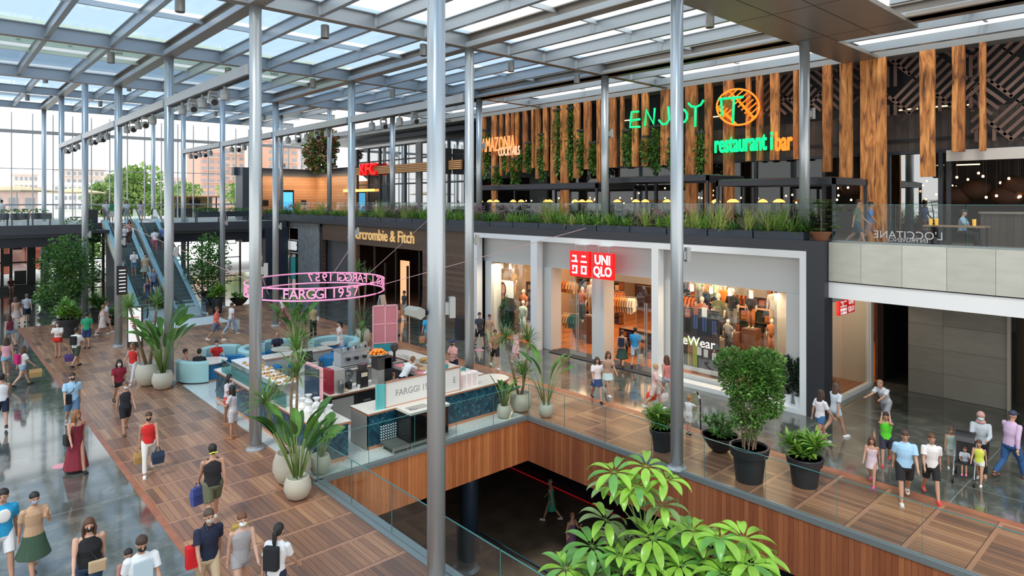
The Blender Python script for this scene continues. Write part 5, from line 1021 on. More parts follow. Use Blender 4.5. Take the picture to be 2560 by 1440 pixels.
def spiky(mb, c, n, L, W, rr, lo=.2, hi=1.3, droop=(.3, 1.2), nm=2):
    for k in range(n):
        a = rr.uniform(0, 2 * PI); el = rr.uniform(lo, hi); d = Vector((math.cos(a) * math.cos(el), math.sin(a) * math.cos(el), math.sin(el))); mb.m = rr.randrange(nm)
        blade(mb, Vector(c) + Vector((rr.uniform(-.03, .03), rr.uniform(-.03, .03), 0)), d, L * rr.uniform(.6, 1.1), W, rr.uniform(*droop), 5, .25, .7)
def P(name, label, loc, rz=0, cat='potted plant', group=None): return thing(name, label, cat, (loc[0], loc[1], loc[2] if len(loc) > 2 else 0), rz, group)
r1 = random.Random(21)
# near cluster beside the tall column
g = G(730, 1205); t = P('potted_palm', 'tall dracaena in the largest beige pot behind the paddle leaved plant', g); pot_round(t, .47, .78); dracaena(t, .7, [(-.55, .35, 2.05), (.1, -.1, 2.75), (.35, .6, 3.2)], r1, .75, .05, 44, .035)
g = G(744, 1245); t = P('potted_plant', 'paddle leaved plant in a beige pot, front one of the group by the balustrade corner', g); pot_round(t, .32, .52); strelitzia(t, .45, 15, 1.5, r1, .45, .75, .30)
g = G(805, 1188); t = P('potted_plant', 'low broad leaved plant in a beige pot against the cafe counter end', (7.68, 15.98, 0)); pot_round(t, .28, .48); strelitzia(t, .42, 9, .85, r1, .6, .42, .22)
# pair by the second column
t = P('potted_palm', 'tall dracaena with two heads in a wide beige pot by the lounge, tallest plant there', G(372, 962)); pot_round(t, .48, .85); dracaena(t, .8, [(-.55, .5, 3.0), (.3, .1, 3.05)], r1, .75, .045, 60, .05)
t = P('potted_plant', 'leafy paddle plant in a beige pot beside the lounge column', G(407, 972)); pot_round(t, .38, .65); strelitzia(t, .6, 26, 1.9, r1, .42, .85, .27); 
# corner group of three
t = P('potted_plant', 'small broad leaved plant in a beige pot, leftmost of three at the opening corner', (14.12, 16.02, 0)); pot_round(t, .24, .42); strelitzia(t, .38, 10, .85, r1, .5, .35, .20)
t = P('potted_palm', 'twin headed dracaena in a large beige pot, middle of three at the opening corner', (15.0, 16.15, 0)); pot_round(t, .38, .62); dracaena(t, .55, [(-.5, .25, 2.5), (.25, -.1, 2.35), (-.05, -.15, 1.25)], r1, .62, .045, 55, .035)
t = P('potted_plant', 'long paddle leaved plant in a beige pot, nearest the walkway at the opening corner', (15.2, 15.15, 0)); pot_round(t, .25, .42); strelitzia(t, .38, 8, 1.45, r1, .5, .72, .2)
# pots by the back of the cafe
t = P('potted_palm', 'slender tall dracaena in a beige pot behind the cafe', G(905, 862)); pot_round(t, .42, .75); dracaena(t, .7, [(-.15, .2, 3.7), (.25, 0, 3.3)], r1, .6, .04, 50, .035); strelitzia(t, .7, 8, .8, r1, .7, .4, .16)
t = P('potted_plant', 'broad leaved plant with curled stem in a beige pot behind the cafe', G(903, 880)); pot_round(t, .3, .5); strelitzia(t, .45, 7, .9, r1, .5, .4, .2)
t = P('potted_plant', 'bird of paradise plant standing between the mint sofas', (12.7, 28.7, 0)); pot_round(t, .3, .5); strelitzia(t, .45, 16, 2.2, r1, .35, .8, .25); dracaena(t, .5, [(-1.4, -1.2, 2.2), (-.9, -1.5, 1.6)], r1, .5, .04, 40, .025)
t = P('potted_palm', 'slim dracaena between the white high table and the lounge', (11.6, 26.2, 0)); pot_round(t, .28, .5); dracaena(t, .45, [(-.2, -.3, 2.6), (.25, -.2, 2.0), (.0, -.6, 1.5)], r1, .5, .04, 40, .025)
# dark pots on the right deck
def dark_spiky(label, px, py, r, h, n, L, W, seed, spread=.55, mats=(L_mid, L_lime), cl=7, bowl=False, loc=None):
    rr = random.Random(seed); t = P('potted_shrub', label, loc or G(px, py))
    if bowl: MB().lathe([(r * .35, 0), (r * .62, h * .3), (r, h * .95), (r * 1.02, h), (r * .95, h), (r * .9, h * .9)], 28).build('pot', M_potd, t); MB().lathe([(r * .9, h * .86), (r * .9, h * .9)], 24).build('soil', M_soil, t)
    else: pot_tall(t, r, h)
    mb = MB(); sb = MB()
    for k in range(cl):
        a = k * 2.4; q = r * .75 * math.sqrt((k + .5) / cl); hh = h + L * rr.uniform(.1, .9) * (1 - .4 * q / r); c = (q * 1.25 * math.cos(a), q * 1.25 * math.sin(a), hh)
        sb.tube([(q * .5 * math.cos(a), q * .5 * math.sin(a), h * .9), c], [.018, .012], 6); spiky(mb, c, n // cl, L * .55, W, rr, -.1, 1.3, (.1, .9), 2)
        spiky(mb, (c[0] * .7, c[1] * .7, (h + hh) / 2), n // cl // 2, L * .5, W, rr, -.1, 1.1, (.1, .9), 2)
    sb.build('stems', M_stemg, t); mb.build('leaves', list(mats), t); return t
dark_spiky('bright green spiky shrub in a black pot, left of the round column on the deck', 1655, 1125, .36, .62, 260, .75, .055, 1)
dark_spiky('low spreading green plant in a black bowl planter behind the tree pot', 1800, 1128, .52, .48, 200, .5, .05, 2, mats=(L_mid, L_dark), bowl=True, cl=9)
dark_spiky('bright green broad spiked shrub in a wide black pot, nearest on the right deck', 2012, 1212, .45, .72, 280, .75, .085, 3, cl=9)
t = P('potted_tree', 'tall small leaved ficus tree in a large black pot on the right deck', G(1873, 1200)); pot_tall(t, .5, .88); rr = random.Random(4)
tr = MB(); lf = MB()
for k in range(9):
    a = k * .7; tr.tube([(.15 * math.cos(a), .15 * math.sin(a), .8), (.22 * math.cos(a + .4), .22 * math.sin(a + .4), 1.5), (.4 * math.cos(a), .4 * math.sin(a), 2.3 + .3 * (k % 3))], [.022, .016, .01], 6)
tr.build('stems', M_trunk, t)
for (cx, cy, cz, rx, rz_, n) in ((0, 0, 1.9, .48, .55, 1400), (-.12, .1, 2.55, .58, .45, 1700), (.3, -.25, 2.6, .5, .45, 1300), (.2, -.25, 3.0, .55, .35, 1300), (-.3, .3, 3.0, .42, .35, 900), (.35, -.35, 2.1, .36, .5, 900), (.05, .05, 1.35, .32, .3, 300)):
    leaves(lf, (cx, cy, cz), (rx, rx, rz_), n, .085, rr, m=lambda r: r.choice((0, 0, 1, 2)), shell=.35)
lf.build('foliage', [L_mid, L_dark, leafmat('leaf_fresh', (.20, .33, .08))], t)
for k, (x, y_) in enumerate(((22.2, 9.95), (22.2, 10.5))):
    t = P('potted_plant', 'dark leaved column shrub in a white pot, %s' % ['right one by the shop pier', 'left one by the shop pier'][k], (22.05 + .0, 9.85 + .42 * k, .16)); MB().lathe([(.13, 0), (.17, .3), (.17, .32)], 18).build('pot', M_white, t); mb = MB(); leaves(mb, (0, 0, .95), (.2, .2, .65), 420, .11, rr, m=0, shell=.2); mb.build('foliage', [leafmat('leaf_black_green', (.02, .05, .025))], t); MB().tube([(0, 0, .3), (0, 0, 1.2)], .015, 6).build('stem', M_trunk, t)
t = P('potted_plant', 'dark leaved shrub behind the first shop window post', (23.1, 25.9, 0)); MB().lathe([(.18, 0), (.22, .4)], 18).build('pot', M_white, t); mb = MB(); leaves(mb, (0, 0, 1.3), (.4, .4, .8), 700, .13, rr, m=0, shell=.2); mb.build('foliage', [L_dark], t)
# far dark pots by the escalators
def round_bush(label, px, py, z0r, hh, seed, n=2200, m=(L_dark, L_mid), potr=.5, size=.16, loc=None):
    rr = random.Random(seed); t = P('potted_tree', label, loc or G(px, py), 0, 'potted tree'); pot_tall(t, potr, .9); mb = MB()
    for k in range(8): leaves(mb, (rr.uniform(-.5, .5) * z0r, rr.uniform(-.5, .5) * z0r, .9 + hh * (.15 + .75 * k / 7)), (z0r * .75, z0r * .75, hh * .2), n // 8, size, rr, m=lambda r: r.choice((0, 0, 1)), shell=.3)
    mb.build('foliage', list(m), t); MB().tube([(0, 0, .8), (0, 0, hh * .8)], .05, 7).build('trunk', M_trunk, t); return t
round_bush('big round dark green tree left of the escalators, the largest one', 172, 815, 1.5, 3.9, 1, 3400); round_bush('tall dark green tree behind the big round one left of the escalators', 185, 760, 1.5, 4.6, 2, 2600); round_bush('round dark green tree right of the escalators', 520, 762, 1.35, 3.6, 3, 2600, m=(L_mid, L_dark))
dark_spiky('lime green leafy plant in a black pot before the big round tree', 172, 842, .55, .95, 260, .9, .10, 5, mats=(L_lime, L_mid)); dark_spiky('lime green leafy plant in a tall black pot right of the escalators', 543, 782, .4, .95, 240, .9, .10, 6, mats=(L_lime, L_mid)); dark_spiky('low green plant in a black bowl right of the lime green one', 598, 762, .6, .45, 180, .5, .08, 7, bowl=True); dark_spiky('low green plant in a black bowl at the far left deck edge', 120, 770, .65, .5, 200, .7, .10, 8, bowl=True)
dark_spiky('dark green plant in a black pot behind the blurred walkers', 245, 805, .45, .8, 220, .8, .08, 9, mats=(L_mid, L_dark)); dark_spiky('low dark green plant in a bowl before the black directory board', 277, 812, .5, .45, 160, .6, .08, 10, mats=(L_mid, L_dark), bowl=True); dark_spiky('spiky fern at the foot of the escalators', 400, 790, .3, .4, 160, .9, .07, 11, mats=(L_mid, L_dark))
# ---- planted troughs on the terrace edge, each with its clumps
rr = random.Random(77); kinds = []
def clump(seed, n, L, W, lo, hi, droop, mats, extra=None):
    r = random.Random(seed); mb = MB(); 
    for k in range(5): spiky(mb, (r.uniform(-.12, .12), r.uniform(-.22, .22), 0), n // 5, L, W, r, lo, hi, droop, 2)
    if extra is not None:
        mb.m = 2
        for k in range(extra): c = (r.uniform(-.2, .2), r.uniform(-.3, .3), r.uniform(.25, .55)); leaves(mb, c, (.05, .05, .05), 8, .06, r, m=2, shell=.2)
        mats = list(mats) + [M_fl]
    o = mb.build('grass_clump', list(mats)); return o
M_fl = leafmat('flower_mauve', (.38, .22, .26)); M_fo = leafmat('flower_orange', (.45, .20, .08))
L_gr = leafmat('leaf_grass', (.20, .36, .05)); L_st = leafmat('leaf_straw', (.48, .50, .16)); L_pu = leafmat('leaf_purple', (.13, .08, .09))
kinds = [(clump(1, 80, .5, .024, .3, 1.4, (.6, 1.8), (L_gr, L_mid)), 'arching green grass clump'), (clump(2, 80, .8, .018, .8, 1.5, (.2, .9), (L_st, L_gr)), 'tall upright yellow green grass'), (clump(3, 70, .42, .035, .1, 1.2, (.5, 1.5), (L_mid, L_dark)), 'dark green strappy clump'), (clump(4, 50, .45, .02, .4, 1.4, (.3, 1.2), (L_gr, L_pu), 14), 'clump with mauve flower heads'), (clump(5, 60, .5, .02, .2, 1.3, (1, 2.2), (L_st, L_gr)), 'trailing straw coloured grass')]
used = [False] * 5; yb_ = 9.55; k = 0
while yb_ < 55:
    L = 1.75 if yb_ < 40 else 2.6; near = 'above the clothes shop' if yb_ < 27 else 'above the brown shopfront' if yb_ < 45 else 'above the grey shopfront'
    t = thing('planter_trough', 'dark slate trough in the long planted row %s' % near, 'planter', (21.68, yb_, 5.8), 0, 'slate troughs %s' % near); MB().box(0, .46, 0, L, 0, .27).build('trough_body', M_navy, t); MB().box(.03, .43, .03, L - .03, .25, .275).build('soil', M_soil, t)
    m = int(L / .42)
    for j in range(m):
        q = rr.choice((0, 0, 0, 1, 2, 2, 3, 4)); src, lab = kinds[q]
        if used[q]: o = src.copy(); COL.objects.link(o)
        else: o = src; used[q] = True
        o.location = (21.91 + rr.uniform(-.08, .08), yb_ + (j + .5) * L / m, 6.06); o.rotation_euler = (0, 0, rr.uniform(0, 6)); s = rr.uniform(1.0, 1.55); o.scale = (s, s, s)
        tag(o, '%s in the slate troughs %s' % (lab, near), 'grass plant', '%ss %s' % (lab, near))
    yb_ += L + .05; k += 1
rr = random.Random(8)
t = P('potted_shrub', 'large leafy schefflera shrub in a terracotta bowl at the end of the planted row', (21.95, 9.1, 5.8)); MB().lathe([(.2, 0), (.34, .28), (.34, .3)], 18).build('pot', mat('terracotta', (.20, .08, .04), .6), t); mb = MB()
for k in range(46):
    a = rr.uniform(0, 2 * PI); q = rr.uniform(.1, .62); c = Vector((q * math.cos(a) * .8, q * math.sin(a) * 1.1 , rr.uniform(.3, 1.35)))
    for j in range(8): aa = j * PI / 4 + rr.uniform(-.2, .2); mb.m = rr.choice((0, 1)); blade(mb, c, (math.cos(aa), math.sin(aa), .15), .24, .085, .8, 4, .2, .7)
mb.build('leaves', [L_mid, leafmat('leaf_fresh')], t); MB().tube([(0, 0, .2), (.05, 0, .8), (0, .1, 1.3)], [.03, .02, .012], 7).build('stem', M_trunk, t)
# hanging greenery between the timber fins
rr = random.Random(31)
vines = [(1210, 330, 440, 22), (1240, 420, 470, 20), (1262, 350, 430, 18), (1285, 400, 470, 20), (1300, 380, 420, 16), (1320, 360, 430, 18), (1352, 340, 450, 18), (1392, 280, 430, 22), (1425, 275, 440, 20), (1450, 330, 430, 18), (1480, 360, 430, 16), (1565, 330, 410, 22), (1612, 345, 410, 14), (1636, 320, 430, 26), (1678, 350, 420, 16), (1750, 335, 435, 22), (1700, 420, 470, 14)]
for k, (px, y0, y1, wpx) in enumerate(vines):
    X = 27.12; yy = YatX(px, X); z1 = ZatX(px, y0, X); z0 = ZatX(px, y1, X); wv = wpx / FPX * depth((X, yy)) * .62
    t = thing('hanging_plant', 'curtain of hanging green plants between the timber beams %s' % ('behind the green neon word' if px > 1550 else 'near the amber neon words' if px < 1300 else 'over the farthest pergola'), 'hanging plant', (X + .1, yy, z0), 0, 'hanging plants between the beams, %s' % ('right' if px > 1550 else 'left' if px < 1300 else 'middle')); mb = MB(); H_ = z1 - z0
    leaves(mb, (0, 0, H_ * .5), (.12, wv, H_ * .55), int(260 + 260 * H_ * wv), .2, rr, m=lambda r: r.choice((0, 0, 1, 2)), shell=.0, up=-.6, asp=.25)
    for j in range(30): a = rr.uniform(-1, 1); blade(mb, (rr.uniform(-.15, .15), a * wv, rr.uniform(.1, .95) * H_), (rr.uniform(-1, .3), rr.uniform(-.8, .8), .2), .5, .03, 3, 5)
    mb.build('foliage', [L_mid, L_gr, L_dark], t)
    MB().box(-.12, .12, -wv, wv, H_ * 1.02, H_ * 1.02 + .1).build('hanger', M_dark, t)
# dry wall of leaves by the cafe roof
t = thing('green_wall', 'tall brown and green leafy wall over the cafe roof', 'leafy wall', (XF - 1, 56, 10)); mb = MB(); leaves(mb, (0, -1, 1.8), (.5, 3.2, 2.0), 1500, .4, rr, m=lambda r: r.choice((0, 1, 2, 2)), shell=.0); mb.build('foliage', [L_dark, L_mid, mat('dry_leaf', (.38, .20, .12), .7)], t); MB().box(-.1, .1, -4, 2, 0, .2).build('support', M_dark, t)
# foreground schefflera growing up through the opening
rr = random.Random(15); base = Vector((9.3, 5.9, -5.4))
t = thing('schefflera_tree', 'large bright green umbrella tree growing up through the opening in the foreground', 'tree', base)
def palmate(mb, c, R, nl, rr, tilt, m):
    up = Vector((tilt[0], tilt[1], 1)).normalized(); a = up.orthogonal().normalized(); b = up.cross(a); off = rr.uniform(0, 6)
    for j in range(nl):
        an = off + 2 * PI * j / nl; d = (a * math.cos(an) + b * math.sin(an) + up * rr.uniform(.0, .25)).normalized(); mb.m = m if rr.random() < .85 else 1 - min(1, m)
        ln = R * rr.uniform(.8, 1.08); p0 = Vector(c) + d * R * .16; mb.tube([Vector(c), p0], .004, 4, False); blade(mb, p0, d, ln * .84, R * .27, rr.uniform(1.0, 2.2), 8, .3, .8)
lf = MB(); st = MB(); trunk_top = G(1600, 1300, 0)
def SP(px, py, D):          # world point in the foreground plant at a given distance
    l = (px - CXP) / FPX * D; return Vector((D * FW[0] + l * RT[0], D * FW[1] + l * RT[1], EYE - (py - YH) / FPX * D))
heads = [(1535, 1180, 9.6, .50, 0), (1615, 1165, 9.7, .50, 0), (1590, 1215, 9.5, .45, 0), (1665, 1200, 9.6, .46, 0), (1520, 1215, 9.8, .42, 2), (1655, 1262, 9.5, .46, 2), (1515, 1300, 9.7, .50, 2), (1565, 1225, 9.4, .4, 0),
         (1480, 1365, 9.3, .52, 1), (1572, 1350, 9.8, .45, 2), (1632, 1345, 9.4, .52, 0), (1730, 1325, 9.6, .56, 0), (1800, 1345, 9.4, .52, 0), (1860, 1345, 9.6, .52, 0), (1680, 1330, 9.9, .48, 0), (1548, 1388, 9.2, .36, 0), (1415, 1420, 9.2, .50, 0), (1485, 1420, 9.5, .45, 2), (1612, 1405, 9.1, .40, 0), (1560, 1432, 9.2, .42, 1), (1700, 1412, 9.2, .45, 0), (1755, 1440, 9.1, .5, 1), (1810, 1432, 9.0, .48, 0), (1875, 1410, 9.1, .52, 0), (1650, 1450, 9.0, .5, 0), (1905, 1390, 9.4, .48, 0), (1380, 1460, 9.0, .5, 0), (1470, 1475, 8.9, .5, 1), (1590, 1480, 8.9, .5, 0), (1700, 1490, 8.9, .5, 1), (1930, 1470, 8.9, .5, 0), (1840, 1500, 8.8, .5, 0), (1640, 1375, 9.9, .42, 2), (1530, 1345, 9.9, .4, 2), (1700, 1365, 9.7, .45, 1), (1780, 1375, 9.9, .45, 1), (1830, 1390, 9.6, .45, 0), (1665, 1395, 9.4, .42, 0), (1735, 1405, 9.5, .4, 1), (1580, 1395, 9.7, .4, 2), (1450, 1400, 9.6, .42, 1), (1520, 1400, 9.6, .42, 2), (1635, 1435, 9.3, .42, 1), (1780, 1425, 9.4, .42, 0), (1860, 1450, 9.3, .45, 1), (1530, 1445, 9.3, .42, 0), (1740, 1380, 9.8, .42, 3), (1770, 1395, 9.9, .4, 1)]
hubs = [SP(1610, 1335, 11.0), SP(1600, 1500, 10.8), SP(1790, 1480, 10.6)]
for (px, py, D, R, m) in heads:
    D += 1.7 - (px - 1400) / 500 * .6; R *= 1.13; c = SP(px, py, D); palmate(lf, c - base, R, rr.choice((8, 9, 9, 10)), rr, (rr.uniform(-.35, .15), rr.uniform(-.45, .05)), m)
    hb = hubs[0] if py < 1320 else (hubs[1] if px < 1690 else hubs[2]); mid = (c + hb) / 2 + Vector((0, 0, -.05)); st.tube([hb - base, mid - base, c - base], [.014, .010, .007], 6)
for hb in hubs: st.tube([Vector((0, 0, 0)), (hb - base) * .6 + Vector((0, 0, .5)), hb - base], [.09, .05, .028], 8)
L_f1 = leafmat('schefflera_bright', (.26, .50, .06), .3, .3); L_f2 = leafmat('schefflera_mid', (.13, .34, .07), .3, .3); L_f3 = leafmat('schefflera_grey', (.20, .30, .12), .3, .35); L_f4 = leafmat('schefflera_yellow', (.55, .50, .05), .2, .4)
lf.build('leaves', [L_f1, L_f2, L_f3, L_f4], t, smooth=True); st.build('stems', M_stemg, t, smooth=True)
MB().lathe([(.5, 0), (.7, .8), (.65, .8), (.62, .75)], 20).build('pot', M_potd, t)
# ================================================================ RESTAURANT LIGHTS AND FITTINGS
M_bulb = mat('bulb_warm', (1, .7, .4), .3, emit=(1, .55, .22), es=5.0); M_amb = mat('amber_shade', (.7, .3, .08), .4, emit=(1, .40, .10), es=1.6)
rr = random.Random(5)
bulb = thing('pendant_bulb', '', 'pendant light', (0, 0, 0)); MB().ell((0, 0, 0), .045, .045, .055, 8, 6).build('bulb', M_bulb, bulb, smooth=True); MB().tube([(0, 0, .07), (0, 0, 1.2)], .008, 4).build('cord', M_black, bulb)
pts = []
for k in range(26): pts.append((rr.uniform(2300, 2555), rr.uniform(432, 500), rr.uniform(29, 33), 'inside the dark bar at the end of the terrace'))
for k in range(8): pts.append((rr.uniform(2090, 2145), rr.uniform(455, 500), rr.uniform(29, 31), 'left of the long timber posts'))
for k in range(34): pts.append((rr.uniform(1195, 2000), rr.uniform(470, 508), rr.uniform(28.6, 31), 'behind the pergolas'))
for k, (px, py, X, d) in enumerate(pts):
    loc = (X, YatX(px, X), ZatX(px, py, X)); L_ = 'bare glowing bulb %s' % d
    if k == 0: bulb.location = loc; bulb['label'] = L_; bulb['group'] = L_.replace('bulb', 'bulbs')
    else: o = dup(bulb, loc, 0, L_, L_.replace('bulb', 'bulbs'))
bpy.context.view_layer.update()
for o in [q for q in bpy.data.objects if q.name.startswith('cord') and q.parent and q.parent.name.startswith('pendant_bulb')]: o.scale.z = (9.42 - o.parent.location.z) / 1.2
lamp = thing('table_lamp', 'small amber shaded lamp on the terrace behind the plants', 'table lamp', (0, 0, 0), 0, 'amber lamps on the terrace'); MB().lathe([(.2, 0), (.16, .07), (.04, .14)], 12).build('shade', M_amb, lamp); MB().tube([(0, 0, -1.53), (0, 0, 0)], .015, 5).build('stand', M_dark, lamp); MB().lathe([(.12, -1.55), (.12, -1.53)], 10).build('base', M_dark, lamp)
lp = [(1303, 502), (1283, 508), (1366, 500), (1374, 503), (1438, 498), (1455, 506), (1473, 502), (1543, 500), (1590, 498), (1613, 507), (1668, 497), (1790, 500), (1829, 508), (1836, 506), (1907, 501), (1945, 508), (1950, 500), (1241, 500), (1225, 503), (1200, 505)]
for k, (px, py) in enumerate(lp):
    X = 25.0; loc = (X, YatX(px, X), 7.05)
    if k == 0: lamp.location = loc
    else: dup(lamp, loc)
sh = thing('woven_lampshade', '', 'lampshade', (0, 0, 0)); MB().ell((0, 0, 0), .55, .55, .42, 16, 8).build('shade', mat('woven_brown', (.07, .03, .015), .8, noise=(40, .6)), sh, smooth=True); MB().tube([(0, 0, .4), (0, 0, 1.6)], .01, 4).build('cord', M_black, sh)
for k, (px, py, d) in enumerate(((2393, 490, 'first from the left'), (2440, 475, 'highest'), (2515, 490, 'next to the picture edge'), (2545, 465, 'half hidden at the edge'), (2135, 468, 'left of the long timber posts'))):
    loc = (30.5, YatX(px, 30.5), ZatX(px, py, 30.5)); L_ = 'large dark woven lampshade in the terrace bar, %s' % d
    if k == 0: sh.location = loc; sh['label'] = L_
    else: dup(sh, loc, 0, L_)
for o in [q for q in bpy.data.objects if q.name.startswith('cord') and q.parent and q.parent.name.startswith('woven')]: o.scale.z = (9.42 - o.parent.location.z) / 1.6
M_lt = mat('strip_warm', (1, .7, .4), .4, emit=(1, .6, .25), es=3.0)
for k, (p0, p1, py) in enumerate(((2248, 2295, 277), (2335, 2388, 269), (2418, 2432, 264), (2478, 2495, 270), (2522, 2540, 266), (1558, 1595, 303), (1778, 1800, 294), (2088, 2100, 302), (2392, 2450, 414), (2340, 2360, 415))):
    X = 28.5 if ZatX(p0, py, 28.4) > 10.42 else 28.15; ya_, yb2 = YatX(p1, X), YatX(p0, X); z = ZatX(p0, py, X); tag(MB().box(X - .05, X, ya_, yb2, z, z + .04).build('strip_light', M_lt), 'thin glowing warm strip light behind the upper timber beams', 'strip light', 'strip lights behind the beams')
# bar at the end of the terrace
yb0 = YatX(2455, 28.6); t = thing('terrace_bar', 'grey boarded bar counter at the end of the terrace', 'bar', (28.4, -5, UF)); MB().box(0, .7, 0, yb0 + 5, 0, 1.15).build('front', M_bboard, t); MB().box(-.06, .76, -.05, yb0 + 5.05, 1.15, 1.22).build('top', mat('bar_top', (.2, .17, .14), .3), t)
t = thing('dining_table', 'wooden table with yellow drinks on the terrace behind the glass', 'table', (26.2, YatX(2390, 26.2), UF)); MB().box(-.4, .4, -.9, .9, .72, .77).build('tabletop', mat('table_wood', (.3, .2, .12), .4), t)
for a in (-.35, .35):
    for b in (-.8, .8): MB().box(a - .03, a + .03, b - .03, b + .03, 0, .72).build('leg', M_dark, t)
for k, (a, b) in enumerate(((-.2, .7), (-.1, .55), (.1, -.5))): tag(MB().lathe([(.05, 0), (.06, .22)], 10).build('drink_glass', mat('yellow_drink', (.75, .42, .03), .3, emit=(1, .5, .05), es=.3), loc=(26.2 + a, YatX(2390, 26.2) + b, UF + .77)), 'tall glass of yellow drink on the terrace table, %s' % ['first from the left', 'second from the left', 'rightmost'][k], 'drink')
for k in range(12):
    X = rr.uniform(25, 26.6); px = rr.uniform(1210, 1990); t = thing('terrace_chair', 'dark chair on the terrace half hidden by the planted troughs', 'chair', (X, YatX(px, X), UF), rr.uniform(0, 6), 'dark terrace chairs'); MB().box(-.22, .22, -.22, .22, .42, .47).build('seat', M_dark, t); MB().box(-.22, .22, .19, .23, .47, .9).build('backrest', mat('mauve_fabric', (.16, .09, .10), .8), t)
    for a in (-.19, .19):
        for b in (-.19, .19): MB().box(a - .015, a + .015, b - .015, b + .015, 0, .42).build('leg', M_dark, t)
# ================================================================ INSIDE THE CLOTHES SHOP
M_man = mat('mannequin_white', (.80, .74, .66), .4); rr = random.Random(44)
CLO = [('black', (.02, .02, .025)), ('rust', (.42, .13, .04)), ('camel', (.50, .32, .16)), ('white', (.75, .72, .66)), ('teal', (.02, .14, .15)), ('navy', (.02, .03, .08)), ('orange', (.70, .22, .04)), ('grey', (.22, .21, .2)), ('olive', (.13, .13, .06)), ('mint', (.45, .62, .52))]
def cloth(name): return mat('cloth_' + name, dict(CLO)[name], .85)
def mannequin(label, x, y_, z, rz, top, bot, h=1.8, arms=True):
    t = thing('mannequin', label, 'mannequin', (x, y_, z), rz); s = h / 1.8; mb = MB()
    mb.ell((0, 0, 1.66 * s), .085 * s, .10 * s, .125 * s, 12, 8).tube([(0, 0, 1.46 * s), (0, 0, 1.58 * s)], .05 * s, 8)
    for q in (-1, 1): mb.tube([(q * .2 * s, 0, 1.42 * s), (q * .27 * s, 0, 1.12 * s), (q * .27 * s, .06 * s, .84 * s)], [.05 * s, .04 * s, .03 * s], 8).tube([(q * .09 * s, 0, .5 * s), (q * .1 * s, 0, .05 * s)], [.06 * s, .045 * s], 8).ell((q * .1 * s, .05 * s, .03 * s), .045 * s, .12 * s, .035 * s)
    mb.build('body', M_man, t, smooth=True)
    MB().loft([[(rx * math.cos(2 * PI * k / 14) * s, ry * math.sin(2 * PI * k / 14) * s, zz * s) for k in range(14)] for rx, ry, zz in ((.19, .14, .88), (.17, .125, 1.1), (.21, .14, 1.35), (.20, .10, 1.45), (.07, .07, 1.5))]).tube([(-.2 * s, 0, 1.42 * s), (-.265 * s, 0, 1.15 * s)], .065 * s, 8).tube([(.2 * s, 0, 1.42 * s), (.265 * s, 0, 1.15 * s)], .065 * s, 8).build('top', cloth(top), t, smooth=True)
    mb = MB()
    for q in (-1, 1): mb.tube([(q * .08 * s, 0, .95 * s), (q * .1 * s, 0, .5 * s), (q * .1 * s, 0, .14 * s)], [.12 * s, .09 * s, .075 * s], 10)
    mb.build('trousers', cloth(bot), t, smooth=True); MB().lathe([(.2, -.03), (.2, 0)], 16).build('stand', M_alu, t)
def MP(label, px, py, X, h, top, bot, rz=1.57):       # head top at the pixel
    y_ = YatX(px, X); z = ZatX(px, py, X) - h; mannequin(label, X, y_, z, rz, top, bot, h); return (X, y_, z)
plinth = []
for (lb, px, py, X, h, tp, bt) in (('pale mannequin in a cream top standing high in the first shop window', 1283, 669, 23.8, 1.8, 'camel', 'camel'), ('pale mannequin in the first shop window beside the post', 1309, 722, 23.6, 1.8, 'rust', 'rust'), ('pale mannequin in a mint dress low in the first shop window', 1308, 750, 23.0, 1.8, 'mint', 'mint'), ('pale mannequin with a navy top before the woman poster', 1277, 744, 23.2, 1.8, 'navy', 'navy'),
        ('tan mannequin in brown behind the entrance door handles', 1456, 716, 25.2, 1.8, 'rust', 'black'), ('pale mannequin with a hat beside the entrance pillar', 1479, 696, 24.8, 1.85, 'white', 'camel'),
        ('pale mannequin in a rust jacket in the big shop window', 1755, 740, 24.0, 1.8, 'rust', 'black'), ('pale mannequin with sunglasses and dark coat in the big shop window', 1796, 731, 23.8, 1.85, 'olive', 'black'), ('pale mannequin in black high in the big shop window', 1831, 719, 24.6, 1.8, 'black', 'grey'), ('pale mannequin in white high at the right of the big shop window', 1936, 715, 24.4, 1.8, 'white', 'camel'),
        ('small pale mannequin head above the ficus tree in the big shop window', 1820, 797, 23.4, 1.3, 'grey', 'black'), ('pale mannequin low at the right of the big shop window', 1930, 796, 23.4, 1.3, 'rust', 'rust'), ('pale mannequin with raised arm in orange in the big shop window', 1812, 706, 25.5, 1.8, 'orange', 'olive'), ('dark haired mannequin in black and orange in the big shop window', 1765, 684, 25.2, 1.7, 'camel', 'navy'), ('mannequin in mint hanging by the window rail', 1747, 683, 24.8, 1.5, 'mint', 'grey'), ('mannequin seated in black at the right of the window', 1878, 728, 25.0, 1.5, 'black', 'rust')):
    l_ = MP(lb, px, py, X, h, tp, bt)
    if l_[2] > .15: tag(MB().box(-.28, .28, -.28, .28, 0, l_[2] - .03).build('display_plinth', mat('plinth_brown', (.16, .06, .03), .5) if X > 24 else mat('plinth_grey', (.25, .24, .22), .5), loc=(l_[0], l_[1], .02)), 'display plinth under the ' + ' '.join(lb.split()[:12]), 'plinth', 'mannequin plinths')
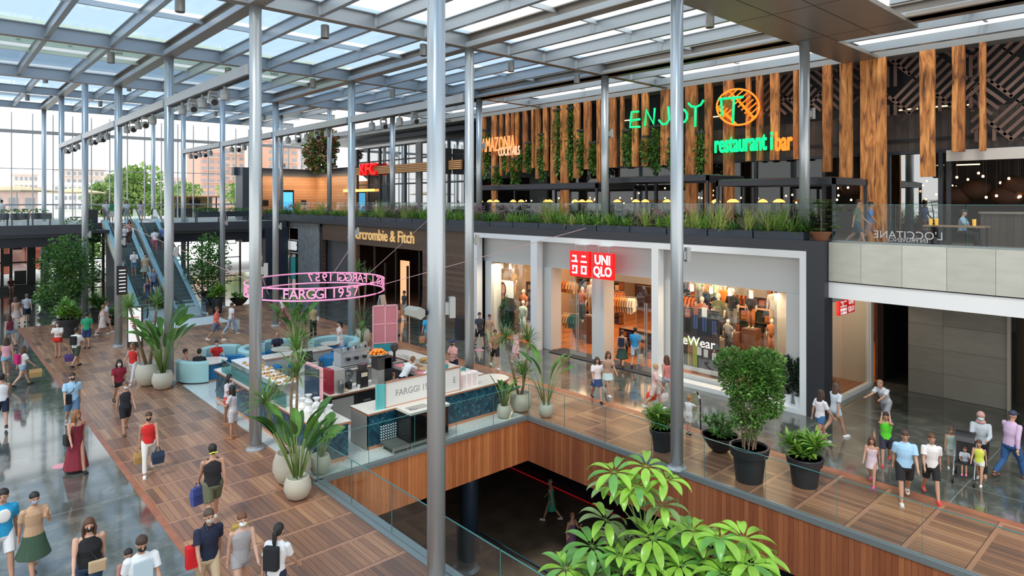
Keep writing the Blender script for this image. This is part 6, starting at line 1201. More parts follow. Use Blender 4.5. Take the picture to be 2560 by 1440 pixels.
# racks of hanging clothes, shelves and tables of folded clothes
def rack(label, x, y_, rz, n, cols, z=1.5, L=1.3, seed=0):
    r = random.Random(seed); t = thing('clothes_rack', label, 'clothes rack', (x, y_, .02), rz); MB().tube([(0, 0, 0), (0, 0, z), (0, L, z), (0, L, 0)], .018, 6).box(-.25, .25, -.02, .02, 0, .03).box(-.25, .25, L - .02, L + .02, 0, .03).build('rail', M_steel, t)
    for k in range(n):
        c = cols[k * len(cols) // n]; hgt = r.uniform(.65, .8); yy = .08 + (L - .16) * k / max(1, n - 1); mb = MB(); mb.loft([[(-.2, yy - .03, z - hgt), (.2, yy - .03, z - hgt), (.2, yy + .03, z - hgt), (-.2, yy + .03, z - hgt)], [(-.22, yy - .03, z - .14), (.22, yy - .03, z - .14), (.22, yy + .03, z - .14), (-.22, yy + .03, z - .14)], [(-.05, yy - .02, z - .05), (.05, yy - .02, z - .05), (.05, yy + .02, z - .05), (-.05, yy + .02, z - .05)]])
        for q in (-1, 1): mb.tube([(q * .2, yy, z - .15), (q * .30, yy, z - .45)], .05, 6)
        o = mb.build('hanging_shirt', cloth(c), loc=(0, 0, 0)); o.matrix_world = Matrix.Translation((x, y_, .02)) @ Matrix.Rotation(rz, 4, 'Z'); tag(o, '%s garment hanging on the %s' % (c, label.split(' of ')[0]), 'garment', '%s garments on the %s' % (c, label.split(' of ')[0]))
    return t
rack('front rack of cream and orange shirts right of the entrance pillar', 24.6, YatX(1590, 24.6), .3, 12, ['white', 'camel', 'orange', 'orange'], 2.6, 1.5, 1); rack('rack of long dark coats deep in the entrance', 28, YatX(1560, 28), .2, 10, ['rust', 'black', 'black'], 2.2, 1.6, 2); rack('low rack of teal and camel jumpers near the doors', 23.9, YatX(1445, 23.9), .1, 6, ['teal', 'camel'], 1.5, .9, 3)
rack('tall rack of grey and rust coats behind the entrance', 27, YatX(1440, 27), .1, 9, ['camel', 'rust', 'grey'], 2.6, 1.8, 4); rack('wide rack of rust dresses behind the big window', 27, YatX(1760, 27), .1, 12, ['rust', 'rust', 'olive', 'black'], 2.6, 2.2, 5); rack('back rack of rust and orange tops seen through the big window', 28.5, YatX(1880, 28.5), .1, 12, ['rust', 'orange', 'black'], 3.0, 2.4, 6)
rack('high rack of orange and mint tops at the top of the big window', 25.5, YatX(1800, 25.5), .05, 9, ['mint', 'orange', 'rust', 'black'], 3.6, 1.8, 7); rack('far rack of rust coats left of the entrance', 30, YatX(1420, 30), .1, 9, ['rust', 'black'], 3.0, 2.0, 8); rack('middle rack of camel coats in the first window', 27, YatX(1300, 27), .1, 7, ['camel', 'rust'], 2.6, 1.6, 9)
def shelf_unit(label, x, y_, rz, L, rows, h, cols, seed, depth_=.45):
    r = random.Random(seed); t = thing('shelf_unit', label, 'shelves', (x, y_, .02), rz); mb = MB().box(0, depth_, 0, .04, 0, h).box(0, depth_, L - .04, L, 0, h).box(depth_ - .03, depth_, 0, L, 0, h)
    for k in range(rows + 1): mb.box(0, depth_, 0, L, h * k / rows - (.0 if k == 0 else .03), h * k / rows + (.03 if k == 0 else 0))
    mb.build('carcass', mat('shelf_brown', (.16, .06, .025), .5), t); n = int(L / .34); M_ = Matrix.Translation((x, y_, .02)) @ Matrix.Rotation(rz, 4, 'Z')
    for k in range(rows):
        for j in range(n):
            c = r.choice(cols); hh = (h / rows) * r.uniform(.45, .8); mb = MB(); m_ = 4
            for q in range(m_): mb.box(.03 + r.uniform(0, .02), depth_ - .06, .06 + j * (L - .1) / n, .06 + j * (L - .1) / n + .28, h * k / rows + .03 + hh * q / m_, h * k / rows + .03 + hh * (q + .88) / m_)
            o = mb.build('folded_clothes', cloth(c)); o.matrix_world = M_.copy(); tag(o, 'pile of folded %s clothes on the %s' % (c, ' '.join(label.split()[:5])), 'folded clothes', '%s piles, %s' % (c, ' '.join(label.split()[:5])))
shelf_unit('low front shelves of folded clothes right of the entrance', 24.2, YatX(1560, 24.2) - 1.6, .0, 1.9, 3, 1.15, ['orange', 'rust', 'white', 'navy'], 1, .6); shelf_unit('central low shelves behind the door handles', 25.6, YatX(1460, 25.6) - 1.2, .0, 2.0, 3, 1.1, ['navy', 'camel', 'black', 'grey'], 2, .6)
shelf_unit('tall back shelves seen through the entrance', 31, 17.5, 0, 4.5, 7, 3.4, ['rust', 'camel', 'black', 'orange', 'grey'], 3); shelf_unit('tall rear shelves behind the big window', 30, 12.0, 0, 4.5, 7, 3.5, ['rust', 'black', 'olive', 'orange'], 4); shelf_unit('tall left shelves behind the first window', 29.5, 23.5, 0, 3.2, 7, 3.4, ['camel', 'rust', 'navy', 'grey'], 5)
shelf_unit('mid shelves behind the window mannequins', 25.6, 12.2, 0, 3.6, 5, 2.6, ['rust', 'black', 'orange', 'olive'], 6); shelf_unit('brown cap shelves in the first window', 24.9, 24.2, 0, 2.2, 6, 2.6, ['grey', 'navy', 'camel'], 7)
tag(MB().box(27.0, 27.2, 13.5, 24, 2.9, 3.4).build('grey_beam', mat('grey_pier', (.16, .16, .16))), 'grey beam hanging across the inside of the clothes shop', 'beam')
for k, px in enumerate((1730, 1778, 1825, 1878)):
    t = thing('window_spotlight', 'white spotlight at the top of the big shop window, %s from the column' % ['first', 'second', 'third', 'fourth'][k], 'spotlight', (23.1, YatX(px, 23.1), 3.45)); MB().tube([(0, 0, 0), (.0, 0, .3)], .08, 10).build('can', M_white, t); MB().tube([(0, 0, .3), (0, 0, .84)], .012, 5).build('stem', M_steel, t)
for k, px in enumerate((1206, 1230, 1255, 1276)):
    t = thing('window_spotlight', 'white spotlight at the top of the first shop window, %s from the left' % ['first', 'second', 'third', 'fourth'][k], 'spotlight', (23.1, YatX(px, 23.1), 3.5)); MB().tube([(0, 0, 0), (.0, 0, .3)], .08, 10).build('can', M_white, t); MB().tube([(0, 0, .3), (0, 0, .84)], .012, 5).build('stem', M_steel, t)
for k, px in enumerate((1444, 1615)):
    t = thing('door_handle_bar', 'tall pair of steel door handles on the glass %s' % ['left of the white pillar', 'right of the white pillar'][k], 'door handle', (22.0, YatX(px, 22.0), 0)); MB().tube([(0, -.04, .25), (0, -.04, 2.9)], .02, 8).tube([(0, .06, .25), (0, .06, 2.9)], .02, 8).build('bars', M_alu, t); MB().box(.02, .04, -.5, .5, .02, 3.6).build('door_pane', M_shopg, t)
# posters
def flat_person(mb, y_, z, h, X, ct, cb, s=1):       # printed figure, y_ = centre, z = feet
    mb.m = ct; mb.box(X - .004, X, y_ - .1 * h * s, y_ + .1 * h * s, z + .48 * h, z + .82 * h); mb.m = cb; mb.box(X - .004, X, y_ - .085 * h, y_ - .01 * h, z, z + .5 * h).box(X - .004, X, y_ + .01 * h, y_ + .085 * h, z, z + .5 * h); mb.m = 2; mb.lathe([(.055 * h, 0)], 3) if False else mb.loft([[(X - .004, y_ + .055 * h * math.cos(a), z + .91 * h + .075 * h * math.sin(a)) for a in [2 * PI * k / 12 for k in range(12)]], [(X, y_ + .055 * h * math.cos(a), z + .91 * h + .075 * h * math.sin(a)) for a in [2 * PI * k / 12 for k in range(12)]]])
X = 22.75; ya_, yb2 = YatX(1797, X), YatX(1706, X); zt, zb_ = ZatX(1713, 767, X), ZatX(1797, 935, X)
t = thing('window_poster', 'tall dark poster with white lettering and small printed figures in the big shop window', 'poster', (0, 0, 0)); MB().box(X, X + .06, ya_, yb2, zb_ - .1, zt).build('board', mat('poster_dark', (.03, .03, .04), .4), t); MB().box(X - .01, X, ya_ + .02, yb2 - .02, zb_ - .1, zb_ + .08).build('white_strip', M_white, t)
MB().box(X - .006, X, ya_ + .9, yb2 - .05, zb_ + .1, zb_ + 1.2).build('green_print', mat('poster_lime', (.38, .45, .08), .5), t)
mb = MB(); W_ = yb2 - ya_
for k, (u, z_, h, a, b) in enumerate(((.12, 1.5, 1.1, 0, 3), (.38, 1.55, 1.15, 1, 3), (.62, 1.6, 1.1, 4, 3), (.85, 1.45, 1.1, 4, 0), (.12, .08, .85, 1, 0), (.34, .08, .95, 1, 0), (.52, .08, 1.0, 1, 0), (.76, .1, 1.0, 4, 4), (.9, .1, 1.0, 0, 0))): flat_person(mb, ya_ + W_ * u, zb_ + z_, h, X - .01, a, b)
mb.build('printed_figures', [M_black, M_white, mat('print_skin', (.45, .25, .17), .6), mat('print_blue', (.06, .10, .25), .6), mat('print_rust', (.35, .12, .10), .6)], t)
text('lettering', 'LifeWear', .52, M_wl, t, (X - .02, (YatX(1688, X) + YatX(1780, X)) / 2, ZatX(1745, 856, X)), ext=.004, off=.004, xs=1.0)
X = 23.0; yc_ = YatX(1257, X); zc = ZatX(1257, 700, X); t = thing('window_poster', 'large cut-out poster of a smiling woman in a teal jumper in the first shop window', 'poster', (0, 0, 0)); MB().box(X + .02, X + .06, yc_ - .85, yc_ + .75, .3, zc).build('backing', M_black, t); MB().box(X, X + .02, yc_ - .85, yc_ + .75, zc - .9, zc).build('white_print', M_white, t)
def ov(cy_, cz, ry, rz2, x): return [[(x - d, cy_ + ry * math.cos(2 * PI * k / 20), cz + rz2 * math.sin(2 * PI * k / 20)) for k in range(20)] for d in (.004, 0)]
MB().loft([[(x, yc_ - .62, .4), (x, yc_ - .5, zc - 1.35), (x, yc_ - .2, zc - 1.05), (x, yc_ + .15, zc - 1.05), (x, yc_ + .45, zc - 1.35), (x, yc_ + .62, .4)] for x in (X - .03, X)]).build('teal_jumper', mat('print_teal', (.03, .20, .22), .6), t); MB().loft(ov(yc_, zc - .52, .27, .42, X - .005)).build('hair_print', mat('print_hair', (.07, .02, .012), .6), t); MB().loft(ov(yc_, zc - .50, .17, .28, X - .012)).loft(ov(yc_, zc - .95, .12, .18, X - .012)).build('face_print', mat('print_face', (.55, .27, .20), .6), t)
MB().loft(ov(yc_, zc - .62, .08, .025, X - .018)).build('smile_print', M_white, t); MB().loft(ov(yc_ - .07, zc - .44, .03, .015, X - .018)).loft(ov(yc_ + .07, zc - .44, .03, .015, X - .018)).build('eyes_print', M_black, t)
# side window display: poster and basket of leaves
t = thing('side_poster', 'white poster of three leaping printed figures in the side window', 'poster', (0, 0, 0)); MB().box(22.9, 25.0, 9.95, 10.0, .7, 3.0).build('board', mat('poster_pale', (.62, .68, .72), .4), t)
mb = MB()
for (cx, z_, h, a) in ((23.55, 1.0, 1.5, 0), (24.0, .9, 1.6, 3), (24.45, 1.3, 1.6, 0)):
    mb.m = a; mb.obox((cx, 9.94, z_ + h * .62), .22, .006, h * .36, 0, 0, .12); mb.obox((cx - .08, 9.94, z_ + h * .25), .09, .006, h * .5, 0, 0, .15).obox((cx + .1, 9.94, z_ + h * .22), .09, .006, h * .5, 0, 0, -.2); mb.obox((cx + .12, 9.94, z_ + h * .86), .06, .006, h * .3, 0, 0, .4); mb.m = 2; mb.ell((cx, 9.945, z_ + h * .88), .075, .004, .10, 10, 6)
mb.build('printed_figures', [M_black, M_white, MATS['print_skin'], MATS['print_blue']], t)
mb = MB(); leaves(mb, (24.1, 9.75, .42), (.75, .22, .24), 500, .12, rr, m=0, shell=.0); tag(mb.build('leaf_heap', mat('orange_rope', (.42, .15, .05), .7)), 'heap of curled orange leaves under the side window poster', 'leaf heap', None, 'stuff')
# ================================================================ PEOPLE
SK = {'l': (.60, .35, .25), 'm': (.48, .26, .17), 'd': (.33, .17, .11), 'p': (.70, .46, .36)}
def cm(c): return mat('fabric_%02d_%02d_%02d' % tuple(int(q * 99) for q in c), c, .85)
def solid(mb, name, m, vox, parent, sm=2):
    o = mb.build(name, m); r = o.modifiers.new('r', 'REMESH'); r.mode = 'VOXEL'; r.voxel_size = vox; r.use_smooth_shade = True
    s = o.modifiers.new('s', 'SMOOTH'); s.factor = .5; s.iterations = sm; o.parent = parent
    BAKE.append(o); return o
BAKE = []
def bake_all():
    dg = bpy.context.evaluated_depsgraph_get()
    for o in BAKE:
        me = bpy.data.meshes.new_from_object(o.evaluated_get(dg)); old = o.data; o.modifiers.clear(); o.data = me; bpy.data.meshes.remove(old)
    BAKE.clear()
WALK = dict(legL=(.42, .12), legR=(-.30, .45), armL=(-.35, .12, .25), armR=(.40, .12, .35))
WALK2 = dict(legL=(-.28, .50), legR=(.40, .10), armL=(.38, .12, .4), armR=(-.30, .12, .2))
STAND = dict(legL=(.04, .03), legR=(-.05, .03), armL=(.0, .10, .15), armR=(.05, .10, .2))
HOLD = dict(legL=(.05, .03), legR=(-.06, .03), armL=(.35, .15, 1.4), armR=(.35, .15, 1.5))
PHONE = dict(legL=(.25, .1), legR=(-.2, .3), armL=(.5, .2, 1.9), armR=(-.2, .12, .3))
SIT = dict(legL=(1.45, 1.45), legR=(1.40, 1.35), armL=(.5, .15, 1.0), armR=(.55, .15, .9))
def person(label, loc, rz, h=1.70, pose=WALK, skin='l', top=('tee', (.5, .5, .5)), bot=('shorts', (.05, .05, .08)), hair=('short', (.03, .02, .015)), shoe=(.6, .6, .6), mask=None, fat=1.0, lean=.05, headz=0.0, headx=.12, cat='person', hs=None, extra=None):
    D = max(6, depth(loc)); vox = min(.030, max(.0105, D * .00085)); s = h / 1.75; fine = D < 21
    if hs is None: hs = 1.0 if h > 1.45 else 1.0 + (1.45 - h) * .45
    t = thing('person', label, cat, loc, rz); skm = mat('skin_' + skin, SK[skin], .55)
    hipz = .93; J = {}
    def leg(side, p, b):
        hip = Vector((.09 * side * fat ** .5, 0, hipz)); kn = hip + Vector((0, math.sin(p), -math.cos(p))) * .43; an = kn + Vector((0, math.sin(p - b), -math.cos(p - b))) * .41
        return hip, kn, an
    sit = pose is SIT or pose.get('sit')
    LL, LR = leg(-1, *pose['legL']), leg(1, *pose['legR'])
    low = min(LL[2].z, LR[2].z) - .075 if not sit else 0
    if sit: low = hipz - .52
    off = Vector((0, 0, -low)); LL = [q + off for q in LL]; LR = [q + off for q in LR]; pel = Vector((0, 0, hipz)) + off
    Rl = Matrix.Rotation(-lean, 3, 'X')
    def up(v): return pel + Rl @ (Vector(v) - Vector((0, 0, hipz)))
    shw = .175 * (1 + (fat - 1) * .5)
    def arm(side, p, a, e):
        sh = up((shw * side, 0, 1.40)); d = Vector((side * math.sin(a) * math.cos(p), math.sin(p), -math.cos(a) * math.cos(p))); el = sh + d * .285
        q = p + e; d2 = Vector((side * (math.sin(a * .5) - .35 * min(1, e) * (e > .8)), math.sin(q), -math.cos(q))).normalized(); wr = el + d2 * .24; return sh, el, wr, d2
    AL, AR = arm(-1, *pose['armL']), arm(1, *pose['armR'])
    S = lambda v: Vector(v) * s
    def ring(z, rx, ry, cy=0, cx=0, n=16, k=1.0):
        return [S(up((cx + rx * k * math.cos(2 * PI * j / n), cy + ry * k * math.sin(2 * PI * j / n), z))) for j in range(n)]
    F = fat; TOR = [(.84, .135 * F, .105 * F), (.90, .165 * F, .125 * F), (1.0, .150 * F, .115 * F), (1.10, .135 * F, .105 * F), (1.22, .155 * F, .115 * F), (1.34, .175, .115), (1.42, .155, .085), (1.47, .07, .06)]
    def torso(mb, k=1.0, z0=.8, z1=1.5, top=None): mb.loft([ring(z, rx, ry, .0, 0, 16, k) for z, rx, ry in TOR if z0 <= z <= z1])
    def cap(mb, pts, rad, n=10):
        pts = [S(p) for p in pts]; mb.tube(pts, [r * s for r in rad], n)
        for p, r in ((pts[0], rad[0]), (pts[-1], rad[-1])) + tuple((p, r) for p, r in zip(pts[1:-1], rad[1:-1])): mb.ell(p, r * s, r * s, r * s, n, 6)
    b = MB(); torso(b)
    for L_ in (LL, LR): cap(b, [L_[0] + Vector((0, 0, -.02)), L_[0].lerp(L_[1], .5), L_[1], L_[1].lerp(L_[2], .35) + Vector((0, -.01, 0)), L_[2]], [.092 * F, .078 * F, .055, .055, .036])
    hands = []
    for side, A in ((-1, AL), (1, AR)):
        sh, el, wr, d2 = A; cap(b, [sh, sh.lerp(el, .5), el, el.lerp(wr, .4), wr], [.052 * F ** .5, .046 * F ** .5, .037, .037, .025])
        hc = wr + d2 * .075; hands.append(S(hc + d2 * .05))
        sd = d2.cross(Vector((1, 0, 0))); sd = sd.normalized() if sd.length > .1 else Vector((0, 1, 0)); nrm = d2.cross(sd).normalized()
        cap(b, [wr, wr + d2 * .05, wr + d2 * .085], [.024, .032, .028], 8)
        if fine:
            for fi, (o_, ln) in enumerate(((-.030, .062), (-.010, .072), (.010, .068), (.029, .052))):
                p0 = wr + d2 * .085 + sd * o_; cv = -nrm * side * .02; cap(b, [p0, p0 + d2 * ln * .55, p0 + d2 * ln + cv], [.0105, .010, .009], 6)
            cap(b, [wr + d2 * .035 + sd * .022, wr + d2 * .065 + sd * .052, wr + d2 * .095 + sd * .06], [.013, .012, .010], 6)
        else: cap(b, [wr + d2 * .08, wr + d2 * .15], [.027, .018], 6); cap(b, [wr + d2 * .03 + sd * .02, wr + d2 * .08 + sd * .05], [.013, .011], 6)
    cap(b, [up((0, 0, 1.44)), up((0, .01, 1.54))], [.058, .052])
    hc = up((0, .025, 1.635)); H = Matrix.Rotation(headz, 3, 'Z') @ Matrix.Rotation(-headx, 3, 'X')
    def hp(x, y_, z): return S(hc + H @ (Vector((x, y_, z)) * hs))
    k_ = s * hs; b.ell(hp(0, -.008, .02), .078 * k_, .094 * k_, .098 * k_, 14, 10, None); b.ell(hp(0, .015, -.045), .060 * k_, .072 * k_, .070 * k_, 12, 8)
    b.ell(hp(0, .093, -.012), .014 * k_, .020 * k_, .022 * k_, 8, 6); b.ell(hp(0, .070, -.055), .030 * k_, .022 * k_, .016 * k_, 8, 6)
    for q in (-1, 1): b.ell(hp(q * .080, -.005, -.005), .012 * k_, .022 * k_, .032 * k_, 8, 6)
    for L_ in (LL, LR):
        an = L_[2]; b.ell(S(an + Vector((0, .05, -.045))), .042 * s, .11 * s, .03 * s, 10, 6)
    body = solid(b, 'body', skm, vox, t)
    # eyes, brows, mouth
    e = MB()
    for q in (-1, 1): e.ell(hp(q * .031, .078, .012), .012 * k_, .008 * k_, .007 * k_, 8, 5); e.ell(hp(q * .032, .080, .036), .018 * k_, .006 * k_, .004 * k_, 8, 4)
    if mask is None: e.ell(hp(0, .088, -.052), .022 * k_, .006 * k_, .005 * k_, 8, 4)
    e.build('face_features', mat('face_dark', (.06, .025, .02), .5), t, smooth=True)
    # clothes
    kind, tc_ = top[0], top[1]; T = MB()
    if kind in ('tee', 'tank', 'long', 'crop'):
        z0 = .86 if kind != 'crop' else 1.08; torso(T, 1.10, z0, 1.45 if kind != 'tank' else 1.36)
        if kind == 'tank': T.loft([ring(1.34, .175 * 1.09, .115 * 1.1), ring(1.40, .145, .11, .005), ring(1.44, .105, .09, .01)])
        if kind != 'tank':
            T.loft([ring(1.40, shw + .015, .085), ring(1.455, .12, .072), ring(1.485, .075, .062)])
            for A in (AL, AR):
                sh, el, wr, d2 = A; e1 = el if kind != 'long' else None
                if kind == 'long': cap(T, [sh, el, wr - d2 * .02], [.066, .055, .042])
                else: T.tube([S(sh + Vector((0, 0, .01))), S(sh.lerp(el, .35)), S(sh.lerp(el, .72))], [.068 * s * F ** .4, .070 * s * F ** .4, .072 * s * F ** .4], 12); T.ell(S(sh), .068 * s, .068 * s, .062 * s, 10, 6)
        else:
            for q in (-1, 1): T.tube([S(up((q * .095, -.07, 1.33))), S(up((q * .09, -.01, 1.475))), S(up((q * .09, .085, 1.33)))], .022 * s, 6)
        solid(T, 'shirt', cm(tc_), min(vox, .02), t, 3)
    if kind in ('dress', 'longdress', 'shortdress'):
        zb = {'dress': .50, 'longdress': .16, 'shortdress': .66}[kind]; fl = {'dress': .22, 'longdress': .30, 'shortdress': .20}[kind]
        T.loft([[Vector((fl * s * math.cos(2 * PI * j / 18) * (1 + .06 * math.sin(j * 2.7)), fl * .95 * s * math.sin(2 * PI * j / 18) * (1 + .06 * math.sin(j * 1.9)), zb * s + off.z * s)) for j in range(18)], ring(.88, .175 * F, .14 * F, 0, 0, 18)] + [ring(z, rx * 1.10, ry * 1.1, 0, 0, 18) for z, rx, ry in TOR[2:6]] + ([ring(1.43, .14, .08, 0, 0, 18)] if len(top) > 2 else []))
        for q in (-1, 1): T.tube([S(up((q * .10, -.07, 1.32))), S(up((q * .10, -.01, 1.475))), S(up((q * .10, .085, 1.32)))], (.03 if len(top) < 3 else .06) * s, 6)
        if len(top) > 2:
            for A in (AL, AR): T.tube([S(A[0]), S(A[0].lerp(A[1], .55))], [.068 * s, .075 * s], 12)
        solid(T, 'dress', cm(tc_), min(vox, .02), t, 3)
    else:
        kind2, bc = bot; B = MB(); B.loft([ring(.82, .150 * F, .118 * F), ring(.88, .182 * F, .138 * F), ring(.96, .170 * F, .13 * F), ring(1.02, .158 * F, .122 * F)])
        if kind2 == 'skirt' or kind2 == 'miniskirt':
            zb = .48 if kind2 == 'skirt' else .66; fl = .30 if kind2 == 'skirt' else .24
            B.loft([[Vector((fl * s * math.cos(2 * PI * j / 18) * (1 + .07 * math.sin(j * 2.7)), fl * s * math.sin(2 * PI * j / 18), (zb) * s + off.z * s)) for j in range(18)], [Vector((.225 * F * s * math.cos(2 * PI * j / 18), .20 * F * s * math.sin(2 * PI * j / 18), .74 * s + off.z * s)) for j in range(18)], ring(.90, .19 * F, .145 * F, 0, 0, 18)])
        else:
            for L_ in (LL, LR):
                if kind2 == 'shorts': pts = [L_[0], L_[0].lerp(L_[1], .45), L_[0].lerp(L_[1], .86)]; rd = [.108 * F, .100 * F, .092 * F]
                elif kind2 == 'hotpants': pts = [L_[0], L_[0].lerp(L_[1], .22), L_[0].lerp(L_[1], .42)]; rd = [.105 * F, .104 * F, .103 * F]
                else: pts = [L_[0], L_[0].lerp(L_[1], .5), L_[1], L_[1].lerp(L_[2], .5), L_[1].lerp(L_[2], .93)]; rd = [.105 * F, .088 * F, .068, .066, .062]
                B.tube([S(p) for p in pts], [r * s for r in rd], 12); B.ell(S(pts[0]), rd[0] * s, rd[0] * s, rd[0] * s, 10, 6)
                if len(pts) > 3: B.ell(S(pts[2]), rd[2] * s, rd[2] * s, rd[2] * s, 10, 6)
        solid(B, 'skirt' if 'skirt' in kind2 else 'shorts' if kind2 in ('shorts', 'hotpants') else 'trousers', cm(bc), min(vox, .02), t, 3)
    for L_ in (LL, LR):
        an = L_[2]; fz = an.z - .075; pit = 0 if fz < .03 else -.5
        MB().ell(S(an + Vector((0, .052, -.04 + .0))), .048 * s, .130 * s, .038 * s, 12, 8, Matrix.Rotation(pit, 3, 'X')).box(*(q * s for q in (an.x - .04, an.x + .04, an.y - .06, an.y + .16)), (an.z - .077) * s, (an.z - .05) * s).build('shoe', cm(shoe), t, smooth=False)
    # hair
    hk, hcol = hair; hm = mat('hair_%02d_%02d' % (int(hcol[0] * 99), int(hcol[1] * 99)), hcol, .6)
    hmb = MB(); R_ = H
    if hk in ('short', 'long', 'pony', 'bun'):
        hmb.ell(hp(0, -.026, .052), .091 * k_, .104 * k_, .092 * k_, 14, 9); hmb.ell(hp(0, -.05, .0), .082 * k_, .062 * k_, .085 * k_, 12, 8)
        if hk == 'long':
            hmb.loft([[hp(x * math.cos(2 * PI * j / 12), -.055 + y_ * math.sin(2 * PI * j / 12), z) for j in range(12)] for x, y_, z in ((.06, .03, -.36), (.115, .055, -.24), (.115, .065, -.08), (.095, .065, .05))])
            for q in (-1, 1): hmb.tube([hp(q * .072, .015, .06), hp(q * .094, .01, -.04), hp(q * .092, .03, -.19)], [.026 * k_, .032 * k_, .022 * k_], 8)
        if hk == 'pony': hmb.tube([hp(0, -.10, .04), hp(0, -.155, 0), hp(0, -.15, -.15), hp(0, -.12, -.30)], [.03 * k_, .045 * k_, .04 * k_, .012 * k_], 10)
        if hk == 'bun': hmb.ell(hp(0, -.10, .095), .045 * k_, .045 * k_, .042 * k_, 10, 8)
        solid(hmb, 'hair', hm, min(vox * .8, .018), t, 2)
    elif hk == 'cap': hmb.ell(hp(0, -.01, .05), .088 * k_, .102 * k_, .085 * k_, 14, 9).ell(hp(0, .10, .055), .065 * k_, .07 * k_, .010 * k_, 12, 6); hmb.build('cap', hm, t, smooth=True)
    elif hk == 'hijab': hmb.ell(hp(0, -.02, .035), .098 * k_, .108 * k_, .105 * k_, 14, 9); hmb.ell(hp(0, -.02, -.06), .088 * k_, .085 * k_, .10 * k_, 14, 9); hmb.ell(hp(0, -.01, -.15), .12 * k_, .10 * k_, .07 * k_, 14, 9); solid(hmb, 'head_scarf', hm, .015, t, 2)
    if mask: MB().ell(hp(0, .052, -.042), .064 * k_, .058 * k_, .050 * k_, 12, 8, H).build('face_mask', cm(mask), t, smooth=True)
    t['hands'] = [list(q) for q in hands]
    W = Matrix.Translation(loc) @ Matrix.Rotation(rz, 4, 'Z'); t_h = [W @ q for q in hands]; t_c = W @ S(up((0, 0, 1.2))); del t['hands']
    return t, t_h, lambda v: W @ S(up(v))
def HD(px, py, h, z=0.0):                       # place by the crown of the head
    D = FPX * (EYE - z - h) / (py - YH); l = (px - CXP) / FPX * D; return Vector((D * FW[0] + l * RT[0], D * FW[1] + l * RT[1], z))
def shop_bag(label, hand, c, size=(.32, .14, .36), rz=0, name='shopping_bag', soft=False):
    t = thing(name, label, 'bag', (hand.x, hand.y, hand.z - size[2] - .12), rz); w_, d_, h_ = size
    MB().loft([[(-w_ * .42, -d_ * .4, 0), (w_ * .42, -d_ * .4, 0), (w_ * .42, d_ * .4, 0), (-w_ * .42, d_ * .4, 0)], [(-w_ * .5, -d_ * .5, h_ * .6), (w_ * .5, -d_ * .5, h_ * .6), (w_ * .5, d_ * .5, h_ * .6), (-w_ * .5, d_ * .5, h_ * .6)], [(-w_ * .46, -d_ * .3, h_), (w_ * .46, -d_ * .3, h_), (w_ * .46, d_ * .3, h_), (-w_ * .46, d_ * .3, h_)]]).build('bag_body', cm(c), t)
    for q in (-1, 1): MB().tube([(-w_ * .22, q * d_ * .25, h_), (-w_ * .1, q * d_ * .1, h_ + .11), (w_ * .1, q * d_ * .1, h_ + .11), (w_ * .22, q * d_ * .25, h_)], .008, 5).build('handle', cm(tuple(x * .6 for x in c)), t)
    return t
def cross_bag(label, f, c, side=1, z=.95, y_=.17, size=(.28, .09, .2), strap=True, name='shoulder_bag'):
    p = f((side * .12, y_, z)); t = thing(name, label, 'bag', p); a = math.atan2((f((1, 0, 1)) - f((0, 0, 1))).y, (f((1, 0, 1)) - f((0, 0, 1))).x); t.rotation_euler = (0, 0, a)
    MB().prism(rpoly(-size[0] / 2, size[0] / 2, -size[1] / 2, size[1] / 2, (.03,) * 4, 4), -size[2] / 2, size[2] / 2).build('bag_body', cm(c), t)
    if strap:
        pts = [f((side * .12, y_ * .8, z + size[2] / 2)), f((0, .150 if y_ > 0 else -.15, 1.22)), f((-side * .10, .05 if y_ > 0 else -.05, 1.485)), f((-side * .10, -.09 if y_ > 0 else .1, 1.4))]
        Mi = (Matrix.Translation(p) @ Matrix.Rotation(a, 4, 'Z')).inverted(); MB().tube([Mi @ q for q in pts], .012, 6).build('strap', M_black, t)
    return t
def backpack(label, f, c): return cross_bag(label, f, c, 0, 1.24, -.20, (.26, .13, .36), False, 'backpack')
BK = (.012, .012, .014); WH = (.78, .78, .78); NV = (.012, .018, .045); DN = (.10, .19, .32); LB = (.38, .58, .75); BR = (.05, .022, .012); BL = (.012, .010, .010); RD = (.62, .02, .02); GY = (.30, .30, .31)
TOCAM = PI; AWAY = 0.0; TOR_ = -PI / 2; TOL = PI / 2
tan = 'm'
# near left
p, hd, f = person('man in a bright blue printed t-shirt and white shorts at the left edge', HD(6, 1213, 1.76), TOCAM + .1, 1.76, WALK, 'm', ('tee', (.02, .33, .62)), ('shorts', (.70, .72, .75)), ('short', BL), WH, headz=-.3)
MB().ell((0, 0, 0), .11, .02, .13, 12, 8).build('shirt_print', cm(WH), p, loc=(0, .135, 1.22), smooth=True)
person('woman in a tan top and dark green skirt raising a hand to her masked face', HD(84, 1222, 1.64), TOCAM + .15, 1.64, dict(WALK2, armL=(.5, .2, 2.1)), 'm', ('tee', (.50, .32, .20)), ('skirt', (.035, .075, .045)), ('short', BL), (.35, .2, .1), (.30, .33, .42))
p, hd, f = person('woman with long brown hair in a black sleeveless top and jeans', HD(222, 1285, 1.66), TOCAM - .1, 1.66, WALK, 'l', ('tank', BK), ('trousers', (.03, .06, .12)), ('long', (.09, .035, .015)), (.3, .2, .15), BK, 1.28)
cross_bag('beige crossbody bag of the woman in the black sleeveless top', f, (.55, .40, .24), -1, .96, .25, (.27, .09, .17))
p, hd, f = person('man in a white printed t-shirt looking down, nearest at the bottom edge', HD(352, 1328, 1.76), TOCAM, 1.76, WALK2, 'm', ('tee', (.72, .74, .75)), ('shorts', (.2, .25, .3)), ('short', (.05, .025, .015)), WH, BK, 1.12, headx=.45)
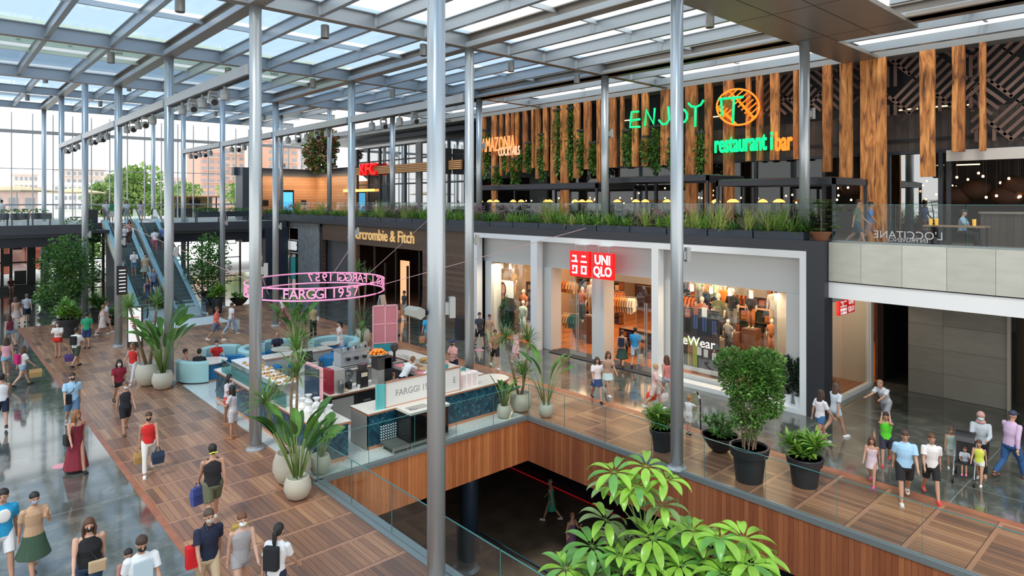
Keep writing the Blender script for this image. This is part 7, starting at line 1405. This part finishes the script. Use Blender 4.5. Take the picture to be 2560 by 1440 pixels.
MB().box(-.14, .14, -.005, .005, -.16, .16).build('shirt_print', cm((.50, .62, .68)), p, loc=(0, .162, 1.18), rot=(-.05, 0, 0))
person('child with dark hair between the woman in black and the man in white', HD(320, 1372, 1.2), TOCAM, 1.2, STAND, 'm', ('tee', (.45, .2, .16)), ('shorts', DN), ('short', BL), WH)
p, hd, f = person('man in a navy polo shirt and beige trousers with a red shoulder bag', HD(520, 1262, 1.74), TOCAM, 1.74, WALK, 'm', ('tee', NV), ('trousers', (.60, .45, .28)), ('short', (.08, .05, .035)), (.2, .12, .08), (.45, .42, .35), 1.08)
cross_bag('bright red shoulder bag of the man in the navy polo shirt', f, (.70, .015, .02), 1, .95, -.05, (.2, .14, .36)).location = f((.27, .0, 1.0))
p, hd, f = person('woman in a grey patterned playsuit with a white mask', HD(604, 1272, 1.66), TOCAM - .15, 1.66, WALK2, 'l', ('tank', (.36, .34, .34)), ('hotpants', (.36, .34, .34)), ('bun', (.15, .06, .03)), (.5, .4, .3), (.82, .86, .88))
backpack('yellow strapped backpack of the woman in the grey playsuit', f, (.50, .33, .06))
p, hd, f = person('woman with a black ponytail and white top seen from behind', HD(690, 1306, 1.66), AWAY - .9, 1.66, WALK, 'm', ('tee', (.72, .72, .72)), ('trousers', NV), ('pony', BL), WH, lean=.12)
backpack('small black backpack of the woman with the black ponytail', f, BK)
p, hd, f = person('man in a black tank top and camouflage shorts walking away', HD(532, 1106, 1.78), AWAY - .15, 1.78, WALK2, 'm', ('tank', BK), ('shorts', (.12, .13, .075)), ('short', BL), (.7, .68, .65), None, 1.12)
shop_bag('red, white and blue shopping bag carried by the man in the black tank top', hd[0], (.05, .08, .30), (.32, .14, .38), .3)
MB().tube([(-.085, -.10, 1.58), (0, -.125, 1.60), (.085, -.10, 1.58)], .014, 6).build('hair_band', cm((.65, .75, .08)), p)
p, hd, f = person('woman in a long maroon dress with a black shoulder bag', G(190, 1178), TOCAM + .2, 1.68, WALK, 'm', ('longdress', (.20, .018, .035)), hair=('long', (.24, .10, .035)), shoe=BK, headz=.5)
cross_bag('black shoulder bag of the woman in the maroon dress', f, BK, 1, .98, .02, (.12, .24, .26)).location = f((.24, .05, 1.0))
p, hd, f = person('woman in a red top and white trousers carrying a bag on each side', G(372, 1183), TOCAM - .25, 1.66, WALK2, 'm', ('tank', RD), ('trousers', (.70, .68, .64)), ('short', (.06, .03, .02)), (.8, .8, .8), BK)
shop_bag('tan bag in the hand of the woman in red and white', hd[1], (.45, .28, .10), (.26, .14, .28)); shop_bag('dark blue bag in the other hand of the woman in red and white', hd[0], (.02, .04, .08), (.3, .12, .3))
p, hd, f = person('man in a light blue t-shirt and denim shorts with a black sling bag', G(180, 1066), TOCAM, 1.76, WALK, 'l', ('tee', (.36, .60, .80)), ('shorts', DN), ('short', (.03, .02, .015)), GY, BK, 1.08)
cross_bag('black sling bag of the man in the light blue t-shirt', f, BK, 1, .98, .13, (.2, .08, .3))
person('woman in a black top and black shorts with a pale mask', G(313, 1082), TOCAM, 1.63, WALK2, 'm', ('tank', (.02, .022, .03)), ('shorts', BK), ('bun', (.16, .09, .06)), (.1, .06, .03), (.68, .78, .80))
person('woman in a maroon printed t-shirt with long black hair and white mask', G(297, 1012), TOCAM, 1.64, WALK, 'm', ('tee', (.25, .012, .03)), ('hotpants', BK), ('long', BL), BK, (.80, .84, .84))
person('woman in a red top and white trousers further back, turned aside', G(333, 958), TOCAM - .7, 1.64, WALK, 'm', ('tank', (.65, .03, .03)), ('trousers', (.62, .62, .60)), ('long', (.20, .10, .05)), WH)
person('man in a white vest and black shorts walking away at the left edge', HD(4, 930, 1.74), AWAY, 1.74, WALK, 'm', ('tank', (.76, .77, .78)), ('shorts', NV), ('short', BL), BK)
p, hd, f = person('girl in a white t-shirt with a magenta backpack and brown paper bag', G(56, 966), TOCAM + 1.9, 1.6, WALK, 'l', ('tee', WH), ('hotpants', (.25, .38, .50)), ('long', (.08, .03, .02)), BK)
backpack('magenta backpack of the girl with the paper bag', f, (.50, .01, .13)); shop_bag('large brown paper bag carried by the girl with the magenta backpack', hd[1], (.50, .30, .12), (.42, .2, .3))
person('woman in a pink vest and denim hotpants at the left edge, seen from behind', G(16, 942), AWAY, 1.64, WALK2, 'm', ('tank', (.66, .33, .40)), ('hotpants', (.22, .38, .55)), ('long', (.05, .03, .02)), (.45, .3, .2))
person('woman in a maroon vest and denim shorts at the left edge, farther away', G(24, 868), AWAY + .4, 1.64, WALK, 'm', ('tank', (.16, .02, .05)), ('hotpants', (.2, .35, .5)), ('long', (.06, .025, .02)), BK)
person('woman with bare shoulders and a white skirt walking away arm in arm', G(40, 811), AWAY + .1, 1.64, WALK, 'm', ('tank', (.50, .30, .22)), ('skirt', (.45, .36, .33)), ('long', (.07, .04, .03)), BK); person('man in a grey patterned shirt and black shorts walking away beside her', G(67, 808), AWAY - .1, 1.76, WALK2, 'm', ('tee', (.38, .40, .45)), ('shorts', NV), ('short', (.12, .09, .06)), BK)
p, hd, f = person('girl in a white top with a red hip bag beside the tree pot', G(145, 893), TOCAM - .5, 1.64, HOLD, 'm', ('tee', (.74, .70, .68)), ('hotpants', (.45, .02, .02)), ('long', (.08, .03, .02)), (.3, .15, .08), (.5, .62, .62))
cross_bag('bright red hip bag of the girl in the white top', f, (.70, .03, .02), 0, .93, .17, (.3, .1, .16), False)
p, hd, f = person('man in a white t-shirt with a black backpack stepping away', G(190, 918), TOCAM + 2.4, 1.74, WALK, 'm', ('tee', WH), ('shorts', (.05, .07, .05)), ('short', (.04, .03, .02)), BK)
backpack('large black backpack of the stepping man', f, BK); shop_bag('red and blue striped bag of the man with the black backpack', hd[0], (.10, .06, .22), (.34, .14, .3))
person('man in a green t-shirt and navy shorts facing away', G(217, 871), AWAY - .3, 1.74, STAND, 'm', ('tee', (.02, .30, .14)), ('shorts', (.02, .05, .14)), ('short', BL), BK)
person('woman in a pale dress walking right behind the green t-shirt man', G(256, 838), TOR_ + .3, 1.66, WALK, 'm', ('dress', (.62, .55, .52)), hair=('short', (.28, .14, .07)), shoe=WH); person('man in a pale blue shirt walking right near the escalators', G(264, 832), TOR_ + .2, 1.76, WALK2, 'l', ('tee', (.50, .55, .62)), ('shorts', (.6, .5, .45)), ('short', (.15, .08, .05)), WH)
person('person in dark clothes sitting on the long bench by the far glazing', Vector((XatY(28, 63.5), 63.5, -.05)), TOCAM, 1.66, SIT, 'd', ('tee', (.10, .03, .03)), ('shorts', (.35, .3, .25)), ('short', BL), BK)
# around the cafe
person('man in a coral t-shirt and denim shorts walking past the escalators', G(540, 852), TOR_ - .6, 1.78, WALK, 'm', ('tee', (.80, .16, .13)), ('shorts', (.12, .17, .26)), ('short', (.2, .07, .04)), WH, fat=1.08)
p, hd, f = person('man in a white t-shirt and jeans beside the coral t-shirt man', G(578, 836), TOR_ + .2, 1.74, WALK2, 'm', ('tee', WH), ('trousers', (.32, .45, .60)), ('short', (.1, .06, .04)), WH); shop_bag('large white shopping bag of the man in jeans', hd[0], (.62, .72, .75), (.4, .16, .5))
person('woman in a white top and dusty pink trousers behind the ring sign', G(708, 806), TOL, 1.66, WALK, 'm', ('tee', (.76, .74, .76)), ('trousers', (.42, .10, .14)), ('short', BL), WH)
p, hd, f = person('man in a beige shirt and black trousers seen from behind by the sofas', G(783, 845), AWAY, 1.76, HOLD, 'l', ('tee', (.45, .34, .22)), ('trousers', BK), ('short', (.35, .3, .25)), BK); cross_bag('small white bag on the hip of the man in the beige shirt', f, WH, 1, 1.05, -.05, (.14, .12, .2)).location = f((.22, -.03, 1.0))
person('woman in a white flowered dress with a black ponytail standing at the cafe', G(850, 893), TOL - .2, 1.66, HOLD, 'l', ('dress', (.74, .66, .62), 1), hair=('pony', BL), shoe=WH)
person('bald man in a navy t-shirt seated at the back of the cafe', Vector((11.6, 28.35, -.02)), TOCAM - .3, 1.74, SIT, 'm', ('tee', NV), ('trousers', BK), ('bald', BL), BK, headx=.4)
person('woman in a red blouse seated alone behind the round white table', Vector((9.1, 28.6, -.02)), TOCAM + .15, 1.66, dict(SIT, sit=1, armR=(.5, .9, 2.2)), 'p', ('tee', (.58, .02, .02)), ('trousers', BK), ('bun', (.05, .02, .015)), BK)
person('woman with short hair seated at the left of the round table', Vector((7.65, 27.85, -.02)), -PI / 2 - .3, 1.64, SIT, 'm', ('tank', (.45, .2, .16)), ('trousers', BK), ('short', BL), BK); person('man in black with his back to the camera at the round table', Vector((8.0, 27.15, -.02)), -.5, 1.72, SIT, 'm', ('tee', (.015, .02, .02)), ('trousers', BK), ('short', BL), BK)
person('girl with a pink mask holding a phone by the cafe terrazzo', G(570, 1060), TOR_ - .8, 1.60, HOLD, 'd', ('tee', (.66, .62, .66)), ('hotpants', (.6, .08, .08)), ('long', BL), (.35, .18, .1), (.70, .42, .50)); person('girl with long dark hair in a pale grey playsuit, her back half turned', G(583, 1096), AWAY + .8, 1.60, HOLD, 'm', ('tee', (.60, .58, .62)), ('shorts', (.60, .57, .60)), ('long', BL), (.35, .16, .08))
person('cafe worker in a white shirt bending over the ice cream display, nearer one', Vector((12.35, 18.1, 0)), -1.3, 1.74, dict(STAND, armL=(.9, .2, .5), armR=(1.0, .2, .3)), 'd', ('tee', (.66, .70, .76)), ('trousers', BK), ('short', BL), BK, lean=.7, headx=.4); person('cafe worker in a white shirt bending over the ice cream display, farther one', Vector((12.45, 19.5, 0)), -1.5, 1.74, dict(STAND, armL=(1.0, .2, .3), armR=(1.0, .2, .3)), 'm', ('tee', (.68, .70, .74)), ('trousers', BK), ('short', (.18, .08, .04)), BK, lean=.65, headx=.5)
person('customer in a navy cap and pink shirt at the shop side counter', Vector((15.3, 20.3, 0)), TOL, 1.74, HOLD, 'm', ('tee', (.56, .30, .28)), ('shorts', NV), ('cap', (.015, .02, .12)), BK, BK, 1.1, headx=.35)
p, hd, f = person('woman with orange hair carrying a red and white bag towards the cafe', G(968, 852), TOCAM + .4, 1.64, WALK, 'm', ('tee', (.62, .42, .38)), ('hotpants', (.6, .5, .45)), ('long', (.50, .20, .06)), (.6, .4, .3)); shop_bag('red and white striped bag by the orange haired woman', hd[0], (.75, .10, .05), (.36, .14, .32))
person('woman in a rust top with a dark mask talking near the brown shop', G(997, 838), TOL, 1.64, HOLD, 'm', ('tee', (.48, .20, .14)), ('hotpants', (.1, .1, .1)), ('long', (.06, .03, .02)), BK, (.5, .6, .62)); p, hd, f = person('man in a bright blue t-shirt half hidden by the tall near column', G(1070, 872), TOL + .8, 1.76, WALK, 'm', ('tee', (.03, .36, .62)), ('shorts', (.3, .42, .52)), ('short', BL), WH); shop_bag('brown paper bag of the man in bright blue by the tall column', hd[1], (.5, .24, .12), (.26, .12, .32))
person('man in dark grey at the brown shop doorway', G(1012, 800), TOL, 1.76, STAND, 'm', ('tee', (.05, .04, .05)), ('shorts', (.4, .42, .42)), ('short', BL), WH)
person('man in a charcoal t-shirt and black shorts walking past the first shop window', G(1198, 868), TOCAM - .3, 1.76, WALK, 'l', ('tee', (.05, .06, .075)), ('shorts', BK), ('short', (.05, .025, .015)), BK); person('woman in a beige top and yellow patterned trousers beside the charcoal t-shirt man', G(1223, 868), TOCAM - .2, 1.66, WALK2, 'm', ('tank', (.5, .33, .22)), ('trousers', (.52, .48, .26)), ('short', (.09, .03, .02)), (.5, .3, .2))
person('person in dark shorts hidden behind the palms at the opening corner', G(1237, 920), TOCAM - .5, 1.7, WALK, 'm', ('tee', (.30, .17, .10)), ('shorts', BK), ('short', BR), WH); person('woman in a pale pink dress hidden by the left palm at the opening corner', G(1290, 905), TOR_, 1.64, WALK, 'm', ('dress', (.75, .50, .50)), hair=('long', (.1, .04, .02)), shoe=WH)
# shop side
p, hd, f = person('woman in a green skirt with a navy backpack entering the clothes shop', G(1555, 918), -PI / 2 + .5, 1.64, WALK, 'm', ('tank', (.4, .25, .18)), ('skirt', (.02, .055, .045)), ('short', (.08, .03, .02)), BK); backpack('navy backpack of the woman entering the clothes shop', f, NV)
p, hd, f = person('man in a bright blue t-shirt and pale shorts entering the clothes shop', G(1588, 918), -PI / 2 + .5, 1.76, WALK2, 'm', ('tee', (.02, .28, .62)), ('shorts', (.42, .50, .60)), ('short', BL), BK); shop_bag('white cloth bag of the man entering the clothes shop', hd[1], (.6, .58, .5), (.28, .1, .4))
person('woman in a white top and navy skirt walking before the shop pillar', G(1492, 1002), TOCAM - .6, 1.62, WALK, 'm', ('tee', (.72, .66, .66)), ('miniskirt', (.02, .05, .14)), ('long', BR), BK); person('woman in a pale turquoise skirt walking beside the navy skirted one', G(1519, 986), TOCAM - .4, 1.64, WALK2, 'm', ('tee', (.45, .28, .2)), ('miniskirt', (.5, .66, .66)), ('long', (.09, .04, .02)), WH)
p, hd, f = person('blonde woman in a pink top with a red and white striped bag', G(1636, 1022), TOCAM + .6, 1.60, WALK, 'l', ('tee', (.75, .50, .46)), ('shorts', (.7, .55, .5)), ('short', (.55, .30, .12)), WH); shop_bag('red and white bag of the blonde woman in pink', hd[0], (.78, .07, .03), (.44, .16, .30)); shop_bag('white bag in the other hand of the blonde woman', hd[1], (.7, .62, .58), (.28, .12, .26))
person('woman with long brown hair in a coral vest beside the round column', G(1668, 1000), AWAY - .5, 1.64, WALK, 'm', ('tank', (.60, .20, .18)), ('hotpants', (.4, .5, .6)), ('long', (.10, .03, .02)), WH)
p, hd, f = person('small boy in white behind the round column holding a black pole', G(1722, 1085), TOR_, 1.15, dict(STAND, armR=(1.1, .1, .3), armL=(.9, .1, .3)), 'l', ('tee', WH), ('shorts', (.7, .7, .68)), ('short', (.40, .16, .05)), BK)
t = thing('push_pole', 'long black pole with a white cuff held by the small boy', 'pole', (0, 0, 0)); a_ = G(1752, 1078); MB().tube([(hd[1].x - .1, hd[1].y + .05, 1.25), (hd[1].x + .0, hd[1].y, .95), (a_.x, a_.y, .03)], .022, 8).build('shaft', M_black, t); MB().tube([(hd[1].x - .06, hd[1].y + .03, 1.14), (hd[1].x - .03, hd[1].y + .015, 1.03)], .03, 8).build('white_cuff', cm(WH), t)
person('woman in a white crop top and denim shorts passing the dark pier', G(2050, 1112), TOR_ - .5, 1.66, WALK, 'm', ('tee', (.70, .68, .70)), ('hotpants', (.05, .14, .30)), ('long', BR), WH); person('woman in a pale blue top passing the dark pier, her white shoe forward', G(2088, 1092), TOR_ - .5, 1.68, WALK2, 'm', ('tee', (.58, .64, .70)), ('hotpants', (.5, .55, .6)), ('long', (.10, .05, .03)), WH)
person('person in a grey top leaning forward by the side window', G(2215, 1070), TOL - .2, 1.7, dict(WALK, armL=(1.0, .1, .4), armR=(1.0, .1, .4)), 'm', ('tee', (.55, .58, .62)), ('shorts', (.3, .3, .33)), ('short', (.30, .17, .10)), GY, lean=.5)
person('girl in a lime green top with her hands raised to her head', G(2215, 1160), TOL + .3, 1.45, dict(WALK2, armL=(1.9, .5, 1.6), armR=(1.8, .5, 1.6)), 'm', ('tank', (.10, .62, .03)), ('shorts', (.03, .03, .05)), ('bun', BL), (.6, .05, .04)); person('little girl in a white and pink dress with bright pink shoes', G(2180, 1212), TOL + .2, 1.25, WALK, 'm', ('shortdress', (.68, .55, .62)), hair=('long', (.08, .03, .02)), shoe=(.85, .05, .35))
person('man in a light blue t-shirt and black shorts striding on the right deck', G(2262, 1252), TOL + .4, 1.74, WALK2, 'm', ('tee', (.34, .56, .76)), ('shorts', BK), ('short', (.06, .03, .02)), (.72, .70, .66), None, 1.1, headx=.35); person('woman in a white t-shirt and red sandals behind the light blue t-shirt man', G(2328, 1245), TOL + .5, 1.60, WALK, 'm', ('tee', (.70, .68, .67)), ('shorts', BK), ('bun', (.10, .04, .03)), (.75, .06, .06))
person('child in a pale teal vest behind the pushchair', G(2378, 1172), TOL + .3, 1.1, STAND, 'm', ('tank', (.35, .47, .42)), ('shorts', (.5, .5, .48)), ('bun', (.10, .05, .03)), WH); person('woman in a pink head scarf and pale blue mask pushing the pushchair', G(2452, 1190), TOL + .2, 1.68, dict(STAND, armL=(.5, .1, .9), armR=(.5, .1, .9)), 'm', ('long', (.42, .47, .50)), ('trousers', BK), ('hijab', (.48, .26, .24)), (.5, .3, .2), (.45, .66, .72))
person('little girl in a lime yellow vest walking beside the pushchair', G(2448, 1208), TOL + .1, 1.12, WALK, 'm', ('tank', (.62, .68, .08)), ('hotpants', (.6, .6, .55)), ('short', (.07, .03, .02)), WH)
person('man in a lilac shirt and blue jeans walking at the right edge', G(2528, 1196), TOR_ - .5, 1.80, WALK2, 'm', ('long', (.58, .42, .60)), ('trousers', (.025, .09, .24)), ('cap', (.03, .035, .07)), (.12, .05, .03), fat=1.15)
# pushchair
g = G(2412, 1198); t = thing('pushchair', 'black folding pushchair with hood and a seated toddler', 'pushchair', (g.x, g.y, 0), TOL + .15)
mb = MB(); 
for q in (-.22, .22): mb.tube([(q, .42, .09), (q, -.05, .62), (q, -.42, 1.02)], .014, 6).tube([(q, -.35, .09), (q, .05, .55)], .014, 6)
mb.tube([(-.22, -.42, 1.02), (.22, -.42, 1.02)], .016, 6).build('frame', M_steel, t)
for q in (-.22, .22):
    for w_ in (.42, -.35): MB().tube([(q - .02, w_, .09), (q + .02, w_, .09)], .09, 14).build('wheel', M_black, t)
MB().loft([[(-.19, .22, .44), (.19, .22, .44), (.19, .22, .48), (-.19, .22, .48)], [(-.19, -.08, .38), (.19, -.08, .38), (.19, -.08, .43), (-.19, -.08, .43)], [(-.19, -.26, .92), (.19, -.26, .92), (.19, -.22, .95), (-.19, -.22, .95)]]).build('seat', M_black, t)
mb = MB(); mb.loft([[(x, -.22 + .34 * math.sin(a), .82 + .34 * math.cos(a)) for x in (-.21, .21)] + [(x, -.22 + .31 * math.sin(a), .82 + .31 * math.cos(a)) for x in (.21, -.21)] for a in [-.5 + 1.6 * k / 8 for k in range(9)]]); mb.build('hood', M_black, t)
W_ = Matrix.Translation(t.location) @ Matrix.Rotation(TOL + .15, 4, 'Z'); person('toddler with pink shoes sitting in the pushchair, hand to mouth', W_ @ Vector((0, -.02, .18)), TOL + .15, .84, dict(SIT, sit=1, armL=(.6, .2, 2.0)), 'm', ('tee', (.40, .44, .50)), ('hotpants', (.03, .03, .05)), ('short', (.05, .02, .02)), (.85, .2, .4))
# lower level
person('woman in a green dress walking on the lower level', HD(1378, 1195, 1.66, -5.4), AWAY + .5, 1.66, WALK, 'm', ('dress', (.03, .32, .20)), hair=('short', (.25, .2, .15)), shoe=WH); person('woman in a purple flowered dress phoning on the lower level', HD(1428, 1278, 1.66, -5.4), TOCAM, 1.66, PHONE, 'm', ('dress', (.16, .08, .16)), hair=('short', (.22, .10, .05)), shoe=BK)
# escalators and bridge
def ez(Y): return max(0, min(UF, (Y - 43.8) * UF / 10.4)) + .02
def esc(label, x, Y, rz, **k): return person(label, Vector((x, Y, ez(Y) + .02)), rz, **k)
esc('woman in a white blouse and pink trousers riding up the right escalator', 11.95, 50.4, 0, h=1.66, pose=STAND, top=('tee', WH), bot=('trousers', (.60, .16, .22)), hair=('short', BL), skin='m', shoe=WH); esc('man in a blue and white t-shirt riding up the right escalator', 12.55, 50.6, .3, h=1.78, pose=HOLD, top=('tee', (.12, .18, .45)), bot=('shorts', BK), hair=('short', BL), skin='m', shoe=(.6, .2, .1))
esc('woman in white holding the handrail, upper pair on the left escalator', 10.2, 51.0, PI, h=1.66, pose=HOLD, top=('tee', (.7, .7, .75)), bot=('trousers', BK), hair=('short', (.06, .03, .02)), skin='m', mask=WH); esc('woman with arm on the handrail, upper pair on the left escalator', 10.6, 51.5, PI, h=1.7, pose=dict(STAND, armL=(.6, .5, .6)), top=('tank', (.45, .25, .2)), bot=('trousers', (.12, .05, .04)), hair=('long', BL), skin='m')
esc('person in a white long sleeved top and denim shorts on the left escalator', 10.15, 48.0, PI, h=1.66, pose=HOLD, top=('long', (.75, .73, .74)), bot=('shorts', (.12, .22, .36)), hair=('short', BL), skin='m', mask=(.6, .7, .75)); esc('woman in beige with a mask in the middle of the left escalator', 10.7, 47.6, PI, h=1.64, pose=STAND, top=('tee', (.55, .46, .34)), bot=('skirt', (.30, .32, .26)), hair=('short', BL), skin='m', mask=(.5, .65, .68))
esc('bald man in a navy and white striped shirt low on the left escalator', 10.8, 45.9, PI, h=1.74, pose=WALK, top=('tee', (.16, .22, .36)), bot=('shorts', (.03, .05, .1)), hair=('bald', BL), skin='m'); esc('woman in a navy vest lowest on the left escalator', 10.25, 45.0, PI, h=1.62, pose=STAND, top=('tank', (.012, .03, .10)), bot=('skirt', (.02, .03, .09)), hair=('short', (.22, .10, .05)), skin='m')
for k, (px, rz, tp, bt, lab) in enumerate(((265, PI, (.72, .7, .72), ('shorts', (.3, .3, .3)), 'person in white at the head of the left escalator'), (278, PI, (.02, .32, .10), ('skirt', (.72, .66, .60)), 'woman in green and a cream skirt at the head of the left escalator'), (316, PI, (.60, .63, .68), ('shorts', (.2, .2, .22)), 'person in pale grey at the top between the escalators'), (352, 0, (.50, .42, .42), ('shorts', (.4, .4, .4)), 'person leaving the head of the right escalator'))):
    person(lab, Vector((XatY(px, 56.5 + k * .3), 56.5 + k * .3, UF)), rz, 1.68, STAND, 'm', ('tee', tp), bt, ('long', (.06, .03, .02)), WH, WH if k == 0 else None)
person('person in white sitting on the outer terrace at the left edge', Vector((XatY(5, 60), 60, UF)), .4, 1.7, STAND, 'm', ('tee', (.7, .68, .68)), ('trousers', (.4, .35, .3)), ('short', BL), WH)
# upper terrace
for k, (px, h, tp, bt, lab) in enumerate(((2142, 1.72, (.10, .14, .09), ('shorts', (.03, .06, .10)), 'man in dark green walking along the terrace behind the leafy shrub'), (2174, 1.64, (.10, .22, .50), ('shorts', (.35, .18, .14)), 'person in blue walking along the terrace beside the long timber posts'))):
    X = 24.3 + k * .7; person(lab, Vector((X, YatX(px, X), UF)), PI + .2, h, WALK if k else WALK2, 'm', ('tee', tp), bt, ('short', BR), WH)
person('person with orange hair behind the planted row near the glazed restaurant', Vector((25, YatX(943, 25), UF)), TOL, 1.68, STAND, 'l', ('tee', (.65, .40, .30)), ('trousers', BK), ('short', (.2, .08, .04)), BK); person('person in teal inside the glass behind the terrace lettering', Vector((29.2, YatX(2275, 29.2), UF)), TOL, 1.7, STAND, 'm', ('tee', (.02, .22, .16)), ('trousers', BK), ('short', BL), BK); person('person in pale blue sitting at the terrace bar', Vector((27.0, YatX(2405, 27), UF)), TOCAM, 1.7, SIT, 'm', ('tee', (.25, .38, .50)), ('trousers', BK), ('short', BL), BK)
bake_all()
